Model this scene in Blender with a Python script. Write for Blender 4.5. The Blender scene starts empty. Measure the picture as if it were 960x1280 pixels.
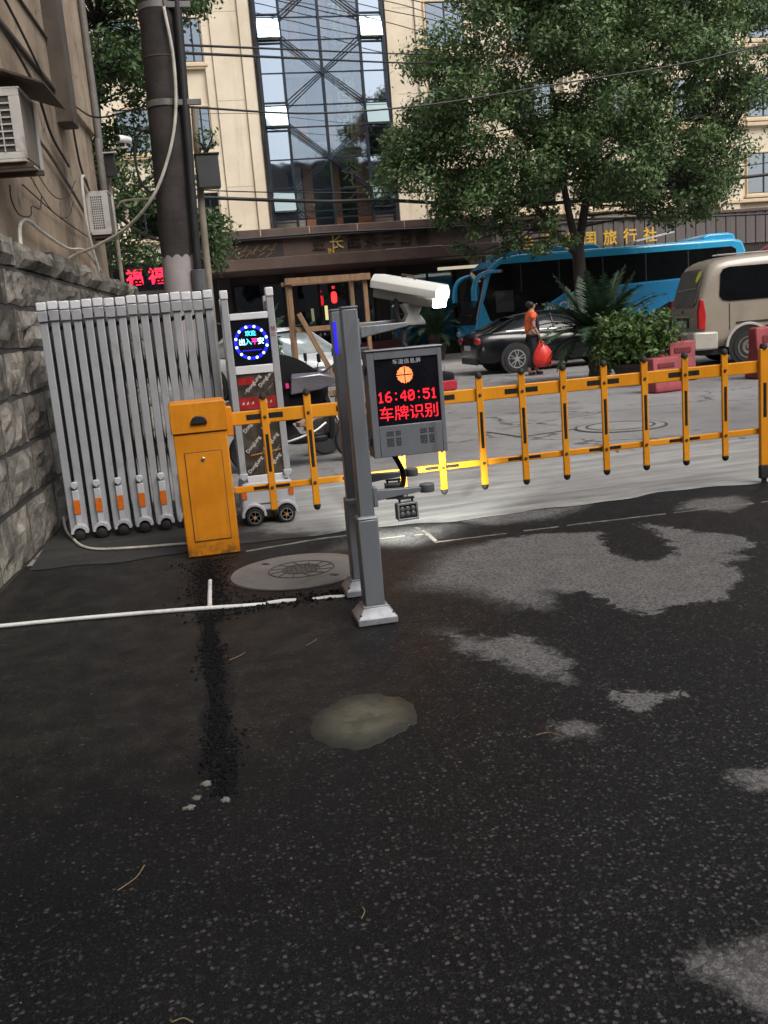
import bpy, bmesh, math, random
import numpy as np
from mathutils import Vector, Matrix, Euler

random.seed(11)
RNG = np.random.default_rng(11)
R = math.radians
SC = bpy.context.scene
COL = SC.collection

# ------------------------------------------------------------------ camera
cam_data = bpy.data.cameras.new('camera')
cam = bpy.data.objects.new('camera', cam_data)
COL.objects.link(cam)
cam_data.sensor_fit = 'VERTICAL'
cam_data.sensor_height = 24.0
cam_data.lens = 22.5
cam_data.clip_start = 0.05
cam_data.clip_end = 2000
cam.matrix_world = (Matrix.Translation((0, 0, 1.5)) @ Matrix.Rotation(R(-11.0), 4, 'Z')
                    @ Matrix.Rotation(R(90 - 11.3), 4, 'X') @ Matrix.Rotation(R(-4.76), 4, 'Z'))
SC.camera = cam

# ------------------------------------------------------------------ sky, sun, exposure
SUN_EL, SUN_AZ = 50.0, 150.0          # degrees; azimuth clockwise from +Y
world = bpy.data.worlds.new('World')
SC.world = world
world.use_nodes = True
wn = world.node_tree
wn.nodes.clear()
w_out = wn.nodes.new('ShaderNodeOutputWorld')
w_bg = wn.nodes.new('ShaderNodeBackground')
w_sky = wn.nodes.new('ShaderNodeTexSky')
w_sky.sky_type = 'NISHITA'
w_sky.sun_disc = False
w_sky.sun_elevation = R(SUN_EL)
w_sky.sun_rotation = R(SUN_AZ)
w_sky.air_density = 1.0
w_sky.dust_density = 4.0
w_sky.ozone_density = 1.0
w_hsv = wn.nodes.new('ShaderNodeHueSaturation')
w_hsv.inputs['Saturation'].default_value = 0.5
w_bg.inputs['Strength'].default_value = 0.10
wn.links.new(w_sky.outputs[0], w_hsv.inputs['Color'])
wn.links.new(w_hsv.outputs[0], w_bg.inputs['Color'])
wn.links.new(w_bg.outputs[0], w_out.inputs['Surface'])
sun_data = bpy.data.lights.new('sun', 'SUN')
sun_data.energy = 1.4
sun_data.angle = R(35)
sun_data.color = (1.0, 0.96, 0.9)
sun = bpy.data.objects.new('sun', sun_data)
COL.objects.link(sun)
az, el = R(SUN_AZ), R(SUN_EL)
to_sun = Vector((math.sin(az) * math.cos(el), math.cos(az) * math.cos(el), math.sin(el)))
sun.rotation_euler = to_sun.to_track_quat('Z', 'Y').to_euler()
sun.location = (0, -20, 40)
SC.view_settings.view_transform = 'Standard'
SC.view_settings.look = 'None'
SC.view_settings.gamma = 1.0
SC.view_settings.use_curve_mapping = False
SC.view_settings.exposure = 0.72
SC.cycles.max_bounces = 6
SC.cycles.transparent_max_bounces = 12

# ------------------------------------------------------------------ material helpers
def new_mat(name):
    m = bpy.data.materials.new(name)
    m.use_nodes = True
    nt = m.node_tree
    nt.nodes.clear()
    out = nt.nodes.new('ShaderNodeOutputMaterial')
    b = nt.nodes.new('ShaderNodeBsdfPrincipled')
    nt.links.new(b.outputs[0], out.inputs['Surface'])
    return m, nt, b

class N:
    """small wrapper to write node trees as expressions"""
    def __init__(self, nt):
        self.nt = nt
    def node(self, typ, **kw):
        n = self.nt.nodes.new(typ)
        for k, v in kw.items():
            setattr(n, k, v)
        return n
    def link(self, a, b):
        self.nt.links.new(a, b)
    def put(self, sock, v):
        if isinstance(v, bpy.types.NodeSocket):
            self.link(v, sock)
        else:
            sock.default_value = v
    def math(self, op, a, b=0.0, c=0.0, clamp=False):
        n = self.node('ShaderNodeMath', operation=op, use_clamp=clamp)
        for s, v in zip(n.inputs, (a, b, c)):
            self.put(s, v)
        return n.outputs[0]
    def ramp(self, v, a, b, lo=0.0, hi=1.0):
        n = self.node('ShaderNodeMapRange')
        n.clamp = True
        n.interpolation_type = 'SMOOTHSTEP'
        for i, x in enumerate((v, a, b, lo, hi)):
            self.put(n.inputs[i], x)
        return n.outputs[0]
    def mix(self, f, a, b):
        n = self.node('ShaderNodeMix', data_type='RGBA')
        self.put(n.inputs[0], f)
        for s, v in ((n.inputs[6], a), (n.inputs[7], b)):
            if isinstance(v, tuple) and len(v) == 3:
                v = v + (1.0,)
            self.put(s, v)
        return n.outputs[2]
    def noise(self, co, scale, detail=5.0, rough=0.55, dist=0.0):
        n = self.node('ShaderNodeTexNoise')
        if co is not None:
            self.link(co, n.inputs['Vector'])
        n.inputs['Scale'].default_value = scale
        n.inputs['Detail'].default_value = detail
        n.inputs['Roughness'].default_value = rough
        n.inputs['Distortion'].default_value = dist
        return n.outputs['Fac']
    def voro(self, co, scale, feature='F1', rnd=1.0):
        n = self.node('ShaderNodeTexVoronoi', feature=feature)
        self.link(co, n.inputs['Vector'])
        n.inputs['Scale'].default_value = scale
        n.inputs['Randomness'].default_value = rnd
        return n
    def coord(self, kind='Object'):
        return self.node('ShaderNodeTexCoord').outputs[kind]
    def pos(self):
        return self.node('ShaderNodeNewGeometry').outputs['Position']
    def scale(self, co, s):
        n = self.node('ShaderNodeMapping')
        self.link(co, n.inputs['Vector'])
        n.inputs['Scale'].default_value = s
        return n.outputs[0]
    def bump(self, h, strength, dist=0.01):
        n = self.node('ShaderNodeBump')
        n.inputs['Strength'].default_value = strength
        n.inputs['Distance'].default_value = dist
        self.link(h, n.inputs['Height'])
        return n.outputs[0]
    def attr(self, name):
        return self.node('ShaderNodeAttribute', attribute_name=name).outputs['Fac']

def mul(c, k):
    return tuple(min(1.0, x * k) for x in c)

def pm(name, col, rough=0.5, metal=0.0, var=0.15, vs=5.0, bump=0.0, bs=90.0, dirt=None, damt=0.5,
       ds=3.0, spec=0.5, coat=0.0, stretch=None, rnd=0.0):
    """painted / stone / plastic surface with uneven tone, optional dirt and fine relief"""
    m, nt, b = new_mat(name)
    n = N(nt)
    co = n.coord('Object')
    if stretch:
        co = n.scale(co, stretch)
    f = n.noise(co, vs, 6.0, 0.6)
    c = n.mix(n.ramp(f, 0.25, 0.75), mul(col, 1 - var), mul(col, 1 + var))
    if rnd:
        oi = n.node('ShaderNodeObjectInfo')
        k = n.ramp(oi.outputs['Random'], 0.0, 1.0, 1 - rnd, 1 + rnd)
        h = n.node('ShaderNodeHueSaturation')
        n.link(k, h.inputs['Value'])
        n.link(c, h.inputs['Color'])
        c = h.outputs[0]
    r = n.ramp(f, 0.2, 0.8, max(0.02, rough - 0.08), min(1, rough + 0.08))
    if dirt:
        d = n.noise(co, ds, 8.0, 0.65, 0.4)
        dm = n.math('MULTIPLY', n.ramp(d, 0.48, 0.72), damt)
        c = n.mix(dm, c, dirt)
    n.link(c, b.inputs['Base Color'])
    n.link(r, b.inputs['Roughness'])
    b.inputs['Metallic'].default_value = metal
    b.inputs['Specular IOR Level'].default_value = spec
    b.inputs['Coat Weight'].default_value = coat
    b.inputs['Coat Roughness'].default_value = 0.08
    if bump:
        n.link(n.bump(n.noise(co, bs, 4.0), bump, 0.01), b.inputs['Normal'])
    return m

def em(name, col, s):
    m, nt, b = new_mat(name)
    b.inputs['Base Color'].default_value = mul(col, 0.3) + (1,)
    b.inputs['Emission Color'].default_value = col + (1,)
    b.inputs['Emission Strength'].default_value = s
    b.inputs['Roughness'].default_value = 0.6
    return m

def glass(name, tint, mixf, rough=0.03, gcol=(0.8, 0.9, 1.0), fk=0.45):
    """window glass: part mirror, part see-through"""
    m = bpy.data.materials.new(name)
    m.use_nodes = True
    nt = m.node_tree
    nt.nodes.clear()
    n = N(nt)
    out = n.node('ShaderNodeOutputMaterial')
    g = n.node('ShaderNodeBsdfGlossy')
    g.inputs['Color'].default_value = gcol + (1,)
    g.inputs['Roughness'].default_value = rough
    t = n.node('ShaderNodeBsdfTransparent')
    t.inputs['Color'].default_value = tint + (1,)
    lw = n.node('ShaderNodeLayerWeight')
    lw.inputs['Blend'].default_value = 0.35
    f = n.math('ADD', n.math('MULTIPLY', lw.outputs['Fresnel'], fk), mixf, clamp=True)
    bm = n.bump(n.noise(n.coord('Object'), 0.7, 2.0), 0.15, 0.05)
    n.link(bm, g.inputs['Normal'])
    mx = n.node('ShaderNodeMixShader')
    n.link(f, mx.inputs[0])
    n.link(t.outputs[0], mx.inputs[1])
    n.link(g.outputs[0], mx.inputs[2])
    n.link(mx.outputs[0], out.inputs['Surface'])
    return m

# ------------------------------------------------------------------ mesh helpers
class MB:
    def __init__(self):
        self.v, self.f = [], []
    def add(self, vs, fs):
        o = len(self.v)
        self.v += [tuple(p) for p in vs]
        self.f += [tuple(i + o for i in f) for f in fs]
        return self
    def box(self, c, s, rz=0.0, M=None, top=(1, 1)):
        hx, hy, hz = s[0] / 2, s[1] / 2, s[2] / 2
        vs = [Vector((x * hx * (top[0] if z > 0 else 1), y * hy * (top[1] if z > 0 else 1), z * hz))
              for z in (-1, 1) for y in (-1, 1) for x in (-1, 1)]
        if M is None:
            M = Matrix.Rotation(rz, 3, 'Z')
        vs = [M @ p + Vector(c) for p in vs]
        return self.add(vs, [(0, 2, 3, 1), (4, 5, 7, 6), (0, 1, 5, 4), (1, 3, 7, 5), (3, 2, 6, 7), (2, 0, 4, 6)])
    def bb(self, x0, x1, y0, y1, z0, z1):
        return self.box(((x0 + x1) / 2, (y0 + y1) / 2, (z0 + z1) / 2), (x1 - x0, y1 - y0, z1 - z0))
    def beam(self, a, b, w, h, up=(0, 0, 1)):
        """rectangular bar from a to b"""
        a, b = Vector(a), Vector(b)
        d = (b - a)
        L = d.length
        d.normalize()
        u = Vector(up)
        if abs(d.dot(u)) > 0.95:
            u = Vector((0, 1, 0))
        s = d.cross(u).normalized()
        u = s.cross(d)
        M = Matrix((d, s, u)).transposed()
        return self.box((a + b) / 2, (L, w, h), M=M)
    def tube(self, pts, r, n=8, caps=True):
        pts = [Vector(p) for p in pts]
        rs = r if isinstance(r, (list, tuple)) else [r] * len(pts)
        rings = []
        prev = None
        for i, p in enumerate(pts):
            t = (pts[min(i + 1, len(pts) - 1)] - pts[max(i - 1, 0)]).normalized()
            if prev is None:
                a = Vector((0, 0, 1)) if abs(t.z) < 0.9 else Vector((1, 0, 0))
                u = t.cross(a).normalized()
            else:
                u = (prev - t * prev.dot(t)).normalized()
            prev = u
            w = t.cross(u)
            rings.append([p + (u * math.cos(2 * math.pi * k / n) + w * math.sin(2 * math.pi * k / n)) * rs[i] for k in range(n)])
        vs = [q for ring in rings for q in ring]
        fs = []
        for i in range(len(pts) - 1):
            for k in range(n):
                k2 = (k + 1) % n
                fs.append((i * n + k, i * n + k2, (i + 1) * n + k2, (i + 1) * n + k))
        if caps:
            fs.append(tuple(range(n - 1, -1, -1)))
            fs.append(tuple((len(pts) - 1) * n + k for k in range(n)))
        return self.add(vs, fs)
    def cyl(self, a, b, r0, r1=None, n=14):
        return self.tube([a, b], [r0, r0 if r1 is None else r1], n)
    def prism(self, poly, axis, a, b):
        """polygon (u,v) extruded along axis: x -> (y,z), y -> (x,z), z -> (x,y)"""
        def P(u, v, w):
            return {'x': (w, u, v), 'y': (u, w, v), 'z': (u, v, w)}[axis]
        k = len(poly)
        vs = [P(u, v, a) for u, v in poly] + [P(u, v, b) for u, v in poly]
        fs = [tuple(range(k - 1, -1, -1)), tuple(range(k, 2 * k))]
        fs += [(i, (i + 1) % k, (i + 1) % k + k, i + k) for i in range(k)]
        return self.add(vs, fs)
    def lathe(self, prof, o=(0, 0, 0), axis='z', n=20):
        vs, fs = [], []
        for r, h in prof:
            for k in range(n):
                a = 2 * math.pi * k / n
                c, s = r * math.cos(a), r * math.sin(a)
                p = {'z': (c, s, h), 'y': (c, h, s), 'x': (h, c, s)}[axis]
                vs.append((p[0] + o[0], p[1] + o[1], p[2] + o[2]))
        for i in range(len(prof) - 1):
            for k in range(n):
                k2 = (k + 1) % n
                fs.append((i * n + k, i * n + k2, (i + 1) * n + k2, (i + 1) * n + k))
        fs.append(tuple(range(n - 1, -1, -1)))
        fs.append(tuple((len(prof) - 1) * n + k for k in range(n)))
        return self.add(vs, fs)
    def loft(self, rings, caps=True, closed=True):
        n = len(rings[0])
        vs = [p for r in rings for p in r]
        fs = []
        for i in range(len(rings) - 1):
            for k in range(n if closed else n - 1):
                k2 = (k + 1) % n
                fs.append((i * n + k, i * n + k2, (i + 1) * n + k2, (i + 1) * n + k))
        if caps:
            fs.append(tuple(range(n - 1, -1, -1)))
            fs.append(tuple((len(rings) - 1) * n + k for k in range(n)))
        return self.add(vs, fs)
    def quad(self, a, b, c, d):
        return self.add([a, b, c, d], [(0, 1, 2, 3)])
    def mesh(self, name):
        me = bpy.data.meshes.new(name)
        me.from_pydata(self.v, [], self.f)
        bm = bmesh.new()
        bm.from_mesh(me)
        bmesh.ops.recalc_face_normals(bm, faces=bm.faces)
        bm.to_mesh(me)
        bm.free()
        return me
    def build(self, name, mat, parent=None, smooth=False, bevel=0.0, sub=0, loc=None, rz=0.0, label=None, seg=2):
        me = self.mesh(name)
        return link_mesh(name, me, mat, parent, smooth, bevel, sub, loc, rz, label, seg)

def link_mesh(name, me, mat, parent=None, smooth=False, bevel=0.0, sub=0, loc=None, rz=0.0, label=None, seg=2):
    o = bpy.data.objects.new(name, me)
    COL.objects.link(o)
    if mat is not None and not me.materials:
        me.materials.append(mat)
    if smooth:
        me.shade_smooth()
        if not sub:
            me.set_sharp_from_angle(angle=R(38))
    if bevel:
        md = o.modifiers.new('bevel', 'BEVEL')
        md.width = bevel
        md.segments = seg
        md.limit_method = 'ANGLE'
        md.angle_limit = R(40)
        me.shade_smooth()
        me.set_sharp_from_angle(angle=R(50))
    if sub:
        md = o.modifiers.new('smooth', 'SUBSURF')
        md.levels = sub
        md.render_levels = sub
    if parent is not None:
        o.parent = parent
    if loc is not None:
        o.location = loc
    if rz:
        o.rotation_euler.z = rz
    if label:
        o['label'] = label
    return o

def thing(name, label, cat, loc=(0, 0, 0), rz=0.0, group=None):
    o = bpy.data.objects.new(name, None)
    COL.objects.link(o)
    o.empty_display_size = 0.2
    o.location = loc
    o.rotation_euler = (0, 0, rz)
    tag(o, label, cat, group)
    return o

def tag(o, label, cat, group=None):
    o['label'] = label
    o['category'] = cat
    if group:
        o['group'] = group
    return o

def struct(o):
    o['kind'] = 'structure'
    return o

def copy_tree(o, parent=None):
    c = o.copy()
    COL.objects.link(c)
    c.parent = parent
    for ch in list(o.children):
        copy_tree(ch, c)
    return c

def text_mesh(name, body, size, mat, parent, loc, rot=(R(90), 0, 0), extrude=0.001, offset=0.0, align='CENTER', sx=1.0, spacing=1.0):
    """flat lettering as a mesh part; default stands in the XZ plane facing -Y"""
    cu = bpy.data.curves.new(name, 'FONT')
    cu.body = body
    cu.size = size
    cu.extrude = extrude
    cu.offset = offset
    cu.resolution_u = 3
    cu.align_x = align
    cu.align_y = 'CENTER'
    cu.space_character = spacing
    tmp = bpy.data.objects.new(name + '_tmp', cu)
    COL.objects.link(tmp)
    dg = bpy.context.evaluated_depsgraph_get()
    me = bpy.data.meshes.new_from_object(tmp.evaluated_get(dg))
    bpy.data.objects.remove(tmp)
    bpy.data.curves.remove(cu)
    me.materials.clear()
    me.materials.append(mat)
    o = bpy.data.objects.new(name, me)
    COL.objects.link(o)
    o.parent = parent
    o.location = loc
    o.rotation_euler = rot
    o.scale = (sx, 1, 1)
    return o

def np_mesh(name, verts, faces_per, nv):
    """mesh from numpy verts made of separate polygons with nv corners each"""
    me = bpy.data.meshes.new(name)
    npoly = len(verts) // nv
    me.vertices.add(len(verts))
    me.vertices.foreach_set('co', verts.astype(np.float32).ravel())
    me.loops.add(npoly * nv)
    me.loops.foreach_set('vertex_index', np.arange(npoly * nv, dtype=np.int32))
    me.polygons.add(npoly)
    me.polygons.foreach_set('loop_start', np.arange(0, npoly * nv, nv, dtype=np.int32))
    me.update(calc_edges=True)
    return me
# ------------------------------------------------------------------ ground, courtyard, threshold strip, pavement
def seg_sdf(P, poly):
    poly = np.array(poly, float)
    n = len(poly)
    d = np.full(len(P), 1e9)
    inside = np.zeros(len(P), bool)
    for i in range(n):
        a, b = poly[i], poly[(i + 1) % n]
        e = b - a
        w = P - a
        t = np.clip((w @ e) / (e @ e), 0, 1)
        d = np.minimum(d, np.linalg.norm(w - t[:, None] * e, axis=1))
        c = ((a[1] > P[:, 1]) != (b[1] > P[:, 1])) & (P[:, 0] < (b[0] - a[0]) * (P[:, 1] - a[1]) / (b[1] - a[1] + 1e-12) + a[0])
        inside ^= c
    return np.where(inside, d, -d)

def grid_sheet(name, xs, ys, z, hole=None):
    X, Y = np.meshgrid(xs, ys)
    nx, ny = len(xs), len(ys)
    V = np.stack([X.ravel(), Y.ravel(), np.full(X.size, z)], 1)
    i = np.arange(nx - 1)[None, :] + nx * np.arange(ny - 1)[:, None]
    i = i.ravel()
    Fc = np.stack([i, i + 1, i + nx + 1, i + nx], 1)
    me = bpy.data.meshes.new(name)
    me.vertices.add(len(V))
    me.vertices.foreach_set('co', V.astype(np.float32).ravel())
    me.loops.add(Fc.size)
    me.loops.foreach_set('vertex_index', Fc.astype(np.int32).ravel())
    me.polygons.add(len(Fc))
    me.polygons.foreach_set('loop_start', np.arange(0, Fc.size, 4, dtype=np.int32))
    me.update(calc_edges=True)
    return me, V

def street_mat():
    m, nt, b = new_mat('street_asphalt')
    n = N(nt)
    p = n.pos()
    big = n.noise(p, 0.35, 6, 0.6)
    mid = n.noise(p, 2.2, 6, 0.65, 0.5)
    c = n.mix(n.ramp(big, 0.35, 0.65), (0.165, 0.16, 0.158), (0.245, 0.238, 0.234))
    c = n.mix(n.math('MULTIPLY', n.ramp(mid, 0.52, 0.66), 0.55), c, (0.085, 0.082, 0.08))
    fine = n.noise(p, 120, 3, 0.7)
    c = n.mix(n.ramp(fine, 0.4, 0.7, 0.0, 0.35), c, (0.30, 0.29, 0.28))
    dv = n.noise(p, 1.5, 5)
    wv = n.node('ShaderNodeVectorMath', operation='ADD')
    n.link(p, wv.inputs[0])
    cmb = n.node('ShaderNodeCombineXYZ')
    n.link(n.math('MULTIPLY', dv, 1.2), cmb.inputs[0])
    n.link(n.math('MULTIPLY', mid, 0.8), cmb.inputs[1])
    n.link(cmb.outputs[0], wv.inputs[1])
    v = n.voro(wv.outputs[0], 0.42, 'DISTANCE_TO_EDGE')
    crack = n.math('MULTIPLY', n.ramp(v.outputs['Distance'], 0.004, 0.016, 1.0, 0.0), n.ramp(big, 0.42, 0.55))
    c = n.mix(n.math('MULTIPLY', crack, 0.8), c, (0.05, 0.048, 0.045))
    n.link(c, b.inputs['Base Color'])
    n.link(n.ramp(mid, 0.4, 0.7, 0.85, 0.6), b.inputs['Roughness'])
    b.inputs['Specular IOR Level'].default_value = 0.3
    h = n.math('SUBTRACT', fine, n.math('MULTIPLY', crack, 2.0))
    n.link(n.bump(h, 0.5, 0.01), b.inputs['Normal'])
    return m

def yard_mat():
    m, nt, b = new_mat('wet_asphalt')
    n = N(nt)
    p = n.pos()
    big = n.noise(p, 0.9, 5, 0.6)
    mid = n.noise(p, 6.0, 6, 0.65)
    # stones of the aggregate: every cell is a chip, most of them dark
    wob = n.node('ShaderNodeTexNoise'); n.link(p, wob.inputs['Vector'])
    wob.inputs['Scale'].default_value = 95.0; wob.inputs['Detail'].default_value = 2.0
    va = n.node('ShaderNodeVectorMath', operation='MULTIPLY_ADD')
    n.link(wob.outputs['Color'], va.inputs[0]); va.inputs[1].default_value = (0.012, 0.012, 0.0); n.link(p, va.inputs[2])
    pw = va.outputs[0]
    co = n.attr('coarse')
    def chips(scale, power, lo, hi):
        v = n.voro(pw, scale)
        sp = n.node('ShaderNodeSeparateColor'); n.link(v.outputs['Color'], sp.inputs[0])
        t_ = n.math('POWER', sp.outputs[0], power)
        t_ = n.math('MULTIPLY', t_, n.ramp(v.outputs['Distance'], lo, hi, 1.0, 0.0))
        return t_, v
    st1, v1 = chips(62.0, n.math('SUBTRACT', 4.4, n.math('MULTIPLY', co, 2.2)), 0.25, 0.52)
    st2, v2 = chips(135.0, 5.0, 0.25, 0.55)
    amt = n.ramp(n.math('ADD', mid, n.math('MULTIPLY', co, 0.25)), 0.30, 0.80, 0.28, 1.0)
    stone = n.math('MULTIPLY', st1, amt)
    speck = n.math('MULTIPLY', st2, amt)
    wet = n.mix(n.ramp(big, 0.3, 0.7), (0.0030, 0.0032, 0.0037), (0.0068, 0.0067, 0.0070))
    fine = n.noise(p, 160, 2, 0.7)
    wet = n.mix(n.ramp(fine, 0.45, 0.75, 0, 0.4), wet, (0.014, 0.014, 0.0145))
    wet = n.mix(n.math('MULTIPLY', speck, 0.55), wet, (0.085, 0.083, 0.083))
    c_wet = n.mix(n.math('MULTIPLY', stone, 0.95), wet, (0.090, 0.088, 0.090))
    dryc = n.mix(n.ramp(mid, 0.3, 0.7), (0.128, 0.123, 0.122), (0.168, 0.163, 0.160))
    dryc = n.mix(n.ramp(fine, 0.4, 0.75, 0, 0.5), dryc, (0.07, 0.066, 0.064))
    dryc = n.mix(n.math('MULTIPLY', n.math('MAXIMUM', st1, st2), 0.55), dryc, (0.24, 0.23, 0.22))
    gap = n.math('MAXIMUM', n.ramp(v1.outputs['Distance'], 0.45, 0.75), n.ramp(v2.outputs['Distance'], 0.5, 0.8))
    dryc = n.mix(n.math('MULTIPLY', gap, 0.55), dryc, (0.035, 0.034, 0.033))
    # dry field comes with the mesh as a signed distance; the edge is broken up here
    edge = n.math('ADD', n.attr('dry'), n.math('MULTIPLY', n.math('SUBTRACT', n.noise(p, 9.0, 9, 0.8, 0.8), 0.5), 0.42))
    soft = n.attr('soft')
    dry = n.ramp(edge, n.math('MULTIPLY', soft, -1.0), n.math('ADD', soft, 0.004))
    c = n.mix(dry, c_wet, dryc)
    dirt = n.attr('mud')
    mudm = n.math('MULTIPLY', n.ramp(n.math('ADD', dirt, n.math('MULTIPLY', n.math('SUBTRACT', mid, 0.5), 0.5)), 0.0, 0.40), 0.8)
    c = n.mix(mudm, c, n.mix(n.ramp(n.math('ADD', n.math('MULTIPLY', fine, 0.5), n.math('MULTIPLY', mid, 0.5)), 0.35, 0.62), (0.013, 0.0118, 0.0098), (0.030, 0.0268, 0.0222)))
    grain = n.math('MULTIPLY', n.math('MULTIPLY', n.math('MAXIMUM', n.math('POWER', st1, 1.5), st2), mudm), n.math('SUBTRACT', 1.0, dry))
    c = n.mix(n.math('MULTIPLY', grain, 0.55), c, (0.075, 0.070, 0.064))
    n.link(c, b.inputs['Base Color'])
    rw = n.ramp(big, 0.3, 0.7, 0.42, 0.6)
    n.link(n.math('ADD', rw, n.math('MULTIPLY', dry, 0.35), clamp=True), b.inputs['Roughness'])
    n.link(n.math('SUBTRACT', 0.15, n.math('MULTIPLY', dry, 0.05)), b.inputs['Specular IOR Level'])
    h = n.math('ADD', n.math('MULTIPLY', stone, 0.6), n.math('ADD', n.math('MULTIPLY', speck, 0.5), fine))
    n.link(n.bump(h, 0.75, 0.008), b.inputs['Normal'])
    return m

def strip_mat():
    m, nt, b = new_mat('threshold_concrete')
    n = N(nt)
    p = n.pos()
    st = n.scale(p, (0.6, 4.0, 1.0))
    a = n.noise(st, 1.6, 7, 0.65, 0.3)
    big = n.noise(p, 0.8, 5)
    c = n.mix(n.ramp(a, 0.3, 0.72), (0.19, 0.185, 0.175), (0.35, 0.345, 0.33))
    c = n.mix(n.ramp(big, 0.5, 0.7, 0, 0.4), c, (0.2, 0.195, 0.19))
    wetl = n.attr('wet')
    k = n.ramp(n.math('ADD', wetl, n.math('MULTIPLY', n.math('SUBTRACT', n.noise(p, 3.0, 6, 0.7), 0.5), 0.9)), 0.25, 0.75)
    c = n.mix(n.math('MULTIPLY', k, 0.95), c, n.mix(n.ramp(a, 0.3, 0.7), (0.007, 0.0068, 0.0065), (0.017, 0.016, 0.0145)))
    fine = n.noise(p, 140, 3, 0.7)
    c = n.mix(n.ramp(fine, 0.45, 0.8, 0, 0.3), c, (0.12, 0.118, 0.115))
    n.link(c, b.inputs['Base Color'])
    n.link(n.ramp(a, 0.3, 0.7, 0.6, 0.85), b.inputs['Roughness'])
    b.inputs['Specular IOR Level'].default_value = 0.35
    n.link(n.bump(n.math('ADD', fine, n.math('MULTIPLY', a, 2)), 0.35, 0.006), b.inputs['Normal'])
    return m

M_STREET, M_YARD, M_STRIP = street_mat(), yard_mat(), strip_mat()
ground = struct(MB().quad((-300, -300, -0.008), (300, -300, -0.008), (300, 700, -0.008), (-300, 700, -0.008)).build('ground', M_STREET))

# courtyard: fine grid in front of the camera, coarse outside
xs = np.unique(np.round(np.concatenate([np.arange(-30, -2.6, 1.2), np.arange(-2.6, 5.6, 0.035), np.arange(5.6, 30, 1.2)]), 4))
ys = np.unique(np.round(np.concatenate([np.arange(-30, 0.6, 1.2), np.arange(0.6, 7.02, 0.035)]), 4))
me, V = grid_sheet('courtyard', xs, ys, -0.004)
P2 = V[:, :2]
DRY = [
    ([(1.30, 5.45), (1.52, 5.85), (1.95, 6.02), (2.28, 6.0), (2.58, 5.86), (2.42, 5.35), (2.44, 5.12), (2.56, 5.0), (2.74, 5.1), (2.86, 5.45), (2.93, 5.95),
      (3.08, 5.62), (3.3, 5.26), (3.22, 5.02), (2.98, 4.98), (3.06, 4.82), (2.86, 4.78), (2.84, 4.5), (2.66, 4.38), (2.5, 4.18), (2.26, 4.22), (2.08, 4.12), (1.98, 4.32),
      (1.97, 4.6), (1.78, 4.72), (1.68, 4.46), (1.52, 4.62), (1.42, 4.9), (1.15, 5.2)], 0.02),
    ([(1.10, 4.28), (1.22, 4.12), (1.40, 4.10), (1.46, 3.9), (1.47, 3.68), (1.38, 3.5), (1.28, 3.66), (1.2, 3.85), (1.08, 4.05)], 0.05),
    ([(1.47, 3.30), (1.46, 3.18), (1.53, 3.10), (1.60, 3.19), (1.75, 3.17), (1.75, 3.23), (1.6, 3.28), (1.55, 3.33)], 0.015),
    ([(1.16, 3.12), (1.26, 3.1), (1.26, 3.0), (1.17, 3.0)], 0.05),
    ([(1.55, 2.58), (1.75, 2.55), (1.75, 2.42), (1.58, 2.44)], 0.04),
    ([(0.95, 1.80), (1.02, 1.82), (1.25, 1.78), (1.35, 1.4), (1.10, 1.45), (1.04, 1.62)], 0.05),
    ([(1.9, 6.72), (2.4, 6.85), (2.85, 6.7), (2.5, 6.45), (2.05, 6.45)], 0.10),
    ([(3.35, 6.2), (3.6, 6.45), (3.95, 6.4), (3.85, 6.1), (3.6, 5.95), (3.5, 6.1)], 0.06),
    ([(0.9, 6.3), (1.4, 6.25), (1.75, 6.6), (1.2, 6.75)], 0.20),
]
dry = np.full(len(P2), -1.0)
soft = np.full(len(P2), 0.02)
for poly, sf in DRY:
    d = seg_sdf(P2, poly)
    better = d > dry
    dry = np.where(better, d, dry)
    soft = np.where(better, sf, soft)
soft = np.where((P2[:, 0] < 1.9) & (P2[:, 1] > 4.3), np.maximum(soft, 0.05 + 0.14 * np.clip((1.9 - P2[:, 0]) / 0.7, 0, 1)), soft)
dry = np.clip(dry, -0.5, 0.5)
coarse = np.clip((2.9 - P2[:, 1]) / 1.2, -0.4, 1) * 0.7 + np.clip((P2[:, 0] - 0.1) / 1.0, -0.6, 1) * 0.5
mud = np.clip(0.35 - (P2[:, 0] + 1.27 + 0.0) * 1.3, -1, 0.6) * (P2[:, 1] > 4)
near_trench = 0.25 - np.abs(P2[:, 0] + 0.02) * 1.5
broad = 0.26 * np.clip((1.0 - P2[:, 0]) / 0.5, 0, 1) * np.clip((P2[:, 1] - 2.7) / 0.9, 0, 1) - 0.05
mud = np.maximum(mud, broad)
tr_x = -0.03 + 0.005 * (P2[:, 1] - 3) + 0.02 * np.sin(P2[:, 1] * 5.1) + 0.012 * np.sin(P2[:, 1] * 13.0)
core = np.clip(1.25 - np.abs(P2[:, 0] - tr_x) / (0.036 + 0.02 * np.sin(P2[:, 1] * 3.7) * 0.6 + 0.035 * np.clip(P2[:, 1] - 4.6, 0, 1)), 0, 1) * np.clip((P2[:, 1] - 3.0) / 0.15, 0, 1) * np.clip((6.6 - P2[:, 1]) / 0.3, 0, 1)
mud = mud * (1 - core) - 0.9 * core
for nm, arr in (('dry', dry), ('soft', soft), ('coarse', coarse), ('mud', mud)):
    at = me.attributes.new(nm, 'FLOAT', 'POINT')
    at.data.foreach_set('value', arr.astype(np.float32))
me.materials.append(M_YARD)
yard = struct(link_mesh('courtyard', me, None))

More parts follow.
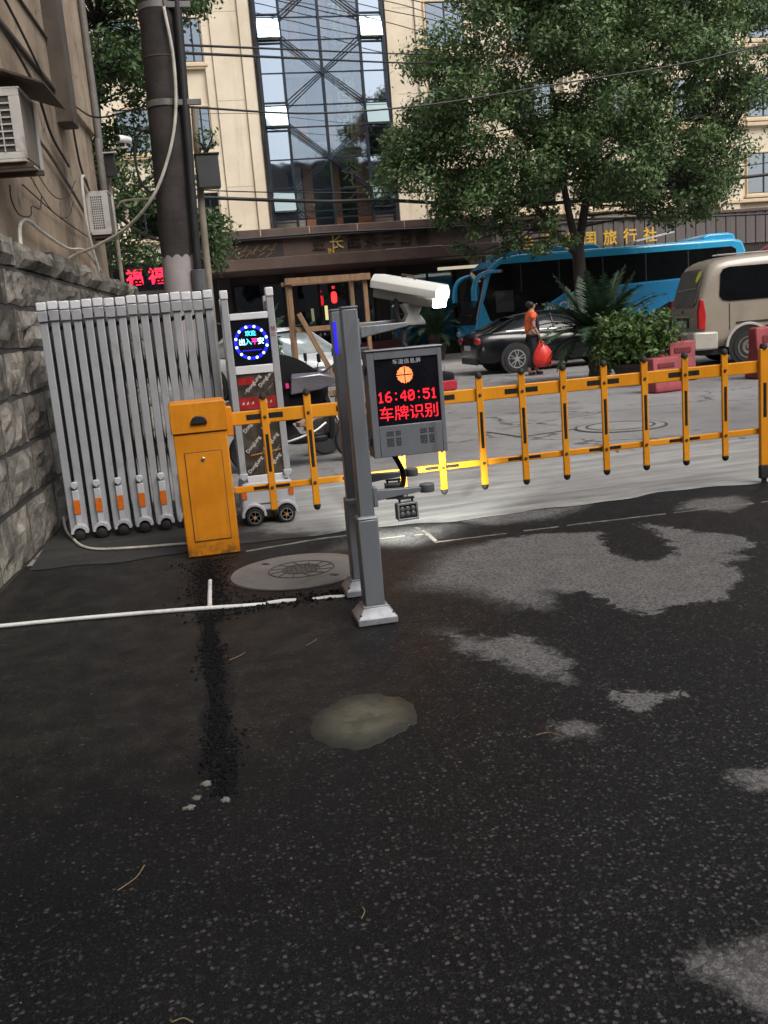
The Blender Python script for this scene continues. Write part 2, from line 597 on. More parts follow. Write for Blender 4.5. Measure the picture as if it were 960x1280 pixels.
# threshold strip of trowelled concrete under the barrier
sx = np.arange(-1.2, 14.0, 0.08)
def near_edge(x):
    return 6.82 + 0.05 * math.sin(x * 2.1) + 0.035 * math.sin(x * 5.3 + 1) + 0.02 * math.sin(x * 13.0) - 0.02 * x
vs, fs, wet = [], [], []
rows = 24
for i, x in enumerate(sx):
    y0, y1 = near_edge(x), 9.15 + 0.05 * math.sin(x * 1.7) + 0.03 * math.sin(x * 7.1) - 0.06 * x
    for j in range(rows):
        t = j / (rows - 1)
        vs.append((x, y0 + (y1 - y0) * t, 0.0))
        wet.append(max(0.0, min(1.0, 1.15 - (x + 0.2) * 0.9)) + (0.35 * max(0, 1 - t * 6)) * (x < 3))
for i in range(len(sx) - 1):
    for j in range(rows - 1):
        a = i * rows + j
        fs.append((a, a + rows, a + rows + 1, a + 1))
mb = MB(); mb.add(vs, fs)
o = struct(mb.build('threshold_strip', M_STRIP))
at = o.data.attributes.new('wet', 'FLOAT', 'POINT')
at.data.foreach_set('value', np.array(wet, np.float32))

# far pavement with kerb in front of the hotel
M_PAVE = pm('paving_stone', (0.27, 0.25, 0.24), 0.8, var=0.2, vs=1.5, bump=0.2, bs=60, dirt=(0.12, 0.11, 0.10))
M_KERB = pm('kerb_stone', (0.33, 0.32, 0.31), 0.75, var=0.15, vs=3, dirt=(0.12, 0.11, 0.1), damt=0.6)
pav = struct(MB().bb(-14, 9.0, 26.3, 36.8, -0.1, 0.13).build('pavement', M_PAVE))
for i in range(24):
    x0 = -14 + i * 0.96
    MB().bb(x0, x0 + 0.95, 26.08, 26.296, -0.1, 0.135).build('kerb_stone', M_KERB, pav, bevel=0.012)
# ------------------------------------------------------------------ rough stone retaining wall
LD = Vector((0.07, 1.0, 0)).normalized()          # the left structures run along this direction
LN = Vector((LD.y, -LD.x, 0))                      # pointing to the yard
L_ANG = -math.atan2(0.07, 1.0)

def stone_mat():
    m, nt, b = new_mat('rough_granite')
    n = N(nt)
    p = n.pos()
    oi = n.node('ShaderNodeObjectInfo').outputs['Random']
    a = n.noise(p, 5.0, 8, 0.7)
    c = n.mix(n.ramp(a, 0.3, 0.7), (0.15, 0.135, 0.115), (0.345, 0.315, 0.27))
    h = n.node('ShaderNodeHueSaturation')
    n.link(n.ramp(oi, 0, 1, 0.6, 1.3), h.inputs['Value'])
    n.link(c, h.inputs['Color'])
    c = h.outputs[0]
    sp = n.noise(p, 90, 3, 0.7)
    c = n.mix(n.ramp(sp, 0.5, 0.7, 0, 0.4), c, (0.09, 0.085, 0.08))
    grime = n.ramp(n.noise(p, 2.2, 8, 0.7, 0.5), 0.47, 0.66)
    c = n.mix(n.math('MULTIPLY', grime, 0.75), c, (0.045, 0.042, 0.037))
    sz = n.node('ShaderNodeSeparateXYZ')
    n.link(p, sz.inputs[0])
    moss = n.math('MULTIPLY', n.ramp(n.noise(p, 6, 8, 0.7), 0.50, 0.66), n.ramp(sz.outputs[2], 1.9, 2.25))
    c = n.mix(n.math('MULTIPLY', moss, 0.7), c, (0.028, 0.033, 0.018))
    n.link(c, b.inputs['Base Color'])
    b.inputs['Roughness'].default_value = 0.9
    b.inputs['Specular IOR Level'].default_value = 0.25
    hh = n.math('ADD', n.math('MULTIPLY', n.noise(p, 14, 8, 0.7), 1.3), n.math('MULTIPLY', sp, 0.5))
    n.link(n.bump(hh, 0.8, 0.03), b.inputs['Normal'])
    return m
M_STONE = stone_mat()
M_MORTAR = pm('mortar', (0.045, 0.042, 0.038), 0.95, var=0.3, vs=8, bump=0.4, bs=50)
wall_o = thing('stone_wall', 'rough grey stone block retaining wall beside the folding gate', 'wall', (-1.2, 7.2, 0), L_ANG)
# local frame: y runs along the wall, x points to the yard
MB().bb(-0.62, -0.035, -5.2, 9.5, -0.05, 2.12).build('mortar_core', M_MORTAR, wall_o)
def stone_block(y0, y1, z0, z1, depth, bulge, nu=6, nv=5):
    vs, fs = [], []
    g = 0.02
    ph = random.random() * 10
    for j in range(nv + 1):
        for i in range(nu + 1):
            u, v = i / nu, j / nv
            edge = min(u, 1 - u, v, 1 - v)
            e = min(1.0, edge * 5.0)
            x = -0.03 + e * (bulge * (0.55 + 0.45 * math.sin(u * 4 + ph) * math.cos(v * 3.3 + ph * 2)) + random.uniform(-0.018, 0.022))
            jy = 0 if 0 < i < nu else random.uniform(-0.008, 0.008)
            jz = 0 if 0 < j < nv else random.uniform(-0.010, 0.010)
            if 0 < i < nu and 0 < j < nv:
                jy = random.uniform(-0.03, 0.03) * (y1 - y0); jz = random.uniform(-0.04, 0.04) * (z1 - z0)
            vs.append((x, y0 + g + (y1 - y0 - 2 * g) * u + jy, z0 + g + (z1 - z0 - 2 * g) * v + jz))
    w = nu + 1
    for j in range(nv):
        for i in range(nu):
            a = j * w + i
            fs.append((a, a + 1, a + w + 1, a + w))
    nf = len(vs)
    ring = [i for i in range(w)] + [j * w + nu for j in range(1, nv + 1)] + [nv * w + i for i in range(nu - 1, -1, -1)] + [j * w for j in range(nv - 1, 0, -1)]
    for k in ring:
        vs.append((-depth, vs[k][1], vs[k][2]))
    for k in range(len(ring)):
        k2 = (k + 1) % len(ring)
        fs.append((ring[k2], ring[k], nf + k, nf + k2))
    return MB().add(vs, fs)
courses = [0.0, 0.42, 0.80, 1.16, 1.50, 1.82, 2.11]
for ci in range(6):
    y = -5.1 + random.uniform(-0.3, 0)
    while y < 9.4:
        ln = random.uniform(0.55, 1.05)
        y1 = min(y + ln, 9.5)
        if 9.5 - y1 < 0.35:
            y1 = 9.5
        stone_block(y, y1, courses[ci], courses[ci + 1], 0.05, random.uniform(0.015, 0.042)).build('stone_block', M_STONE, wall_o)
        y = y1
y = -5.1
while y < 9.45:
    ln = random.uniform(1.0, 1.7)
    y1 = min(y + ln, 9.55)
    if 9.55 - y1 < 0.5:
        y1 = 9.55
    zt = 2.36 + random.uniform(-0.02, 0.03)
    mb = stone_block(y, y1, 2.115, zt, 0.60, random.uniform(0.07, 0.10), 9, 3)
    mb.build('coping_stone', M_STONE, wall_o)
    y = y1

# ------------------------------------------------------------------ old rendered building above the stone wall
def stucco_mat():
    m, nt, b = new_mat('old_stucco')
    n = N(nt)
    p = n.pos()
    a = n.noise(p, 1.2, 7, 0.65)
    c = n.mix(n.ramp(a, 0.3, 0.7), (0.27, 0.205, 0.148), (0.42, 0.335, 0.25))
    st = n.scale(p, (1.1, 1.1, 0.4))
    streak = n.ramp(n.noise(st, 1.1, 7, 0.62, 0.3), 0.50, 0.72)
    c = n.mix(n.math('MULTIPLY', streak, 0.75), c, (0.055, 0.045, 0.037))
    spots = n.ramp(n.noise(p, 2.4, 8, 0.72, 0.8), 0.52, 0.68)
    c = n.mix(n.math('MULTIPLY', spots, 0.72), c, (0.085, 0.07, 0.055))
    n.link(c, b.inputs['Base Color'])
    b.inputs['Roughness'].default_value = 0.92
    b.inputs['Specular IOR Level'].default_value = 0.2
    n.link(n.bump(n.noise(p, 30, 6, 0.7), 0.4, 0.02), b.inputs['Normal'])
    return m
M_STUCCO = stucco_mat()
M_DARKST = pm('dark_concrete', (0.085, 0.068, 0.055), 0.9, var=0.3, vs=2.5, bump=0.3, bs=40, dirt=(0.03, 0.027, 0.024))  # one dark tone for the pilaster and ledges, with random darker blotches
bld = thing('old_building', 'stained tan stucco building standing above the stone wall', 'building', (-1.6, 7.2, 0), L_ANG)
MB().bb(-7.0, 0.0, -9.0, 9.15, 0.0, 11.0).build('wall', M_STUCCO, bld)
MB().bb(-0.3, 0.20, 6.15, 6.60, 4.25, 11.0).build('pilaster', M_DARKST, bld, bevel=0.02)
MB().bb(-0.3, 0.07, 6.61, 9.20, 4.65, 11.0).build('upper_bay', M_STUCCO, bld, bevel=0.02)
mb = MB(); mb.bb(-0.2, 0.045, -9.0, 6.14, 4.62, 4.68)
mb.build('ledge', M_DARKST, bld, bevel=0.015)
mb = MB(); mb.bb(-0.2, 0.035, -9.0, 6.14, 5.23, 5.26)
mb.build('string_course', M_DARKST, bld, bevel=0.01)
mb = MB(); mb.bb(-0.2, 0.12, -9.0, 6.14, 7.2, 7.4)
mb.build('ledge', M_DARKST, bld, bevel=0.015)

def wallp(y, z, off=0.03):
    """a point on the old building's wall: y along it, off = distance out"""
    q = Vector((-1.6, 7.2, z)) + LD * y + LN * off
    return q

# air conditioner units: grille faces the yard entrance
M_ACW = pm('ac_casing', (0.46, 0.45, 0.43), 0.55, var=0.1, dirt=(0.16, 0.13, 0.10), damt=0.7, ds=4)
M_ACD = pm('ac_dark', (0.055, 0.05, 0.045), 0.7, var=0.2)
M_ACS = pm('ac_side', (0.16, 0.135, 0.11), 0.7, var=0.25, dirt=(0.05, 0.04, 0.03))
M_BLACK = pm('black_plastic', (0.012, 0.012, 0.013), 0.5, var=0.2)
M_RUST = pm('rusty_bracket', (0.07, 0.045, 0.03), 0.8, var=0.3, vs=15)
def ac_unit(label, loc, w, d, h, bars, hood=False):
    t = thing('air_conditioner', label, 'air conditioner', loc, L_ANG, 'air conditioners on the old building')
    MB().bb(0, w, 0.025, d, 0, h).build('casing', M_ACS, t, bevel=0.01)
    fr = MB(); e = 0.055
    fr.bb(0, w, 0, 0.024, 0, e); fr.bb(0, w, 0, 0.024, h - e, h); fr.bb(0, e, 0, 0.024, e, h - e); fr.bb(w - e * 1.6, w, 0, 0.024, e, h - e)
    fr.build('front_frame', M_ACW, t, bevel=0.004)
    MB().bb(e, w - e * 1.6, 0.012, 0.02, e, h - e).build('coil', M_ACD, t)
    nv, nh = bars
    for k in range(1, nv):
        x = e + (w - 2.6 * e) * k / nv
        MB().bb(x - 0.005, x + 0.005, -0.006, 0.004, e, h - e).build('grille_bar', M_ACW, t)
    for k in range(1, nh):
        z = e + (h - 2 * e) * k / nh
        MB().bb(e, w - e * 1.6, -0.004, 0.003, z - 0.006, z + 0.006).build('grille_bar', M_ACW, t)
    MB().bb(-0.01, w + 0.012, 0.0, d + 0.01, h, h + 0.018).build('lid', M_ACW, t, bevel=0.004)
    MB().bb(w, w + 0.018, d - 0.09, d + 0.012, -0.05, h + 0.0).build('edge_strip', M_ACW, t, bevel=0.004)
    for yb in (0.03, d - 0.12):
        MB().bb(-0.05, w + 0.03, yb, yb + 0.05, -0.07, -0.026).build('bracket', M_RUST, t)
    MB().bb(0.02, w - 0.01, 0.0, d, -0.025, -0.001).build('base_tray', M_ACW, t, bevel=0.004)
    if hood:
        mb = MB()
        mb.prism([(-0.05, h + 0.16), (0.30, h + 0.15), (0.62, h + 0.03), (0.62, h + 0.015), (0.30, h + 0.13), (-0.05, h + 0.14)], 'y', -0.05, d + 0.35)
        mb.build('rain_hood', M_RUST, t)
    return t
ac_unit('dirty air conditioner under a small rain hood at the photo edge, nearer of two', wallp(1.9, 3.10, 0.0), 0.39, 0.60, 0.56, (3, 8), hood=True)
ac_unit('small air conditioner low on the wall near the tan building corner, farther of two', wallp(7.75, 3.06, 0.0), 0.30, 0.50, 0.56, (6, 14))

M_CABLE = pm('black_cable', (0.018, 0.017, 0.017), 0.6, var=0.2)
M_GREYC = pm('grey_cable', (0.11, 0.10, 0.09), 0.7, var=0.2)
M_HOSE = pm('white_hose', (0.50, 0.48, 0.43), 0.55, var=0.15, dirt=(0.2, 0.17, 0.13), damt=0.6, ds=6)
M_PIPE = pm('grey_downpipe', (0.14, 0.13, 0.12), 0.55, var=0.25, vs=3, dirt=(0.06, 0.05, 0.045))
M_BRPIPE = pm('weathered_pipe', (0.22, 0.19, 0.15), 0.6, var=0.25, vs=3)

def smooth_path(pts, k=6):
    """Catmull-Rom through the points"""
    P = [Vector(p) for p in pts]
    P = [P[0] * 2 - P[1]] + P + [P[-1] * 2 - P[-2]]
    out = []
    for i in range(1, len(P) - 2):
        a, b, c, d = P[i - 1], P[i], P[i + 1], P[i + 2]
        for j in range(k):
            t = j / k
            out.append(0.5 * ((2 * b) + (c - a) * t + (2 * a - 5 * b + 4 * c - d) * t * t + (3 * b - a - 3 * c + d) * t ** 3))
    out.append(P[-2])
    return out

def cable(name, label, pts, r, mat, cat='cable', group=None, n=6, k=6):
    o = MB().tube(smooth_path(pts, k), r, n).build(name, mat, smooth=True)
    return tag(o, label, cat, group)

# things fixed to the old building
W = wallp
cable('wall_cable', 'dark cable sloping down the tan wall from the top corner to the pilaster', [W(-3, 5.35, 0.13), W(1, 5.02, 0.13), W(3.4, 4.78, 0.13), W(5.9, 4.45, 0.05)], 0.014, M_CABLE, group='cables on the tan wall')
cable('wall_cable', 'thick dark cable running along the ledge of the tan wall above the hooded air conditioner', [W(-2, 4.56, 0.12), W(2, 4.54, 0.12), W(4.5, 4.36, 0.06), W(5.3, 3.95, 0.05), W(6.3, 3.75, 0.05)], 0.016, M_CABLE, group='cables on the tan wall')
cable('wall_cable', 'bundled cable falling from the small insulator rack down the tan wall', [W(6.9, 4.62, 0.08), W(7.0, 4.2, 0.07), W(7.3, 3.85, 0.06), W(8.1, 3.55, 0.06), W(8.6, 3.3, 0.08)], 0.016, M_CABLE, group='cables on the tan wall')
cable('wall_cable', 'grey conduit slanting across the tan wall behind the hooded air conditioner', [W(3.0, 3.74, 0.05), W(4.6, 3.72, 0.05), W(6.0, 3.5, 0.05), W(7.2, 3.25, 0.05)], 0.02, M_GREYC, group='cables on the tan wall')
cable('wall_cable', 'thin loose wire looping below the conduit on the tan wall', [W(3.6, 3.45, 0.05), W(4.6, 3.18, 0.08), W(5.6, 3.28, 0.09), W(6.6, 3.62, 0.06)], 0.006, M_CABLE, group='cables on the tan wall')
cable('wall_cable', 'lower slack wire sagging across the tan wall', [W(3.4, 3.32, 0.05), W(4.4, 2.98, 0.09), W(5.4, 3.02, 0.09), W(6.2, 3.3, 0.06)], 0.006, M_CABLE, group='cables on the tan wall')
cable('wall_cable', 'straight dark wire running down the tan wall to the small air conditioner', [W(3.3, 3.1, 0.04), W(5.0, 3.0, 0.04), W(7.4, 2.95, 0.04)], 0.008, M_CABLE, group='cables on the tan wall')
cable('wall_cable', 'short wire tail curled in a hook below the hooded air conditioner', [W(2.62, 3.0, 0.06), W(2.60, 2.86, 0.06), W(2.85, 2.76, 0.06), W(3.3, 2.80, 0.07), W(3.5, 2.92, 0.06), W(3.9, 2.94, 0.06), W(4.1, 3.1, 0.06)], 0.007, M_CABLE, group='cables on the tan wall')
cable('wall_hose', 'white hose arching on top of the stone wall against the tan building', [W(2.2, 2.36, 0.16), W(2.5, 2.62, 0.12), W(3.0, 2.72, 0.10), W(3.8, 2.68, 0.08), W(5.2, 2.64, 0.07), W(6.6, 2.72, 0.06), W(7.6, 2.5, 0.10)], 0.018, M_HOSE, 'hose')
cable('wall_hose', 'pale hose bending over and down beside the small air conditioner', [W(7.9, 3.72, 0.04), W(7.4, 3.78, 0.08), W(7.05, 3.70, 0.08), W(6.95, 3.3, 0.08), W(7.0, 2.95, 0.08), W(7.2, 2.5, 0.12)], 0.019, M_HOSE, 'hose')
cable('downpipe', 'grey downpipe running down the corner of the tan building', [W(9.1, 11, 0.13), W(9.1, 5.0, 0.13), W(9.05, 4.5, 0.11), W(9.0, 3.2, 0.11)], 0.055, M_PIPE, 'pipe', n=10)
tag(MB().cyl(W(8.55, 4.1, 0.26), W(8.55, 2.2, 0.26), 0.034, n=10).build('standing_pipe', M_BRPIPE, smooth=True), 'thin weathered pipe standing in front of the small air conditioner', 'pipe')
t = thing('insulator_rack', 'small black insulator rack with wires on the tan wall', 'bracket', W(6.9, 4.55, 0.0), L_ANG)
mb = MB(); mb.bb(0, 0.10, -0.02, 0.02, 0.0, 0.2); mb.bb(0, 0.12, -0.25, 0.25, 0.09, 0.11)
mb.build('arm', M_RUST, t)
for dy in (-0.2, 0.0, 0.2):
    MB().lathe([(0.012, 0), (0.03, 0.02), (0.02, 0.05), (0.03, 0.08), (0.01, 0.1)], (0.10, dy, 0.11), 'z', 8).build('insulator', M_ACD, t, smooth=True)
t = thing('security_camera', 'small white bullet security camera on an arm at the tan building corner', 'camera', W(8.6, 4.36, 0.36), L_ANG)
MB().bb(0, 0.24, -0.012, 0.012, -0.01, 0.014).build('arm', M_HOSE, t)
MB().tube([(0.12, -0.10, 0.11), (0.17, -0.05, 0.115), (0.26, 0.1, 0.12)], [0.052, 0.055, 0.05], 12).build('body', pm('camera_white', (0.7, 0.7, 0.7), 0.35), t, smooth=True)
MB().cyl((0.117, -0.103, 0.11), (0.11, -0.11, 0.109), 0.042).build('lens', M_BLACK, t)
MB().cyl((0.2, 0.02, 0.0), (0.2, 0.02, 0.07), 0.014, n=8).build('bracket', M_HOSE, t)
t = thing('junction_box', 'small dark junction box under the bullet camera on the corner pipe', 'box', W(8.5, 3.92, 0.30), L_ANG)
MB().bb(-0.05, 0.10, -0.12, -0.02, 0.0, 0.32).build('box', M_BLACK, t, bevel=0.01)
MB().bb(-0.06, 0.14, -0.16, 0.0, 0.33, 0.345).build('cover', M_ACW, t)

# ------------------------------------------------------------------ utility pole with its clamped pipe
def pole_mat():
    m, nt, b = new_mat('pole_concrete')
    n = N(nt)
    p = n.pos()
    a = n.noise(p, 3.0, 7, 0.65)
    st = n.scale(p, (1, 1, 9))
    rings = n.noise(st, 3.0, 5, 0.6)
    dark = n.mix(n.ramp(a, 0.3, 0.7), (0.028, 0.0245, 0.0235), (0.056, 0.049, 0.046))
    dark = n.mix(n.ramp(rings, 0.5, 0.7, 0, 0.4), dark, (0.03, 0.027, 0.025))
    pale = n.mix(n.ramp(a, 0.3, 0.7), (0.26, 0.235, 0.24), (0.33, 0.30, 0.305))
    sz = n.node('ShaderNodeSeparateXYZ'); n.link(p, sz.inputs[0])
    at2 = n.node('ShaderNodeMath', operation='ARCTAN2')
    n.link(n.math('SUBTRACT', sz.outputs[1], 11.4), at2.inputs[0]); n.link(n.math('SUBTRACT', sz.outputs[0], 0.09), at2.inputs[1])
    wav = n.math('ABSOLUTE', n.math('SINE', n.math('MULTIPLY', at2.outputs[0], 5.0)))
    lim = n.math('ADD', sz.outputs[2], n.math('MULTIPLY', wav, -0.035))
    c = n.mix(n.ramp(lim, 2.355, 2.362), pale, dark)
    n.link(c, b.inputs['Base Color'])
    b.inputs['Roughness'].default_value = 0.88
    b.inputs['Specular IOR Level'].default_value = 0.25
    n.link(n.bump(n.math('ADD', n.noise(p, 60, 4), n.math('MULTIPLY', rings, 1.5)), 0.3, 0.01), b.inputs['Normal'])
    return m
M_BAND = pm('galvanised_band', (0.16, 0.155, 0.15), 0.5, metal=0.4, var=0.25)
pole = thing('utility_pole', 'thick dark concrete utility pole with a pale painted foot behind the folding gate', 'utility pole', (0.085, 11.4, 0))
def px_(z):
    return 0.0 + (z - 2.2) * 0.037
MB().tube([(px_(0), 0, 0), (px_(2), 0, 2), (px_(5), 0, 5), (px_(9), 0, 9)], [0.170, 0.172, 0.192, 0.185], 28).build('shaft', pole_mat(), pole, smooth=True)
for zb in (3.95, 4.93, 4.45):
    if zb == 4.45:
        MB().lathe([(0.189, 0), (0.193, 0.004), (0.193, 0.012), (0.189, 0.016)], (px_(zb), 0, zb), 'z', 28).build('seam', M_RUST, pole, smooth=True)
        continue
    b_ = MB().lathe([(0.186, 0), (0.196, 0.004), (0.196, 0.066), (0.186, 0.07)], (px_(zb), 0, zb), 'z', 28).build('clamp_band', M_BAND, pole, smooth=True)
    mb = MB(); mb.bb(0.16, 0.46, -0.16, -0.12, zb + 0.0, zb + 0.06); mb.bb(0.18, 0.22, -0.2, -0.1, zb - 0.01, zb + 0.09)
    mb.build('clamp_bracket', M_BAND, b_, bevel=0.004)
t = thing('cable_duct', 'black duct pipe strapped upright to the utility pole', 'pipe', (0.30, 11.28, 0))
MB().tube([(0.0, 0, 2.2), (0.055, 0, 3.6), (0.13, 0, 5.6), (0.22, 0, 9)], 0.048, 14).build('pipe', M_BLACK, t, smooth=True)
MB().tube([(-0.005, 0, 0.0), (0.0, 0, 2.02)], 0.055, 14).build('lower_pipe', pm('dark_grey_pipe', (0.06, 0.062, 0.066), 0.5), t, smooth=True)
MB().tube([(0.0, 0, 1.98), (0.003, 0, 2.215)], 0.082, 16).build('coupler', pm('grey_coupler', (0.085, 0.088, 0.095), 0.5, var=0.2), t, smooth=True, bevel=0.006)
cable('slack_hose', 'pale grey hose sagging from the utility pole clamp to the stone wall', [(0.262, 11.18, 4.92), (0.30, 11.17, 4.4), (0.255, 11.17, 3.85), (0.12, 11.16, 3.4), (-0.10, 11.2, 3.0), (-0.42, 11.5, 2.74), (-0.80, 11.9, 2.60), (-1.10, 12.2, 2.53), (-1.25, 12.3, 2.45)], 0.017, M_HOSE, 'hose', n=8)
cable('pole_cable', 'coiled dark cable hanging on the far side of the utility pole', [(-0.05, 11.6, 3.75)] + [(-0.10 + 0.17 * math.cos(a) * 0.8, 11.62, 3.45 + 0.33 * math.sin(a)) for a in np.linspace(1.2, 1.2 + 11, 22)], 0.014, M_CABLE)
cable('guy_rod', 'pale straight rod running from the small air conditioner to the utility pole', [W(8.5, 3.5, 0.34), (-0.5, 14.0, 3.36), (0.02, 11.6, 3.05)], 0.016, M_HOSE, 'rod')
t = thing('utility_box', 'dark grey steel box hung on the street side of the utility pole', 'box', (0.60, 12.4, 3.25))
MB().bb(-0.14, 0.13, 0, 0.22, 0, 0.38).build('body', pm('box_grey', (0.045, 0.05, 0.052), 0.5, dirt=(0.02, 0.02, 0.02)), t, bevel=0.008)
MB().bb(-0.155, 0.145, -0.015, 0.235, 0.381, 0.40).build('lid', M_BLACK, t, bevel=0.004)
MB().bb(-0.36, -0.14, 0.05, 0.09, 0.1, 0.16).build('bracket', M_BAND, t)
tag(MB().tube([(0.42, 12.6, 0), (0.47, 12.6, 3.0), (0.52, 12.6, 4.2)], 0.045, 10).build('support_pipe', M_BRPIPE, smooth=True), 'slim brown pipe standing just behind the black duct', 'pipe')
# ------------------------------------------------------------------ telescopic folding gate
M_ALU = pm('gate_aluminium', (0.37, 0.385, 0.41), 0.42, metal=0.25, var=0.06, vs=2.0, dirt=(0.14, 0.14, 0.14), damt=0.35, ds=5)
M_ALUD = pm('shaded_aluminium', (0.075, 0.078, 0.085), 0.6, var=0.2)  # darker copy of the gate aluminium, shade behind the posts in its colour
M_ALUC = pm('gate_cap', (0.66, 0.68, 0.71), 0.4, metal=0.1, var=0.05)
M_WPLAS = pm('white_plastic', (0.42, 0.43, 0.46), 0.4, var=0.08, dirt=(0.2, 0.19, 0.17), damt=0.4)
M_REFL = pm('orange_reflector', (0.55, 0.13, 0.015), 0.3, var=0.15, vs=40)
M_RUB = pm('rubber', (0.012, 0.012, 0.012), 0.7, var=0.2)
M_CHROME = pm('chrome', (0.55, 0.54, 0.52), 0.2, metal=0.9, var=0.1)
gate = thing('folding_gate', 'retracted grey aluminium telescopic gate of many close upright posts', 'gate', (-1.03, 7.80, 0))
NP, PITCH_ = 16, 0.0828
for i in range(NP):
    x = 0.047 + i * PITCH_
    dz = 0.004 * math.sin(i * 1.7)
    dep = 0.30 + 0.006 * i                       # nested frames: rear posts sit a little behind
    p = MB(); p.bb(x - 0.0285, x + 0.0285, -0.035, 0.0, 0.05, 1.772 + dz)
    po = p.build('post', M_ALU, gate, bevel=0.006)
    MB().bb(x - 0.036, x + 0.036, -0.052, 0.02, 1.773 + dz, 1.835 + dz).build('post_cap', M_ALUC, po, bevel=0.006)
    MB().bb(x - 0.036, x + 0.036, -0.050, 0.02, 1.69 + dz, 1.768 + dz).build('post_collar', M_ALU, po, bevel=0.005)
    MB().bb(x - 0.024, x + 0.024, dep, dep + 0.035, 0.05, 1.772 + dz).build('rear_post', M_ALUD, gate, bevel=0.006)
    MB().bb(x - 0.022, x + 0.022, 0.021, dep - 0.003, 1.74 + dz, 1.772 + dz).build('top_bar', M_ALU, gate)
    if i < NP - 1:
        # crossing lattice bars seen dark between the posts
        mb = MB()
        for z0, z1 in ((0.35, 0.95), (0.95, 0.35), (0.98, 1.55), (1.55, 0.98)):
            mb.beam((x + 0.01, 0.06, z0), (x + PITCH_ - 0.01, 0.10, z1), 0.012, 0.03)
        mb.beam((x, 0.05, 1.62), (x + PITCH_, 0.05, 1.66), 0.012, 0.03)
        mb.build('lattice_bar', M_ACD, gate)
for k in range(8):
    x = 0.047 + PITCH_ * (0.62 + 2 * k)
    if x > 1.29:
        break
    fo = MB().prism([(x - 0.027, 0.44), (x - 0.022, 0.455), (x, 0.458), (x + 0.022, 0.455), (x + 0.027, 0.44), (x + 0.026, 0.42), (x, 0.395), (x - 0.026, 0.42)], 'y', -0.070, -0.037).build('hinge_cap', M_WPLAS, gate, bevel=0.006)
    MB().bb(x - 0.025, x + 0.025, -0.062, -0.037, 0.11, 0.392).build('wheel_leg', M_WPLAS, gate, bevel=0.006)
    MB().bb(x - 0.0245, x + 0.0245, -0.068, -0.0625, 0.205, 0.315).build('reflector', M_REFL, gate)
    arch = [(math.cos(a) * 0.066 + x, math.sin(a) * 0.066 + 0.060) for a in np.linspace(0, math.pi, 10)] + [(math.cos(a) * 0.045 + x, math.sin(a) * 0.045 + 0.060) for a in np.linspace(math.pi, 0, 10)]
    MB().prism(arch, 'y', -0.13, -0.035).build('mudguard', M_WPLAS, gate, smooth=True)
    MB().lathe([(0.03, -0.12), (0.044, -0.11), (0.044, -0.05), (0.03, -0.04)], (x, 0, 0.044), 'y', 16).build('wheel', M_RUB, gate, smooth=True)

# ------------------------------------------------------------------ drive head of the gate with the blue display
head = thing('gate_drive_head', 'tall white gate drive head with round blue lit display and wheels', 'gate motor', (0.54, 7.50, 0))
for sx_ in (-1, 1):
    x = sx_ * 0.172
    po = MB().bb(x - 0.026, x + 0.026, 0.0, 0.05, 0.36, 1.745).build('post', M_ALU, head, bevel=0.005)
    MB().bb(x - 0.030, x + 0.030, -0.008, 0.058, 1.746, 1.812).build('post_cap', M_ALUC, po, bevel=0.006)
    MB().bb(x - 0.026, x + 0.026, 0.30, 0.35, 0.36, 1.76).build('rear_post', M_ALU, head, bevel=0.005)
    MB().bb(x - 0.02, x + 0.02, 0.059, 0.299, 1.66, 1.72).build('side_rail', M_ALU, head, bevel=0.004)
    MB().prism([(x - 0.034, 0.41), (x + 0.034, 0.41), (x + 0.03, 0.375), (x, 0.352), (x - 0.03, 0.375)], 'y', -0.02, -0.001).build('corner_bracket', M_WPLAS, head, bevel=0.004)
for z0, z1 in ((1.585, 1.635), (1.175, 1.238), (0.33, 0.385)):
    MB().bb(-0.145, 0.145, 0.003, 0.05, z0, z1).build('cross_bar', M_ALUC, head, bevel=0.004)
M_SCR = pm('dark_screen', (0.006, 0.006, 0.010), 0.25, var=0.2)
M_BLUE = em('blue_led', (0.02, 0.015, 1.0), 1.6)
M_BLUEW = em('pale_blue_led', (0.35, 0.75, 1.0), 3.0)
M_CYAN = em('cyan_led', (0.05, 0.6, 1.0), 2.2)
M_PINK = em('pink_led', (0.9, 0.05, 0.35), 1.4)
scr = MB().bb(-0.145, 0.145, 0.012, 0.06, 1.240, 1.583).build('display_panel', M_SCR, head)
ring = MB()
for k in range(72):
    a = 2 * math.pi * k / 72
    for rr in (0.112, 0.120, 0.128):
        ring.cyl((rr * math.cos(a), 0.0105, 1.412 + rr * math.sin(a)), (rr * math.cos(a), 0.012, 1.412 + rr * math.sin(a)), 0.0042, n=5)
ring.build('light_ring', M_BLUE, scr)
for k in range(12):
    a = 2 * math.pi * (k + 0.5) / 12
    MB().lathe([(0.0105, 0.0), (0.008, -0.003), (0.003, -0.005)], (0.120 * math.cos(a), 0.0105, 1.412 + 0.120 * math.sin(a)), 'y', 8).build('lamp_dot', M_BLUEW, scr)
text_mesh('lettering', '欢迎', 0.042, M_CYAN, scr, (0, 0.010, 1.478), offset=0.0006)
for ch, x, mm in (('出', -0.072, M_BLUEW), ('入', -0.024, M_CYAN), ('平', 0.024, M_PINK), ('安', 0.072, M_BLUEW)):
    text_mesh('lettering', ch, 0.052, mm, scr, (x, 0.010, 1.415), offset=0.0008)
mb = MB()
for k in range(14):
    mb.cyl((-0.068 + k * 0.0105, 0.0105, 1.352), (-0.068 + k * 0.0105, 0.012, 1.352), 0.0038, n=5)
mb.build('light_row', M_BLUE, scr)
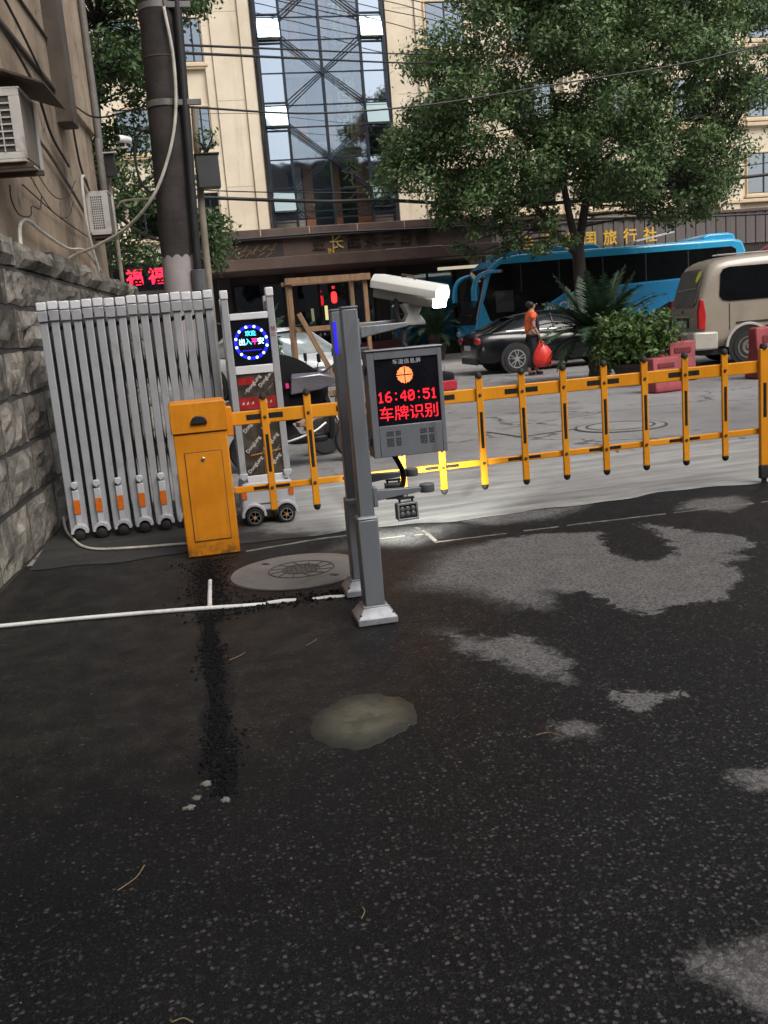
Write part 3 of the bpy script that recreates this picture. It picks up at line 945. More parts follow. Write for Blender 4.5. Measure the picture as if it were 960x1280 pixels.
# mirror-like panel with printed words under protective film
def film_mat():
    m, nt, b = new_mat('bronze_film_panel')
    n = N(nt)
    co = n.coord('Object')
    sx3 = n.node('ShaderNodeSeparateXYZ'); n.link(co, sx3.inputs[0])
    f = n.noise(co, 7, 4, 0.6, 1.0)
    c = n.mix(n.ramp(f, 0.35, 0.65), (0.075, 0.066, 0.056), (0.16, 0.145, 0.125))
    n.link(c, b.inputs['Base Color'])
    b.inputs['Metallic'].default_value = 0.6
    b.inputs['Roughness'].default_value = 0.28
    return m
M_FILM = film_mat()
M_REDF = pm('red_print', (0.30, 0.018, 0.02), 0.35, var=0.3, vs=12)
M_PRINT = pm('white_print', (0.55, 0.53, 0.50), 0.5, var=0.2)
M_GOLDT = pm('tan_tape', (0.42, 0.20, 0.05), 0.45, var=0.3, vs=20)
pan = MB().bb(-0.145, 0.145, 0.014, 0.03, 0.388, 1.172).build('film_panel', M_FILM, head)
def on_panel(name, x0, x1, z0, z1, mat, y=0.0120):
    return MB().bb(x0, x1, y, y + 0.0018, z0, z1).build(name, mat, pan)
on_panel('red_band', -0.144, 0.144, 0.905, 0.995, M_REDF)
on_panel('red_band', -0.135, -0.01, 1.095, 1.148, M_REDF)
on_panel('lower_red_band', -0.144, 0.144, 0.862, 0.900, M_RUST)
mb = MB()
for k in range(7):
    x = -0.11 + k * 0.036 + random.uniform(-0.004, 0.004)
    if abs(x) < 0.02:
        continue
    mb.beam((x - 0.008, 0.0112, 0.94), (x + 0.006, 0.0112, 0.962), 0.001, 0.006)
    mb.beam((x - 0.006, 0.0113, 0.955), (x + 0.008, 0.0113, 0.945), 0.001, 0.005)
mb.build('printed_marks', M_PRINT, pan)
for (x, z) in ((-0.02, 1.10), (-0.075, 0.79), (0.065, 0.80), (-0.07, 0.63), (0.07, 0.64), (-0.07, 0.47), (0.075, 0.48), (0.08, 1.13)):
    text_mesh('lettering', 'DongLang', 0.040, M_PRINT, pan, (x, 0.0115, z), rot=(R(90), R(-47), 0), extrude=0.0004, offset=0.0005)
for (x, z) in ((-0.09, 1.03), (0.09, 1.045), (-0.115, 0.73), (0.03, 0.74), (0.0, 0.57), (0.1, 0.565)):
    mb = MB()
    for k in range(5):
        mb.cyl((x + k * 0.009, 0.0115, z + k * 0.010), (x + k * 0.009, 0.0125, z + k * 0.010), 0.0035, n=5)
    mb.build('printed_dots', M_PRINT, pan)
mb = MB(); mb.beam((-0.10, 0.0125, 0.545), (0.14, 0.0125, 0.575), 0.001, 0.008)
mb.build('tape_strip', M_GOLDT, pan)
mb = MB(); mb.beam((0.0, 0.0125, 0.40), (0.012, 0.0125, 0.85), 0.001, 0.022); mb.build('tape_strip', M_GOLDT, pan)
text_mesh('side_mark', '禁', 0.04, M_REDF, head, (0.172, -0.0015, 1.50), extrude=0.0004)
text_mesh('side_mark', '止', 0.04, M_REDF, head, (0.172, -0.0015, 1.46), extrude=0.0004)
# wheeled base
prof = [(-0.215, 0.10), (-0.205, 0.30), (-0.19, 0.335), (0.19, 0.335), (0.205, 0.30), (0.215, 0.10)]
MB().prism(prof, 'y', -0.01, 0.36).build('base_shell', M_WPLAS, head, bevel=0.02, seg=3)
for sx_ in (-1, 1):
    MB().bb(sx_ * 0.185 - 0.020, sx_ * 0.185 + 0.020, -0.017, -0.011, 0.21, 0.31).build('reflector', M_REFL, head)
    x = sx_ * 0.125
    arch = [(math.cos(a) * 0.098 + x, math.sin(a) * 0.098 + 0.078) for a in np.linspace(-0.1, math.pi + 0.1, 14)] + [(math.cos(a) * 0.075 + x, math.sin(a) * 0.075 + 0.078) for a in np.linspace(math.pi + 0.1, -0.1, 14)]
    MB().prism(arch, 'y', -0.075, 0.03).build('mudguard', M_WPLAS, head, smooth=True, bevel=0.005)
    for yy in (-0.055, 0.32):
        w = MB().lathe([(0.045, -0.028), (0.062, -0.030), (0.070, -0.018), (0.070, 0.018), (0.062, 0.030), (0.045, 0.028)], (x, yy, 0.070), 'y', 24).build('wheel', M_RUB, head, smooth=True)
        if yy < 0:
            rm = MB()
            for k in range(6):
                a = 2 * math.pi * k / 6 + 0.3
                rm.beam((x + 0.012 * math.cos(a), yy - 0.031, 0.070 + 0.012 * math.sin(a)), (x + 0.046 * math.cos(a), yy - 0.031, 0.070 + 0.046 * math.sin(a)), 0.006, 0.014, up=(0, 1, 0))
            rm.lathe([(0.050, -0.0335), (0.050, -0.029), (0.042, -0.029), (0.042, -0.0335)], (x, yy, 0.070), 'y', 20)
            rm.build('rim', M_CHROME, w)
            MB().cyl((x, yy - 0.038, 0.070), (x, yy - 0.026, 0.070), 0.014).build('hub', M_GOLDT, w)
MB().bb(-0.20, 0.20, 0.0, 0.35, 0.045, 0.10).build('underside', M_BLACK, head)
MB().bb(-0.14, 0.14, -0.013, -0.0105, 0.155, 0.165).build('vent_slot', M_ACD, head)

# ------------------------------------------------------------------ boom barrier: cabinet and fence arm
def yellow_mat():
    m, nt, b = new_mat('barrier_yellow')
    n = N(nt)
    co = n.coord('Object')
    a = n.noise(co, 2.5, 6, 0.6)
    c = n.mix(n.ramp(a, 0.3, 0.7), (0.60, 0.225, 0.008), (0.72, 0.29, 0.012))
    st = n.scale(co, (9, 9, 0.8))
    d = n.ramp(n.noise(st, 2.0, 7, 0.7), 0.52, 0.75, 0, 0.35)
    c = n.mix(d, c, (0.36, 0.12, 0.01))
    chip = n.math('MULTIPLY', n.ramp(n.noise(co, 55, 4, 0.7), 0.66, 0.70), n.ramp(n.noise(co, 4.0, 3), 0.45, 0.6))
    c = n.mix(n.math('MULTIPLY', chip, 0.8), c, (0.10, 0.055, 0.03))
    grime = n.ramp(n.noise(co, 1.3, 8, 0.75), 0.50, 0.75, 0, 0.45)
    c = n.mix(grime, c, (0.30, 0.125, 0.02))
    n.link(c, b.inputs['Base Color'])
    n.link(n.ramp(a, 0.3, 0.7, 0.34, 0.46), b.inputs['Roughness'])
    b.inputs['Specular IOR Level'].default_value = 0.4
    n.link(n.bump(n.noise(co, 180, 2), 0.06, 0.003), b.inputs['Normal'])
    return m
def cabinet_mat():
    m, nt, b = new_mat('cabinet_orange')
    n = N(nt)
    co = n.coord('Object')
    a = n.noise(co, 3.5, 6, 0.6)
    c = n.mix(n.ramp(a, 0.3, 0.7), (0.50, 0.175, 0.006), (0.64, 0.235, 0.010))
    st = n.scale(co, (14, 14, 1.0))
    d = n.ramp(n.noise(st, 2.0, 8, 0.7), 0.50, 0.78, 0, 0.5)
    c = n.mix(d, c, (0.30, 0.10, 0.008))
    sz = n.node('ShaderNodeSeparateXYZ'); n.link(co, sz.inputs[0])
    low = n.math('MULTIPLY', n.ramp(sz.outputs[2], 0.0, 0.16, 1.0, 0.0), n.ramp(n.noise(co, 16, 6, 0.7), 0.40, 0.62))
    c = n.mix(n.math('MULTIPLY', low, 0.8), c, (0.05, 0.035, 0.02))
    chip = n.math('MULTIPLY', n.ramp(n.noise(co, 60, 4, 0.7), 0.66, 0.70), n.ramp(n.noise(co, 5.0, 3), 0.45, 0.6))
    c = n.mix(n.math('MULTIPLY', chip, 0.8), c, (0.10, 0.055, 0.03))
    n.link(c, b.inputs['Base Color'])
    n.link(n.ramp(a, 0.3, 0.7, 0.4, 0.55), b.inputs['Roughness'])
    b.inputs['Specular IOR Level'].default_value = 0.35
    n.link(n.bump(n.noise(co, 220, 2), 0.08, 0.003), b.inputs['Normal'])
    return m
M_YEL, M_CAB = yellow_mat(), cabinet_mat()
M_TAPE = pm('black_tape', (0.010, 0.010, 0.011), 0.45, var=0.3, vs=20)
bar = thing('boom_barrier', 'orange barrier cabinet with a long yellow fence arm across the entrance', 'barrier', (0.065, 6.59, 0))
MB().bb(-0.180, 0.180, 0.0, 0.31, 0.0, 0.852).build('cabinet_body', M_CAB, bar, bevel=0.008)
MB().prism([(-0.190, 0.856), (0.190, 0.856), (0.190, 1.045), (0.178, 1.06), (-0.178, 1.06), (-0.190, 1.045)], 'y', -0.012, 0.322).build('cabinet_top', M_CAB, bar, bevel=0.006)
dr = MB().bb(-0.118, 0.126, -0.006, -0.0005, 0.112, 0.720).build('door', M_CAB, bar, bevel=0.002)
mb = MB()
for x0, x1, z0, z1 in ((-0.123, 0.131, 0.722, 0.726), (-0.123, 0.131, 0.106, 0.110), (-0.123, -0.119, 0.110, 0.722), (0.127, 0.131, 0.110, 0.722)):
    mb.bb(x0, x1, -0.0025, -0.0003, z0, z1)
mb.build('door_gap', M_RUST, dr)
lk = MB().lathe([(0.013, -0.006), (0.013, -0.014), (0.010, -0.016)], (0.0, 0, 0.675), 'y', 14).build('lock', M_CHROME, dr, smooth=True)
MB().prism([(-0.056, 0.915), (0.056, 0.915), (0.054, 0.935), (0.040, 0.958), (0.018, 0.970), (-0.018, 0.970), (-0.040, 0.958), (-0.054, 0.935)] + [], 'y', -0.030, -0.0122).build('emblem_plate', M_BLACK, bar, bevel=0.006)
# arm
XA0, XA1 = 0.182, 4.34
rail_y = 0.165
MB().bb(XA0, XA1, rail_y - 0.022, rail_y + 0.022, 0.862, 0.955).build('upper_rail', M_YEL, bar, bevel=0.006)
MB().bb(XA0 + 0.012, XA1, rail_y - 0.016, rail_y + 0.016, 0.385, 0.43).build('lower_rail', M_YEL, bar, bevel=0.005)
MB().bb(0.181, 0.23, rail_y - 0.06, rail_y + 0.06, 0.80, 1.0).build('arm_socket', M_CAB, bar, bevel=0.006)
pk = [0.455, 0.76, 1.09, 1.405, 1.705, 2.018, 2.342, 2.664, 2.986, 3.312, 3.644, 3.975]
for i, x in enumerate(pk):
    fy = rail_y - 0.024
    p = MB().bb(x - 0.025, x + 0.025, fy - 0.022, fy, 0.245, 1.035).build('picket', M_YEL, bar, bevel=0.005)
    MB().lathe([(0.026, 0.0), (0.026, 0.012), (0.020, 0.030), (0.008, 0.038)], (x, fy - 0.011, 1.036), 'z', 12).build('top_cap', M_RUB, p, smooth=True)
    MB().lathe([(0.008, -0.036), (0.020, -0.028), (0.026, -0.012), (0.026, 0.0)], (x, fy - 0.011, 0.244), 'z', 12).build('bottom_cap', M_RUB, p, smooth=True)
    MB().bb(x - 0.011, x + 0.011, fy - 0.0235, fy - 0.0222, 0.52, 0.785).build('tape', M_TAPE, p)
    for zz in (0.908, 0.408):
        MB().lathe([(0.012, -0.0223), (0.012, -0.028), (0.007, -0.031)], (x, fy, zz), 'y', 10).build('bolt', M_RUST, p, smooth=True)
    if i % 2 == 0:
        for sgn in (-1, 1):
            xa, xb = sorted((x + sgn * 0.028, x + sgn * 0.128))
            MB().bb(xa, xb, rail_y - 0.0238, rail_y - 0.0222, 0.893, 0.930).build('rail_tape', M_TAPE, bar)
            MB().bb(xa, xb, rail_y - 0.0178, rail_y - 0.0162, 0.398, 0.420).build('rail_tape', M_TAPE, bar)
xe = 4.302
e_ = MB().bb(xe - 0.035, xe + 0.035, rail_y - 0.06, rail_y - 0.0225, 0.14, 1.045).build('end_post', M_YEL, bar, bevel=0.005)
MB().bb(xe - 0.037, xe + 0.037, rail_y - 0.062, rail_y - 0.0215, 0.035, 0.139).build('foot', M_RUB, e_, bevel=0.006)
MB().bb(xe - 0.015, xe + 0.02, rail_y - 0.05, rail_y - 0.03, 0.0, 0.034).build('foot_peg', M_BLACK, e_)
MB().lathe([(0.03, 0.0), (0.03, 0.012), (0.022, 0.034), (0.008, 0.042)], (xe, rail_y - 0.041, 1.046), 'z', 12).build('top_cap', M_RUB, e_, smooth=True)
MB().bb(xe - 0.014, xe + 0.014, rail_y - 0.0615, rail_y - 0.0602, 0.52, 0.785).build('tape', M_TAPE, e_)
# ------------------------------------------------------------------ plate reader: two columns, display, camera, lamps
M_GREY = pm('column_grey', (0.165, 0.178, 0.200), 0.42, metal=0.15, var=0.05, vs=2.5, bump=0.04, bs=260, dirt=(0.10, 0.10, 0.10), damt=0.55, ds=4, stretch=(3, 3, 0.6))
M_GREYL = pm('base_silver', (0.25, 0.265, 0.29), 0.42, metal=0.3, var=0.10, dirt=(0.08, 0.075, 0.07), damt=0.6, ds=9)
def column(label, loc, arm):
    t = thing('sign_column', label, 'post', loc, 0, 'plate reader columns')
    b0, b1, zt = 0.102, 0.062, 0.088
    mb = MB()
    def sq(h, z):
        return [(-h, -h, z), (h, -h, z), (h, h, z), (-h, h, z)]
    mb.loft([sq(b0, 0.0), sq(b0, 0.032), sq(b0 - 0.006, 0.038), sq(0.070, 0.074), sq(0.0645, 0.078), sq(0.0645, zt)])
    mb.build('base', M_GREYL, t, bevel=0.003)
    for bx_ in (-1, 1):
        for by_ in (-1, 1):
            MB().lathe([(0.007, 0.045), (0.007, 0.054), (0.004, 0.057)], (bx_ * 0.083, by_ * 0.083, 0), 'z', 6).build('anchor_bolt', M_RUST, t)
    MB().bb(-0.0515, 0.0515, -0.0515, 0.0515, zt - 0.002, 0.532).build('lower_sleeve', M_GREY, t, bevel=0.008)
    MB().loft([sq(0.0525, 0.533), sq(0.0525, 0.538), sq(0.042, 0.548)]).build('sleeve_rim', M_GREYL, t, bevel=0.002)
    MB().bb(-0.039, 0.039, -0.039, 0.039, 0.536, 1.565).build('shaft', M_GREY, t, bevel=0.007)
    MB().bb(-0.041, 0.041, -0.041, 0.041, 1.566, 1.576).build('top_cap', M_GREY, t, bevel=0.003)
    # lamp arm
    z = 0.642
    MB().bb(0.040, 0.062, -0.036, 0.036, z - 0.055, z + 0.045).build('arm_plate', M_GREY, t, bevel=0.004)
    a = MB().loft([[(0.063, -0.024, z - 0.026), (0.063, 0.024, z - 0.026), (0.063, 0.024, z + 0.026), (0.063, -0.024, z + 0.026)],
                   [(arm - 0.03, -0.016, z - 0.004), (arm - 0.03, 0.016, z - 0.004), (arm - 0.03, 0.016, z + 0.018), (arm - 0.03, -0.016, z + 0.018)]])
    a.build('arm', M_GREY, t, bevel=0.004)
    MB().lathe([(0.036, -0.012), (0.038, -0.008), (0.038, 0.026), (0.034, 0.030)], (arm, 0, z), 'z', 22).build('arm_disc', pm('grey_cast', (0.11, 0.115, 0.125), 0.5, var=0.15), t, smooth=True)
    return t
colF = column('near grey column on a silver foot carrying the display', (0.812, 4.66, 0), 0.325)
colB = column('far grey column half hidden behind the near column', (0.845, 5.20, 0), 0.34)
MB().bb(-0.034, -0.018, -0.0415, -0.0395, 1.34, 1.51).build('blue_edge_strip', em('blue_strip', (0.02, 0.01, 0.8), 0.8), colB)  # emissive blue strip along the column's left front edge

M_LAMPF = pm('lamp_housing', (0.13, 0.135, 0.14), 0.4, metal=0.3)
M_LENSOFF = pm('lamp_lens', (0.10, 0.105, 0.11), 0.15, var=0.2, coat=0.5)
M_LAMPON = em('lamp_on', (1.0, 0.97, 0.9), 25.0)
def flood(label, loc, rz, lit):
    t = thing('flood_lamp', label, 'lamp', loc, rz, 'lamps under the column arms')
    MB().bb(-0.052, 0.052, 0.0, 0.05, -0.088, -0.004).build('housing', M_LAMPF, t, bevel=0.006)
    mb = MB()
    for k in range(6):
        mb.bb(-0.042 + k * 0.016, -0.038 + k * 0.016, 0.051, 0.068, -0.08, -0.012)
    mb.build('cooling_fin', M_LAMPF, t)
    mb = MB(); mb.bb(-0.055, 0.055, -0.010, -0.0005, -0.012, -0.001); mb.bb(-0.055, 0.055, -0.010, -0.0005, -0.091, -0.080); mb.bb(-0.055, -0.045, -0.010, -0.0005, -0.080, -0.012); mb.bb(0.045, 0.055, -0.010, -0.0005, -0.080, -0.012)
    mb.build('front_rim', M_GREYL, t, bevel=0.002)
    MB().bb(-0.045, 0.045, -0.004, -0.0006, -0.080, -0.012).build('face', M_BLACK, t)
    for i in range(3):
        for j in range(2):
            MB().lathe([(0.0125, -0.0042), (0.0125, -0.006), (0.008, -0.0085), (0.002, -0.0095)], (-0.029 + 0.029 * i, 0, -0.033 - 0.026 * j), 'y', 12).build('lens', M_LAMPON if lit else M_LENSOFF, t, smooth=True)
    mb = MB(); mb.tube([(-0.03, 0.025, 0.0), (-0.03, 0.025, 0.018)], 0.006, 8); mb.tube([(0.035, 0.02, 0.0), (0.035, 0.02, 0.018)], 0.006, 8)
    mb.bb(-0.04, 0.045, 0.01, 0.035, 0.014, 0.022)
    mb.build('hanger', M_BLACK, t)
    return t
flood('switched off square lamp with six lenses under the near column arm', (1.020, 4.625, 0.594), R(6), False)
fl = flood('lit lamp under the far column arm shining on the fence arm', (1.085, 5.22, 0.600), R(180 - 14), True)
ld = bpy.data.lights.new('flood_beam', 'SPOT')
ld.energy = 420; ld.spot_size = R(44); ld.spot_blend = 0.7; ld.shadow_soft_size = 0.04; ld.color = (0.95, 1.0, 0.93)
lo = bpy.data.objects.new('flood_beam', ld); COL.objects.link(lo)
lo.location = (1.10, 5.245, 0.552)
lo.rotation_euler = (Vector((1.10, 5.245, 0.552)) - Vector((1.80, 7.55, 0.0))).to_track_quat('Z', 'Y').to_euler()

# information display
disp = thing('information_display', 'grey box display with red lit time and large red characters', 'display', (1.095, 4.78, 0.81))
DW, DH = 0.192, 0.535
mb = MB(); mb.bb(-DW, DW, 0.0, 0.12, 0.0, DH); mb.build('housing', M_GREY, disp, bevel=0.005)
mb = MB()
sx0, sx1, sz0, sz1 = -0.158, 0.172, 0.160, 0.494
mb.bb(-DW - 0.002, sx0, -0.014, -0.001, 0.0, DH); mb.bb(sx1, DW + 0.002, -0.014, -0.001, 0.0, DH); mb.bb(sx0, sx1, -0.014, -0.001, sz1, DH); mb.bb(sx0, sx1, -0.014, -0.001, 0.0, sz0)
mb.build('front_frame', M_GREY, disp, bevel=0.003)
MB().bb(-DW - 0.01, DW + 0.008, -0.02, 0.125, DH + 0.001, DH + 0.009).build('rain_lip', M_GREYL, disp, bevel=0.003)
scr = MB().bb(sx0, sx1, -0.006, -0.002, sz0, sz1).build('screen', M_SCR, disp)
M_RED = em('red_led', (1.0, 0.012, 0.025), 1.1)
M_AMB = em('amber_led', (1.0, 0.22, 0.07), 2.0)
M_DIMW = pm('dim_print', (0.42, 0.45, 0.50), 0.5)
cxs = 0.007
text_mesh('title_lettering', '车道信息屏', 0.029, M_DIMW, scr, (cxs + 0.005, -0.0068, 0.476), extrude=0.0004, offset=0.0002, spacing=1.08)
# LED matrix: every lit diode is a small disc
F57 = {'0': '01110 10001 10011 10101 11001 10001 01110', '1': '00100 01100 00100 00100 00100 00100 01110', '4': '00010 00110 01010 10010 11111 00010 00010',
       '5': '11111 10000 11110 00001 00001 10001 01110', '6': '00110 01000 10000 11110 10001 10001 01110', ':': '00000 00100 00000 00000 00000 00100 00000'}
pitch = 0.0066
x = -0.148
for ch in '16:40:51':
    rows_ = F57[ch].split()
    mb = MB()
    for r_, row in enumerate(rows_):
        for c_, bit in enumerate(row):
            if bit == '1':
                px, pz = x + c_ * pitch, 0.327 - r_ * pitch * 1.15
                mb.bb(px - 0.0037, px + 0.0037, -0.0078, -0.0062, pz - 0.0044, pz + 0.0044)
    x += pitch * 6.0
    mb.build('time_digit', M_RED, scr)['kind'] = 'stuff'
text_mesh('red_lettering', '车牌识别', 0.079, M_RED, scr, (cxs, -0.0068, 0.214), extrude=0.0006, offset=0.0002, spacing=1.0)
mb = MB()
for i in range(-8, 9):
    for j in range(-8, 9):
        if i * i + j * j <= 66 and i != 0 and j != 0:
            if (abs(i) > abs(j) and j % 2 == 0 and abs(j) > 0 and False):
                continue
            px, pz = -0.002 + i * 0.0050, 0.409 + j * 0.0050
            if abs(i) >= abs(j):
                mb.bb(px - 0.0028, px + 0.0028, -0.0078, -0.0062, pz - 0.0013, pz + 0.0013)
            else:
                mb.bb(px - 0.0013, px + 0.0013, -0.0078, -0.0062, pz - 0.0028, pz + 0.0028)
mb.build('round_signal', M_AMB, scr)['kind'] = 'stuff'
for gx in (-0.085, 0.09):
    mb = MB()
    for i in range(8):
        for j in range(9):
            if i in (4,) or j in (5,):
                continue
            mb.bb(gx - 0.036 + i * 0.0095, gx - 0.036 + i * 0.0095 + 0.0068, -0.0155, -0.0142, 0.055 + j * 0.0088, 0.055 + j * 0.0088 + 0.0046)
    mb.build('vent_slots', M_BLACK, disp)
mb = MB(); mb.bb(-DW - 0.055, -DW - 0.002, 0.03, 0.09, 0.06, 0.10); mb.bb(-DW - 0.055, -DW - 0.002, 0.03, 0.09, 0.42, 0.46)
mb.build('side_bracket', M_GREY, disp, bevel=0.003)
cable('power_cable', 'black cable looping below the display between the columns', [(0.90, 4.95, 0.62), (0.97, 4.93, 0.60), (1.06, 4.92, 0.62), (1.075, 4.92, 0.70), (1.03, 4.9, 0.80), (0.99, 4.88, 0.86)], 0.014, M_RUB, n=10)

# plate camera on its bracket
M_CAMW = pm('camera_cream', (0.76, 0.76, 0.73), 0.35, var=0.06)
M_CAMG = pm('camera_bracket', (0.40, 0.40, 0.38), 0.4, metal=0.3, var=0.15)
t = thing('plate_camera', 'white plate camera housing with a glaring lamp above the display', 'camera', (1.135, 4.93, 1.345))
for dy, z in ((-0.10, 0.108), (0.06, 0.125)):
    mb = MB().loft([[(-0.245, dy - 0.03, z - 0.035), (-0.245, dy + 0.03, z - 0.035), (-0.245, dy + 0.03, z + 0.022), (-0.245, dy - 0.03, z + 0.022)],
                    [(0.0, dy - 0.02, z + 0.005), (0.0, dy + 0.02, z + 0.005), (0.0, dy + 0.02, z + 0.026), (0.0, dy - 0.02, z + 0.026)]])
    mb.build('bracket_arm', M_GREYL, t, bevel=0.004)
MB().bb(-0.275, -0.246, -0.13, 0.10, 0.04, 0.17).build('bracket_plate', M_GREY, t, bevel=0.004)
cz = 0.262
A = Vector((-0.085, 0.12, cz + 0.072)); B = Vector((0.165, -0.11, cz - 0.008))
d = (B - A).normalized(); s = d.cross(Vector((0, 0, 1))).normalized(); u = s.cross(d)
def ring_at(p, pts):
    return [p + s * a + u * b for a, b in pts]
low = [(-0.056, -0.060), (0.056, -0.060), (0.062, -0.045), (0.062, 0.0), (-0.062, 0.0), (-0.062, -0.045)]
MB().loft([ring_at(A + d * 0.01, low), ring_at(B + d * 0.019, low)]).build('body', pm('camera_grey', (0.33, 0.32, 0.29), 0.45), t, bevel=0.006)
roof = [(-0.078, -0.012), (-0.072, -0.012), (-0.072, 0.022), (-0.046, 0.050), (0.046, 0.050), (0.072, 0.022), (0.072, -0.012), (0.078, -0.012), (0.078, 0.026), (0.050, 0.057), (-0.050, 0.057), (-0.078, 0.026)]
MB().loft([ring_at(A - d * 0.0, roof), ring_at(B + d * 0.035, roof)]).build('sun_shield', M_CAMW, t, bevel=0.004)
endcap = [(-0.078, -0.012), (0.078, -0.012), (0.078, 0.026), (0.050, 0.057), (-0.050, 0.057), (-0.078, 0.026)]
MB().loft([ring_at(A - d * 0.006, [(a * 0.92, b * 0.92) for a, b in endcap]), ring_at(A, endcap)]).build('rear_cover', M_CAMW, t, bevel=0.003)
fr = [(-0.060, -0.058), (0.060, -0.058), (0.066, 0.03), (0.042, 0.046), (-0.042, 0.046), (-0.066, 0.03)]
MB().loft([ring_at(B + d * 0.020, fr), ring_at(B + d * 0.030, fr)]).build('lamp_face', em('camera_lamp', (1.0, 0.99, 0.95), 14.0), t)
mb = MB()
mb.tube([A + d * 0.13 + u * 0.058 - s * 0.02, A + d * 0.13 + u * 0.072 - s * 0.01, A + d * 0.20 + u * 0.074 - s * 0.01, A + d * 0.21 + u * 0.058 - s * 0.01], 0.005, 6)
mb.build('top_hook', M_RUST, t, smooth=True)
nk = A + d * 0.21 - u * 0.062
MB().loft([[nk + Vector((x * 0.055, y * 0.045, 0)) for x, y in ((-1, -1), (1, -1), (1, 1), (-1, 1))],
           [nk + Vector((x * 0.030, y * 0.035, -0.055)) for x, y in ((-1, -1), (1, -1), (1, 1), (-1, 1))],
           [nk + Vector((x * 0.056, y * 0.05, -0.095)) for x, y in ((-1, -1), (1, -1), (1, 1), (-1, 1))],
           [nk + Vector((x * 0.056, y * 0.05, -0.110)) for x, y in ((-1, -1), (1, -1), (1, 1), (-1, 1))]]).build('neck', M_CAMG, t, bevel=0.003)
MB().cyl((nk.x, nk.y, nk.z - 0.111), (nk.x, nk.y, 0.14), 0.03).build('swivel', M_GREY, t)
mb = MB(); mb.tube(smooth_path([nk + Vector((-0.075, 0, 0.03)), nk + Vector((-0.08, 0, -0.06)), (0.0, -0.02, 0.1), (-0.01, -0.03, 0.03), (0.005, -0.03, 0.008)]), 0.014, 8)
mb.build('camera_lead', M_RUB, t, smooth=True)
cl = bpy.data.lights.new('camera_beam', 'SPOT')
cl.energy = 8; cl.spot_size = R(100); cl.spot_blend = 0.7; cl.shadow_soft_size = 0.04; cl.color = (0.97, 1.0, 0.97)
clo = bpy.data.objects.new('camera_beam', cl); COL.objects.link(clo)
pw = Vector((1.135, 4.93, 1.345)) + B + d * 0.04 - u * 0.01
clo.location = pw
clo.rotation_euler = (-d).to_track_quat('Z', 'Y').to_euler()

# ------------------------------------------------------------------ things lying on or set into the yard
M_CONC = pm('manhole_concrete', (0.145, 0.132, 0.12), 0.85, var=0.2, vs=4, bump=0.3, bs=70, dirt=(0.06, 0.055, 0.05), damt=0.6)
M_CAST = pm('cast_lines', (0.045, 0.042, 0.038), 0.8, var=0.3)
t = thing('manhole_cover', 'round pale concrete manhole cover beside the columns', 'manhole cover', (0.56, 5.86, 0))
MB().lathe([(0.425, -0.01), (0.425, 0.002), (0.420, 0.006), (0.02, 0.008)], n=56).build('slab', M_CONC, t, smooth=True)
MB().lathe([(0.445, -0.012), (0.445, -0.001), (0.427, -0.001), (0.427, -0.012)], n=56).build('gap_ring', M_BLACK, t)
mb = MB()
for r_ in (0.205, 0.118):
    for k in range(48):
        a0, a1 = 2 * math.pi * k / 48, 2 * math.pi * (k + 1) / 48
        mb.beam((r_ * math.cos(a0) + 0.02, r_ * math.sin(a0), 0.0092), (r_ * math.cos(a1) + 0.02, r_ * math.sin(a1), 0.0092), 0.007, 0.003)
for k in range(12):
    a = 2 * math.pi * k / 12
    mb.beam((0.125 * math.cos(a) + 0.02, 0.125 * math.sin(a), 0.0092), (0.195 * math.cos(a + 0.15) + 0.02, 0.195 * math.sin(a + 0.15), 0.0092), 0.006, 0.003)
for k in range(-3, 4):
    w = math.sqrt(max(0.0, 0.11 ** 2 - (k * 0.03) ** 2))
    mb.beam((k * 0.03 + 0.02, -w, 0.0092), (k * 0.03 + 0.02, w, 0.0092), 0.005, 0.003)
    mb.beam((-w + 0.02, k * 0.03, 0.0094), (w + 0.02, k * 0.03, 0.0094), 0.005, 0.003)
mb.build('cast_pattern', M_CAST, t)
for a in (2.2, -0.9):
    MB().box((0.31 * math.cos(a), 0.31 * math.sin(a), 0.0085), (0.05, 0.028, 0.003), rz=a).build('lift_slot', M_BLACK, t)
def ragged(name, pts, z, mat, th=0.004, jit=0.012, k=5):
    ps = [Vector((x, y, 0)) for x, y in pts]
    out = []
    for i in range(len(ps)):
        a, b, c, d_ = ps[i - 1], ps[i], ps[(i + 1) % len(ps)], ps[(i + 2) % len(ps)]
        for j in range(k):
            tt = j / k
            q = 0.5 * ((2 * b) + (c - a) * tt + (2 * a - 5 * b + 4 * c - d_) * tt * tt + (3 * b - a - 3 * c + d_) * tt ** 3)
            out.append((q.x + random.uniform(-jit, jit), q.y + random.uniform(-jit, jit)))
    n_ = len(out)
    cx_, cy_ = sum(p[0] for p in out) / n_, sum(p[1] for p in out) / n_
    vs = [(x, y, z - th) for x, y in out] + [(cx_ + (x - cx_) * 0.93, cy_ + (y - cy_) * 0.93, z) for x, y in out] + [(cx_, cy_, z + 0.001)]
    fs = [(i, (i + 1) % n_, n_ + (i + 1) % n_, n_ + i) for i in range(n_)] + [(n_ + i, n_ + (i + 1) % n_, 2 * n_) for i in range(n_)]
    o = MB().add(vs, fs).build(name, mat, smooth=True)
    at_ = o.data.attributes.new('rim', 'FLOAT', 'POINT')
    at_.data.foreach_set('value', np.array([1.0] * (2 * n_) + [0.0], np.float32))
    return o
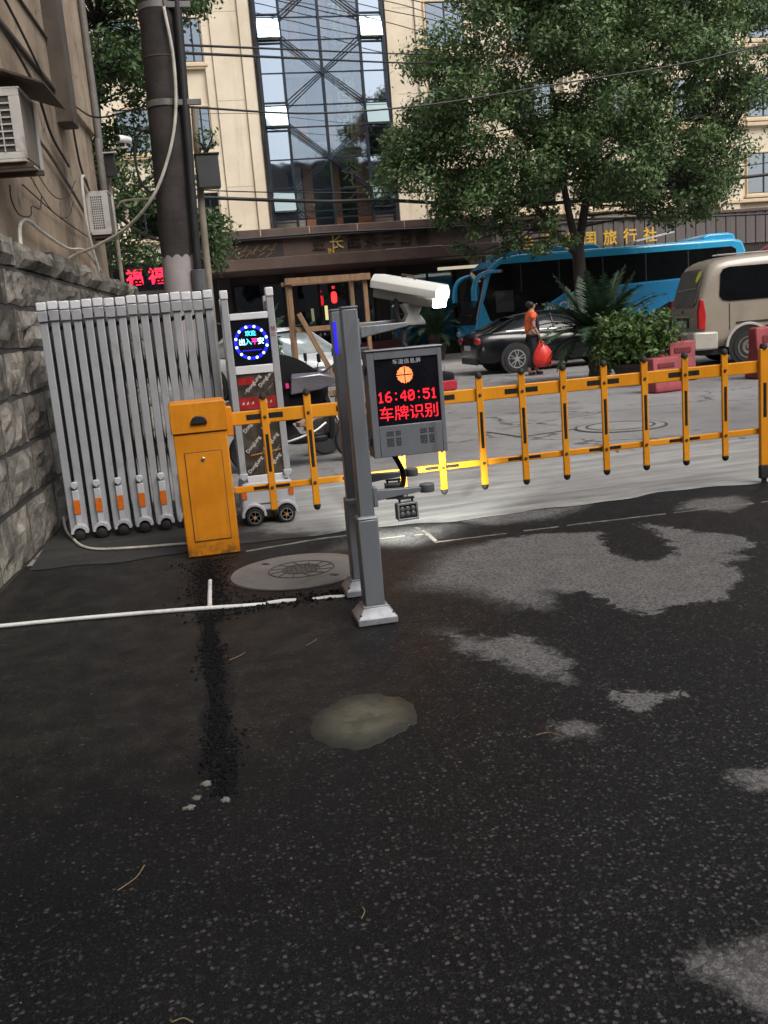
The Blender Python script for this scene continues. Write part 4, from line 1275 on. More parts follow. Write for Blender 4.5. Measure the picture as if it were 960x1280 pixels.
def cement_mat():
    m, nt, b = new_mat('cement_patch')
    n = N(nt)
    p = n.pos()
    a = n.noise(p, 11, 7, 0.65, 0.4)
    f = n.noise(p, 120, 3, 0.7)
    c = n.mix(n.ramp(a, 0.3, 0.7), (0.040, 0.038, 0.026), (0.098, 0.093, 0.066))
    c = n.mix(n.ramp(f, 0.5, 0.75, 0, 0.5), c, (0.025, 0.024, 0.018))
    k = n.ramp(n.math('ADD', n.attr('rim'), n.math('MULTIPLY', n.math('SUBTRACT', a, 0.5), 0.9)), 0.50, 1.05)
    c = n.mix(n.math('MULTIPLY', k, 0.85), c, (0.014, 0.0135, 0.011))
    n.link(c, b.inputs['Base Color'])
    n.link(n.ramp(a, 0.3, 0.7, 0.35, 0.6), b.inputs['Roughness'])
    b.inputs['Specular IOR Level'].default_value = 0.35
    n.link(n.bump(n.math('ADD', f, a), 0.3, 0.006), b.inputs['Normal'])
    return m
M_CEM = cement_mat()
o = struct(ragged('cement_patch', [(0.31, 3.42), (0.345, 3.56), (0.45, 3.66), (0.58, 3.70), (0.70, 3.60), (0.735, 3.45), (0.70, 3.33), (0.60, 3.25), (0.47, 3.19), (0.36, 3.26)], 0.003, M_CEM, 0.006))
M_CEM2 = pm('filled_cut', (0.15, 0.14, 0.12), 0.85, var=0.3, vs=10, dirt=(0.05, 0.045, 0.04), damt=0.8, ds=6)
def cut(pts, w):
    mb = MB()
    for (x0, y0), (x1, y1) in zip(pts[:-1], pts[1:]):
        n_ = max(2, int(math.hypot(x1 - x0, y1 - y0) / 0.06))
        for k in range(n_):
            if random.random() < 0.10:
                continue
            a, b = k / n_, (k + 1.02) / n_
            jy = random.uniform(-0.006, 0.006)
            mb.beam((x0 + (x1 - x0) * a, y0 + (y1 - y0) * a + jy, -0.003), (x0 + (x1 - x0) * b, y0 + (y1 - y0) * b + jy, -0.003), w * random.uniform(0.6, 1.2), 0.005)
    return struct(mb.build('filled_saw_cut', M_CEM2))
cut([(1.53, 6.15), (2.6, 6.14), (4.6, 6.06)], 0.018)
cut([(0.28, 6.60), (0.8, 6.70), (1.18, 6.70)], 0.03)
cut([(1.50, 6.86), (1.55, 6.5), (1.54, 6.14)], 0.03)
cut([(1.0, 6.50), (1.52, 6.44)], 0.012)
M_PVC = pm('white_pvc', (0.66, 0.66, 0.65), 0.4, var=0.08, dirt=(0.12, 0.10, 0.08), damt=0.6, ds=5)
t = thing('ground_pipe', 'white plastic pipe lying across the wet yard toward the columns', 'pipe', (0, 0, 0))
MB().tube(smooth_path([(-2.4, 5.62, 0.009), (-1.16, 5.46, 0.009), (-0.68, 5.39, 0.009), (-0.13, 5.285, 0.008), (0.14, 5.235, 0.002), (0.30, 5.23, -0.008)]), 0.0125, 10).build('main_run', M_PVC, t, smooth=True)
MB().tube([(0.31, 5.232, -0.006), (0.40, 5.22, -0.002), (0.47, 5.21, -0.006)], 0.015, 10).build('exposed_run', M_PVC, t, smooth=True)
MB().tube([(0.56, 5.19, -0.007), (0.66, 5.175, -0.003), (0.74, 5.16, -0.007)], 0.013, 10).build('exposed_run', M_PVC, t, smooth=True)
MB().tube([(-0.01, 5.30, -0.004), (0.0, 5.6, -0.006), (0.012, 5.92, -0.009)], 0.014, 10).build('branch_run', M_PVC, t, smooth=True)
cable('conduit', 'thin pale conduit bending round the foot of the folding gate', [(-1.15, 8.5, 0.10), (-1.09, 8.1, 0.03), (-1.0, 7.75, 0.015), (-0.90, 7.42, 0.012), (-0.76, 7.22, 0.012), (-0.5, 7.12, 0.012), (-0.13, 7.03, 0.012), (0.0, 6.95, 0.012)], 0.011, M_HOSE, 'conduit')

# loose rubble along the refilled trench, and stones and twigs on the yard
def rubble(name, pts_fn, count, smin, smax, mat):
    base = np.array([(1, 0, 0), (-1, 0, 0), (0, 1, 0), (0, -1, 0), (0, 0, 1), (0, 0, -1)], float)
    tri = np.array([(0, 2, 4), (2, 1, 4), (1, 3, 4), (3, 0, 4), (2, 0, 5), (1, 2, 5), (3, 1, 5), (0, 3, 5)])
    out = []
    for _ in range(count):
        x, y = pts_fn()
        s_ = random.uniform(smin, smax) * (0.4 + 0.6 * random.random())
        v = base * np.array([s_, s_ * random.uniform(0.6, 1), s_ * random.uniform(0.35, 0.8)]) + RNG.uniform(-0.25, 0.25, (6, 3)) * s_
        a = random.uniform(0, 6.28)
        c_, s2 = math.cos(a), math.sin(a)
        v = np.stack([v[:, 0] * c_ - v[:, 1] * s2 + x, v[:, 0] * s2 + v[:, 1] * c_ + y, v[:, 2] + s_ * 0.25 - 0.004], 1)
        out.append(v[tri].reshape(-1, 3))
    me_ = np_mesh(name, np.concatenate(out), None, 3)
    o = link_mesh(name, me_, mat)
    o['kind'] = 'stuff'
    return o
M_RUBB = pm('asphalt_rubble', (0.0045, 0.0045, 0.0047), 0.8, var=0.5, vs=40, spec=0.12)
M_GRIT = pm('pale_grit', (0.07, 0.068, 0.066), 0.8, var=0.5, vs=60)
def trench_pt():
    while True:
        y_ = random.uniform(3.02, 6.5)
        x_ = 0.005 * (y_ - 3) + random.gauss(-0.03 + (0.02 if y_ > 5 else 0), 0.024 + (0.05 if y_ > 5.0 else 0) + 0.012 * math.sin(y_ * 6.0))
        return x_, y_
o = rubble('trench_rubble', trench_pt, 4000, 0.004, 0.014, M_RUBB); o['label'] = 'loose black asphalt rubble along the refilled trench'; o['category'] = 'rubble'
o = rubble('pipe_rubble', lambda: (random.uniform(0.05, 0.8), random.gauss(5.22, 0.06)), 900, 0.004, 0.014, M_RUBB); o['label'] = 'loose black crumbs around the half buried white pipe'; o['category'] = 'rubble'
def grit_pt():
    y_ = 1.2 + 5.3 * random.random() ** 1.3
    return random.uniform(-0.9 - 0.1 * y_, 1.2 + 0.45 * y_), y_
o = rubble('grit', grit_pt, 1300, 0.002, 0.006, M_GRIT); o['label'] = 'small pale stones scattered over the dark yard'; o['category'] = 'gravel'
M_TWIG = pm('dry_twig', (0.16, 0.11, 0.06), 0.8, var=0.3)
for x_, y_, a, l_, lab in ((-0.35, 2.55, 0.7, 0.13, 'longest dry twig on the dark asphalt left of the trench end'), (-0.15, 1.95, 2.5, 0.05, 'tiny dry twig lowest in the photo on the dark asphalt'), (0.28, 2.2, 1.0, 0.05, 'small straw twig on the asphalt below the cement patch'), (1.16, 3.02, 2.4, 0.09, 'pale curved twig by a small dry spot of asphalt'), (0.05, 4.35, 0.5, 0.12, 'dry twig lying across the trench rubble'), (0.42, 4.4, 0.6, 0.10, 'dry twig on the asphalt above the cement patch')):
    o = MB().tube(smooth_path([(x_, y_, 0.001), (x_ + l_ * 0.5 * math.cos(a), y_ + l_ * 0.5 * math.sin(a), 0.006), (x_ + l_ * math.cos(a + 0.3), y_ + l_ * math.sin(a + 0.3), 0.001)], 3), 0.0018, 5).build('dry_twig', M_TWIG)
    tag(o, lab, 'twig', 'twigs on the yard')
for (x_, y_) in ((-0.125, 3.03), (-0.03, 2.98), (-0.09, 3.12), (-0.15, 2.97)):
    o = ragged('mortar_splash', [(x_ - 0.016, y_), (x_, y_ + 0.018), (x_ + 0.02, y_ + 0.006), (x_ + 0.006, y_ - 0.014)], 0.001, M_CEM2, 0.006, 0.006, 4)
    struct(o)
# street covers
t = thing('street_manhole', 'worn round manhole ring in the grey street behind the fence arm', 'manhole cover', (5.12, 10.85, -0.008))
MB().lathe([(0.52, 0), (0.52, 0.010), (0.40, 0.012), (0.02, 0.012)], n=40).build('slab', pm('street_slab', (0.22, 0.215, 0.20), 0.85, var=0.2, vs=4), t, smooth=True)
MB().lathe([(0.56, 0), (0.56, 0.006), (0.522, 0.006), (0.522, 0)], n=40).build('gap_ring', M_CAST, t)
MB().lathe([(0.42, 0.010), (0.42, 0.0145), (0.385, 0.0145), (0.385, 0.010)], n=40).build('iron_ring', M_CAST, t)
t = thing('street_hatch', 'faint square service cover set in the grey street', 'service cover', (4.16, 11.35, -0.008), R(12))
MB().bb(-0.42, 0.42, -0.42, 0.42, 0, 0.006).build('frame', M_CAST, t)
MB().bb(-0.395, 0.395, -0.395, 0.395, 0.0061, 0.010).build('plate', pm('hatch_plate', (0.20, 0.195, 0.19), 0.85, var=0.2, vs=5), t)
# ------------------------------------------------------------------ hotel across the street
def cream_mat():
    m, nt, b = new_mat('cream_cladding')
    n = N(nt)
    p = n.pos()
    a = n.noise(p, 0.8, 6, 0.6)
    c = n.mix(n.ramp(a, 0.3, 0.7), (0.66, 0.565, 0.42), (0.77, 0.675, 0.53))
    st = n.scale(p, (2.2, 2.2, 0.16))
    s = n.ramp(n.noise(st, 1.5, 7, 0.68), 0.52, 0.75, 0, 0.45)
    c = n.mix(s, c, (0.40, 0.315, 0.215))
    g2 = n.noise(p, 9, 5, 0.7)
    c = n.mix(n.ramp(g2, 0.5, 0.75, 0, 0.25), c, (0.5, 0.41, 0.29))
    n.link(c, b.inputs['Base Color'])
    b.inputs['Roughness'].default_value = 0.8
    b.inputs['Specular IOR Level'].default_value = 0.3
    n.link(n.bump(n.noise(p, 20, 5), 0.12, 0.02), b.inputs['Normal'])
    return m
M_CREAM = cream_mat()
M_CREAMT = pm('cream_trim', (0.66, 0.53, 0.36), 0.75, var=0.12, vs=1.5, dirt=(0.38, 0.3, 0.2), damt=0.4)
M_JOINT = pm('cladding_joint', (0.36, 0.28, 0.19), 0.9, var=0.2)
M_FRAME = pm('dark_mullion', (0.014, 0.021, 0.036), 0.4, metal=0.3, var=0.2)
M_GL = glass('curtain_glass', (0.80, 0.88, 0.95), 0.20, 0.03, (0.74, 0.84, 0.95))
M_GLB = glass('side_glass', (0.45, 0.55, 0.65), 0.60, 0.03, (0.74, 0.84, 0.94))
M_GLO = glass('open_glass', (0.7, 0.9, 0.95), 0.80, 0.05, (0.24, 0.31, 0.325))
M_WIN = glass('window_glass', (0.30, 0.34, 0.40), 0.30)
M_INT = pm('dark_interior', (0.035, 0.035, 0.04), 0.8, var=0.4, vs=0.8)
M_CURT = pm('window_curtain', (0.20, 0.17, 0.15), 0.9, var=0.25, vs=2, stretch=(6, 6, 0.4))
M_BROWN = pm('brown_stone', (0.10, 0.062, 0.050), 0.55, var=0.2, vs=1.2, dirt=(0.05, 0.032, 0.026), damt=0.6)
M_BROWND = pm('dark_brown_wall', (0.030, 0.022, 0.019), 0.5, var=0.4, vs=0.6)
M_GOLD = pm('gold_letter', (0.78, 0.46, 0.05), 0.4, metal=0.2, var=0.15)
M_BRONZE = pm('bronze_letter', (0.055, 0.042, 0.03), 0.4, metal=0.5, var=0.3)
M_TERRA = pm('terracotta', (0.62, 0.24, 0.12), 0.8, var=0.2, vs=1.5)
M_BEIGE = pm('beige_spandrel', (0.55, 0.46, 0.36), 0.8, var=0.15)
hot = thing('hotel_building', 'cream clad hotel with a tall glass front across the street', 'building', (0, 36, 0))
CW0, CW1, CZ0, CZT = 3.83, 8.45, 5.30, 16.6
# wall bodies round the glass front
MB().bb(-16, CW0 - 0.06, 0.35, 9, 4.2, 17).build('wall', M_CREAM, hot)
MB().bb(CW1 + 0.06, 40, 0.35, 9, 4.2, 17).build('wall', M_CREAM, hot)
MB().bb(CW0 - 0.06, CW1 + 0.06, 0.78, 9, 4.0, 17).build('stair_core', M_INT, hot)
for x0, x1, y0 in ((2.02, 2.30, 0.20), (2.31, 3.30, 0.12), (3.31, 3.70, 0.02), (0.30, 0.62, 0.12), (8.54, 8.80, 0.05), (8.81, 9.62, 0.14), (9.63, 9.86, 0.05)):
    MB().bb(x0, x1, y0, 0.349, 4.95, 17).build('pilaster', M_CREAM, hot, bevel=0.015)
for x0 in (12.0, 15.2, 18.4, 21.6, 24.8):
    MB().bb(x0, x0 + 0.28, 0.12, 0.349, 4.6, 17).build('pilaster', M_CREAM, hot, bevel=0.015)
    MB().bb(x0 + 0.36, x0 + 0.95, 0.20, 0.349, 4.6, 17).build('pilaster', M_CREAM, hot, bevel=0.015)
for z in (10.55, 7.65, 4.75, 13.45):
    MB().bb(9.87, 40, 0.14, 0.348, z + 0.14, z + 0.28).build('sill_course', M_CREAMT, hot, bevel=0.02)
    MB().bb(-16, 2.01, 0.20, 0.348, z + 0.0, z + 0.12).build('sill_course', M_CREAMT, hot, bevel=0.02)
for k in range(3):
    for xx in (2.31, 8.82):
        MB().bb(xx, xx + 0.97 if xx < 3 else xx + 0.78, 0.117 if xx < 3 else 0.137, 0.121 if xx < 3 else 0.141, 6.55 + 2.9 * k, 6.565 + 2.9 * k).build('panel_joint', M_JOINT, hot)
def window(x0, x1, z0, z1, curtain=True, y=0.0, shade=0.5):
    f = MB(); e = 0.06
    f.bb(x0 - e, x1 + e, 0.26, 0.348, z1, z1 + e); f.bb(x0 - e, x1 + e, 0.26, 0.348, z0 - e, z0)
    f.bb(x0 - e, x0, 0.26, 0.348, z0, z1); f.bb(x1, x1 + e, 0.26, 0.348, z0, z1)
    w = f.build('window', M_CREAMT, hot, bevel=0.01)
    f = MB(); xm = (x0 + x1) / 2; q = 0.03
    f.bb(x0, x1, 0.30, 0.345, z1 - q, z1); f.bb(x0, x1, 0.30, 0.345, z0, z0 + q); f.bb(x0, x0 + q, 0.30, 0.345, z0 + q, z1 - q); f.bb(x1 - q, x1, 0.30, 0.345, z0 + q, z1 - q)
    f.bb(xm - q, xm + q, 0.30, 0.345, z0 + q, z1 - q)
    f.build('frame', M_FRAME, w)
    for a_, b_ in ((x0 + q, xm - q), (xm + q, x1 - q)):
        pn = MB().bb(a_, b_, 0.318, 0.324, z0 + q, z1 - q).build('pane', M_WIN, w)
    MB().bb(x0, x1, 0.342, 0.3485, z0, z1).build('room', M_INT, w)
    if curtain:
        cs = random.choice((0.3, 0.45, 0.65))
        MB().bb(x0 + 0.02, x0 + (x1 - x0) * cs, 0.335, 0.340, z0, z1).build('curtain', M_CURT, w)
    MB().bb(x0 - 0.14, x1 + 0.14, 0.16, 0.348, z0 - 0.17, z0 - e - 0.002).build('sill', M_CREAMT, w, bevel=0.015)
for k in range(3):
    for x0 in (10.08, 13.35, 16.55, 19.75, 22.95, 26.2):
        window(x0, x0 + 1.42, 5.24 + 2.9 * k, 6.78 + 2.9 * k)
    window(1.38, 1.98, 5.0 + 2.9 * k, 6.42 + 2.9 * k, False)
    window(-1.2, -0.1, 5.0 + 2.9 * k, 6.42 + 2.9 * k)
    window(-4.4, -3.2, 5.0 + 2.9 * k, 6.42 + 2.9 * k)
    MB().box((24.85, 0.30, 7.5 + 2.9 * k), (0.36, 0.09, 0.36)).build('yellow_tile', pm('yellow_tile', (0.75, 0.5, 0.12), 0.5), hot)
# glass front: panes, mullions and crossed bars
COLS = [CW0 + 0.05, 4.72, 6.10, 7.54, CW1 - 0.05]
floors = [4.47, 7.37, 10.27, 13.17]
levels = []
for z0 in floors:
    levels += [z0, z0 + 1.08, z0 + 1.82]
levels = [z for z in levels if z >= CZ0 + 0.15]
levels = [CZ0] + levels + [CZT]
for i in range(len(COLS) - 1):
    for j in range(len(levels) - 1):
        z0, z1 = levels[j], levels[j + 1]
        side = i in (0, 3)
        opened = side and abs((z1 - z0) - 0.74) < 0.03 and (i == 0 or j not in (5,))
        if z1 - z0 < 0.08:
            continue
        xa, xb = COLS[i] + 0.035, COLS[i + 1] - 0.035
        if opened:
            ang = 0.26 if i == 0 else 0.20
            dx, dz = math.sin(ang) * (z1 - z0 - 0.06), math.cos(ang) * (z1 - z0 - 0.06)
            mb = MB().add([(xa, -0.02, z1 - 0.03), (xb, -0.02, z1 - 0.03), (xb, -0.02 - dx, z1 - 0.03 - dz), (xa, -0.02 - dx, z1 - 0.03 - dz),
                           (xa, -0.026, z1 - 0.03), (xb, -0.026, z1 - 0.03), (xb, -0.026 - dx, z1 - 0.03 - dz), (xa, -0.026 - dx, z1 - 0.03 - dz)],
                          [(0, 1, 2, 3), (7, 6, 5, 4), (0, 4, 5, 1), (3, 2, 6, 7), (0, 3, 7, 4), (1, 5, 6, 2)])
            pn = mb.build('open_pane', M_GLO, hot)
            MB().bb(xa, xb, -0.04 - dx, -0.018 - dx, z1 - 0.06 - dz, z1 - 0.03 - dz).build('sash_rail', M_FRAME, pn)
            continue
        tw = random.uniform(-0.012, 0.012)
        mb = MB().add([(xa, 0.03 + tw, z0 + 0.02), (xb, 0.03 - tw, z0 + 0.02), (xb, 0.03 - tw, z1 - 0.02), (xa, 0.03 + tw, z1 - 0.02)], [(0, 1, 2, 3)])
        mb.add([(xa, 0.036 + tw, z0 + 0.02), (xb, 0.036 - tw, z0 + 0.02), (xb, 0.036 - tw, z1 - 0.02), (xa, 0.036 + tw, z1 - 0.02)], [(3, 2, 1, 0)])
        mb.build('pane', M_GLB if side else M_GL, hot)
for i, x in enumerate(COLS):
    w = 0.055 if i in (0, 4) else 0.04
    MB().bb(x - w, x + w, -0.06, 0.10, CZ0 - 0.3, CZT).build('mullion', M_FRAME, hot)
for z in levels[:-1]:
    MB().bb(COLS[0], COLS[-1], 0.0, 0.09, z - 0.02, z + 0.02).build('transom', M_FRAME, hot)
    if z not in floors:
        for a_, b_ in ((0, 1), (3, 4)):
            for dz in (-0.10, 0.10):
                MB().bb(COLS[a_], COLS[b_], -0.04, 0.02, z + dz - 0.022, z + dz + 0.022).build('transom', M_FRAME, hot)
for z0 in floors:
    for sx_ in (-1, 1):
        for sz_ in (-1, 1):
            xe_ = COLS[1] if sx_ < 0 else COLS[3]
            for off in (-0.13, 0.0, 0.13):
                za, zb = z0 + off * 0.6, z0 + sz_ * 1.08 + off
                xa = 6.11
                if zb < CZ0 and za < CZ0:
                    continue
                if za < CZ0:
                    tq = (CZ0 - za) / (zb - za); xa, za = xa + (xe_ - xa) * tq, CZ0
                MB().beam((xa, -0.075, za), (xe_, -0.075, zb), 0.05, 0.024).build('cross_bar', M_FRAME, hot)
    if z0 > CZ0:
        MB().lathe([(0.10, -0.12), (0.10, -0.05)], (6.11, 0, z0), 'y', 16).build('cross_hub', M_FRAME, hot)
# floor slabs, and the opposite building's reflection modelled as piers behind the glass
for x0, x1, m_ in ((CW0, 4.75, M_BEIGE), (4.75, 5.15, M_BEIGE), (5.10, 5.50, M_TERRA), (6.25, 6.52, M_TERRA), (7.10, 7.62, M_TERRA), (7.62, CW1, M_BEIGE)):
    MB().bb(x0, x1 - 0.003, 0.72, 1.595, CZ0 - 1, CZT).build('reflected_pier', m_, hot)
for z0 in floors:
    MB().bb(CW0 + 0.1, CW1 - 0.1, 0.45, 0.715, z0 - 0.05, z0 + 0.62).build('inner_slab', M_BEIGE, hot)
M_GOLDR = pm('gilt_letter', (0.55, 0.40, 0.13), 0.5, metal=0.1, var=0.3)
for i, ch in enumerate('永和汤园岛泓法茶之'):
    text_mesh('reflected_lettering', ch, 0.85, M_GOLDR, hot, (6.92, 0.34, 12.5 - i * 0.80), extrude=0.02, offset=0.004)  # mirror image of a sign opposite, set as solid letters behind the glass
# entrance canopy
can = thing('entrance_canopy', 'wide dark brown stone canopy over the hotel entrance', 'canopy', (0, 33, 0))
MB().bb(1.35, 11.05, 0.0, 3.33, 3.42, 4.46).build('fascia', M_BROWN, can, bevel=0.03)
MB().bb(1.15, 11.25, -0.22, 3.33, 4.462, 4.72).build('upper_ledge', M_BROWN, can, bevel=0.02)
MB().bb(1.15, 11.25, -0.12, 0.0 - 0.002, 3.44, 3.82).build('lower_band', M_BROWN, can, bevel=0.02)
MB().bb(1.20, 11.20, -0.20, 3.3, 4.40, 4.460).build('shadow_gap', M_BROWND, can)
for i, x in enumerate(np.arange(1.4, 11.0, 1.62)):
    MB().bb(x, x + 0.02, -0.226, -0.2205, 4.47, 4.71).build('joint', M_CREAMT, can)
for i, ch in enumerate('金长鑫茶三百楼'):
    text_mesh('lettering', ch, 0.50, M_BRONZE if i not in (1,) else M_GOLDR, can, (4.95 + i * 0.60, -0.02, 4.14), extrude=0.02, offset=0.004)
text_mesh('small_lettering', 'IN', 0.22, M_GOLD, can, (5.35, -0.02, 3.90), extrude=0.01, offset=0.004)
mb = MB()
for k in range(16):
    x = 2.05 + k * 0.085
    mb.beam((x, -0.012, 4.0 + 0.14 * math.sin(k * 2.3)), (x + 0.22, -0.012, 4.12 + 0.16 * math.sin(k * 1.7 + 1)), 0.012, 0.022)
mb.build('gilt_relief', pm('dull_gilt', (0.28, 0.17, 0.06), 0.4, metal=0.4), can)
MB().bb(2.0, 3.75, -0.008, 0.0 - 0.001, 3.84, 4.38).build('relief_panel', M_BROWND, can)
MB().box((8.2, -0.123, 3.825), (2.0, 0.01, 0.014)).build('chipped_edge', M_PRINT, can)
# dark ground floor behind the canopy
gf = thing('ground_floor_front', 'dark brown glazed ground floor of the hotel under the canopy', 'shopfront', (0, 36.4, 0))
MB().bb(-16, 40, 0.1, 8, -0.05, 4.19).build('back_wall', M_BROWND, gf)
for x in (1.6, 4.0, 7.4, 10.6, 13.5, 17.0, 21.0):
    MB().bb(x, x + 0.45, -0.55, 0.09, 0.0, 4.1).build('pier', M_BROWND, gf, bevel=0.02)
for x in np.arange(2.2, 13.0, 1.05):
    MB().bb(x, x + 0.96, 0.02, 0.05, 0.5, 3.1).build('pane', M_WIN, gf)
MB().lathe([(0.06, 0.0), (0.10, 0.06), (0.11, 0.20), (0.10, 0.34), (0.06, 0.40)], (5.60, -1.6, 2.22), 'z', 16).build('red_lamp', em('red_lamp', (1.0, 0.03, 0.03), 1.5), gf, smooth=True)
MB().lathe([(0.05, 0.0), (0.06, 0.05), (0.05, 0.1)], (5.60, -1.6, 2.72), 'z', 14).build('red_lamp', em('red_lamp_dim', (0.6, 0.03, 0.03), 0.8), gf, smooth=True)
MB().cyl((5.25, -1.8, 1.65), (5.25, -1.8, 2.15), 0.055).build('tube_lamp', em('tube_lamp', (1.0, 0.85, 0.4), 0.5), gf)
for x, z in ((3.4, 1.95), (3.1, 1.2), (6.0, 1.1)):
    MB().lathe([(0.03, 0.0), (0.06, 0.05), (0.03, 0.12)], (x, -0.7, z), 'z', 10).build('warm_lamp', em('warm_lamp', (1.0, 0.35, 0.06), 1.2), gf)
MB().bb(9.3, 12.9, -2.5, -2.3, 3.05, 3.15).build('strip_lamp', em('strip_lamp', (1.0, 0.85, 0.6), 0.35), gf)
MB().bb(2.0, 8.0, -1.2, -1.0, 0.0, 0.75).build('bench', pm('dark_red_step', (0.10, 0.02, 0.02), 0.6), gf, bevel=0.03)
# travel agency fascia
ag = thing('agency_fascia', 'grey brown ribbed shop fascia with gold characters behind the blue coach', 'shop sign', (0, 34.6, 0))
M_RIBS = pm('fascia_rib', (0.115, 0.095, 0.090), 0.6, var=0.2, vs=1.5, rnd=0.10)
me_ = MB().bb(0, 0.19, 0.0, 0.5, 3.25, 4.42).mesh('rib_panel'); me_.materials.append(M_RIBS)
for k in range(112):
    o = link_mesh('rib_panel', me_, None, ag, loc=(11.3 + k * 0.21, 0.03 * (k % 2), 0))
MB().bb(11.3, 35, -0.06, 0.55, 4.422, 4.52).build('cap_rail', M_BROWN, ag)
MB().bb(11.3, 35, 0.1, 0.6, 2.9, 3.248).build('soffit', M_BROWND, ag)
for i, ch in enumerate('台海中国旅行社'):
    text_mesh('lettering', ch, 0.56, M_GOLD, ag, (12.75 + i * 0.80, -0.45, 3.74), extrude=0.03, offset=0.008)
tag(MB().box((17.1, 33.2, 3.62), (1.5, 0.7, 0.05), M=Matrix.Rotation(R(-9), 3, 'Y')).build('roof_board', M_PRINT), 'pale flat board propped above the coach roof', 'board')
# red lit sign at the far left
sg = thing('red_sign', 'red lit shop sign with two characters behind the utility pole', 'sign', (-0.77, 30, 3.0))
MB().bb(-0.9, 0.75, 0.02, 0.14, -0.1, 0.7).build('board', M_SCR, sg, bevel=0.01)
M_REDS = em('red_sign_light', (1.0, 0.015, 0.05), 1.6)
for x in (-0.28, 0.36):
    text_mesh('lettering', '福', 0.5, M_REDS, sg, (x, 0.0, 0.28), extrude=0.01, offset=0.012)
MB().bb(-0.85, -0.75, 0.06, 0.12, -3.0, -0.1).build('post', M_BLACK, sg)
MB().bb(0.60, 0.70, 0.06, 0.12, -3.0, -0.1).build('post', M_BLACK, sg)
# ------------------------------------------------------------------ vehicles
def paint(name, col, rough=0.28, dust=(0.2, 0.18, 0.15), damt=0.25, coat=0.5):
    return pm(name, col, rough, metal=0.0, var=0.06, vs=1.5, dirt=dust, damt=damt, ds=2.0, spec=0.5, coat=coat)
M_CGL = pm('vehicle_glass', (0.006, 0.007, 0.008), 0.08, var=0.2, spec=0.3)
M_TYRE = pm('tyre', (0.014, 0.014, 0.014), 0.8, var=0.2)
M_ALLOY = pm('alloy', (0.42, 0.42, 0.43), 0.3, metal=0.6, var=0.1)
M_STEELW = pm('dull_wheel', (0.13, 0.115, 0.10), 0.6, metal=0.2, var=0.3, vs=12)
M_TAIL = pm('tail_lens', (0.42, 0.02, 0.02), 0.2, var=0.15, coat=0.5)
M_HEADL = pm('head_lens', (0.55, 0.56, 0.55), 0.12, var=0.2, coat=0.5)
M_PLATE = pm('number_plate', (0.45, 0.46, 0.5), 0.5, var=0.2, vs=30)
M_TRIM = pm('dark_trim', (0.018, 0.018, 0.018), 0.55, var=0.2)
def wheel(parent, x, y, r, w, side, mat, spokes=5, style='alloy'):
    """side -1: outer face toward -y"""
    t = MB().lathe([(r * 0.62, -w / 2), (r * 0.93, -w / 2), (r, -w * 0.32), (r, w * 0.32), (r * 0.93, w / 2), (r * 0.62, w / 2)], (x, y, r), 'y', 28).build('wheel', M_TYRE, parent, smooth=True)
    yo = y + side * (w / 2)
    rm = MB()
    rm.lathe([(r * 0.66, side * -0.03), (r * 0.68, side * 0.006), (r * 0.60, side * 0.004), (r * 0.58, side * -0.03)], (x, yo, r), 'y', 28)
    if style == 'alloy':
        for k in range(spokes):
            for off in (-0.16, 0.16):
                a = 2 * math.pi * k / spokes + 0.3 + off
                rm.beam((x + 0.10 * r * math.cos(a), yo, r + 0.10 * r * math.sin(a)), (x + 0.62 * r * math.cos(a + off * 0.4), yo - side * 0.004, r + 0.62 * r * math.sin(a + off * 0.4)), 0.02, r * 0.11, up=(0, 1, 0))
        rm.lathe([(0.17 * r, side * -0.01), (0.17 * r, side * 0.012), (0.05 * r, side * 0.014)], (x, yo, r), 'y', 16)
    else:
        rm.lathe([(0.58 * r, side * -0.02), (0.45 * r, side * -0.005), (0.40 * r, side * 0.012), (0.2 * r, side * 0.0), (0.16 * r, side * 0.02), (0.04 * r, side * 0.024)], (x, yo, r), 'y', 24)
    rm.build('rim', mat, t, smooth=True)
    hl = MB()
    if style != 'alloy':
        for k in range(9):
            a = 2 * math.pi * k / 9
            hl.cyl((x + 0.48 * r * math.cos(a), yo + side * 0.0065, r + 0.48 * r * math.sin(a)), (x + 0.48 * r * math.cos(a), yo - side * 0.03, r + 0.48 * r * math.sin(a)), 0.055 * r, n=8)
        hl.build('rim_hole', M_BLACK, t)
    else:
        hl.cyl((x, yo - side * 0.05, r), (x, yo - side * 0.04, r), r * 0.57, n=24)
        hl.build('brake_disc', M_TRIM, t)
    return t

def half_ring(w, pts, x):
    """mirror a list of (fraction of half width, z) to a closed ring at station x"""
    left = [(x, -w * f, z) for f, z in pts]
    right = [(x, w * f, z) for f, z in reversed(pts)]
    return left + right

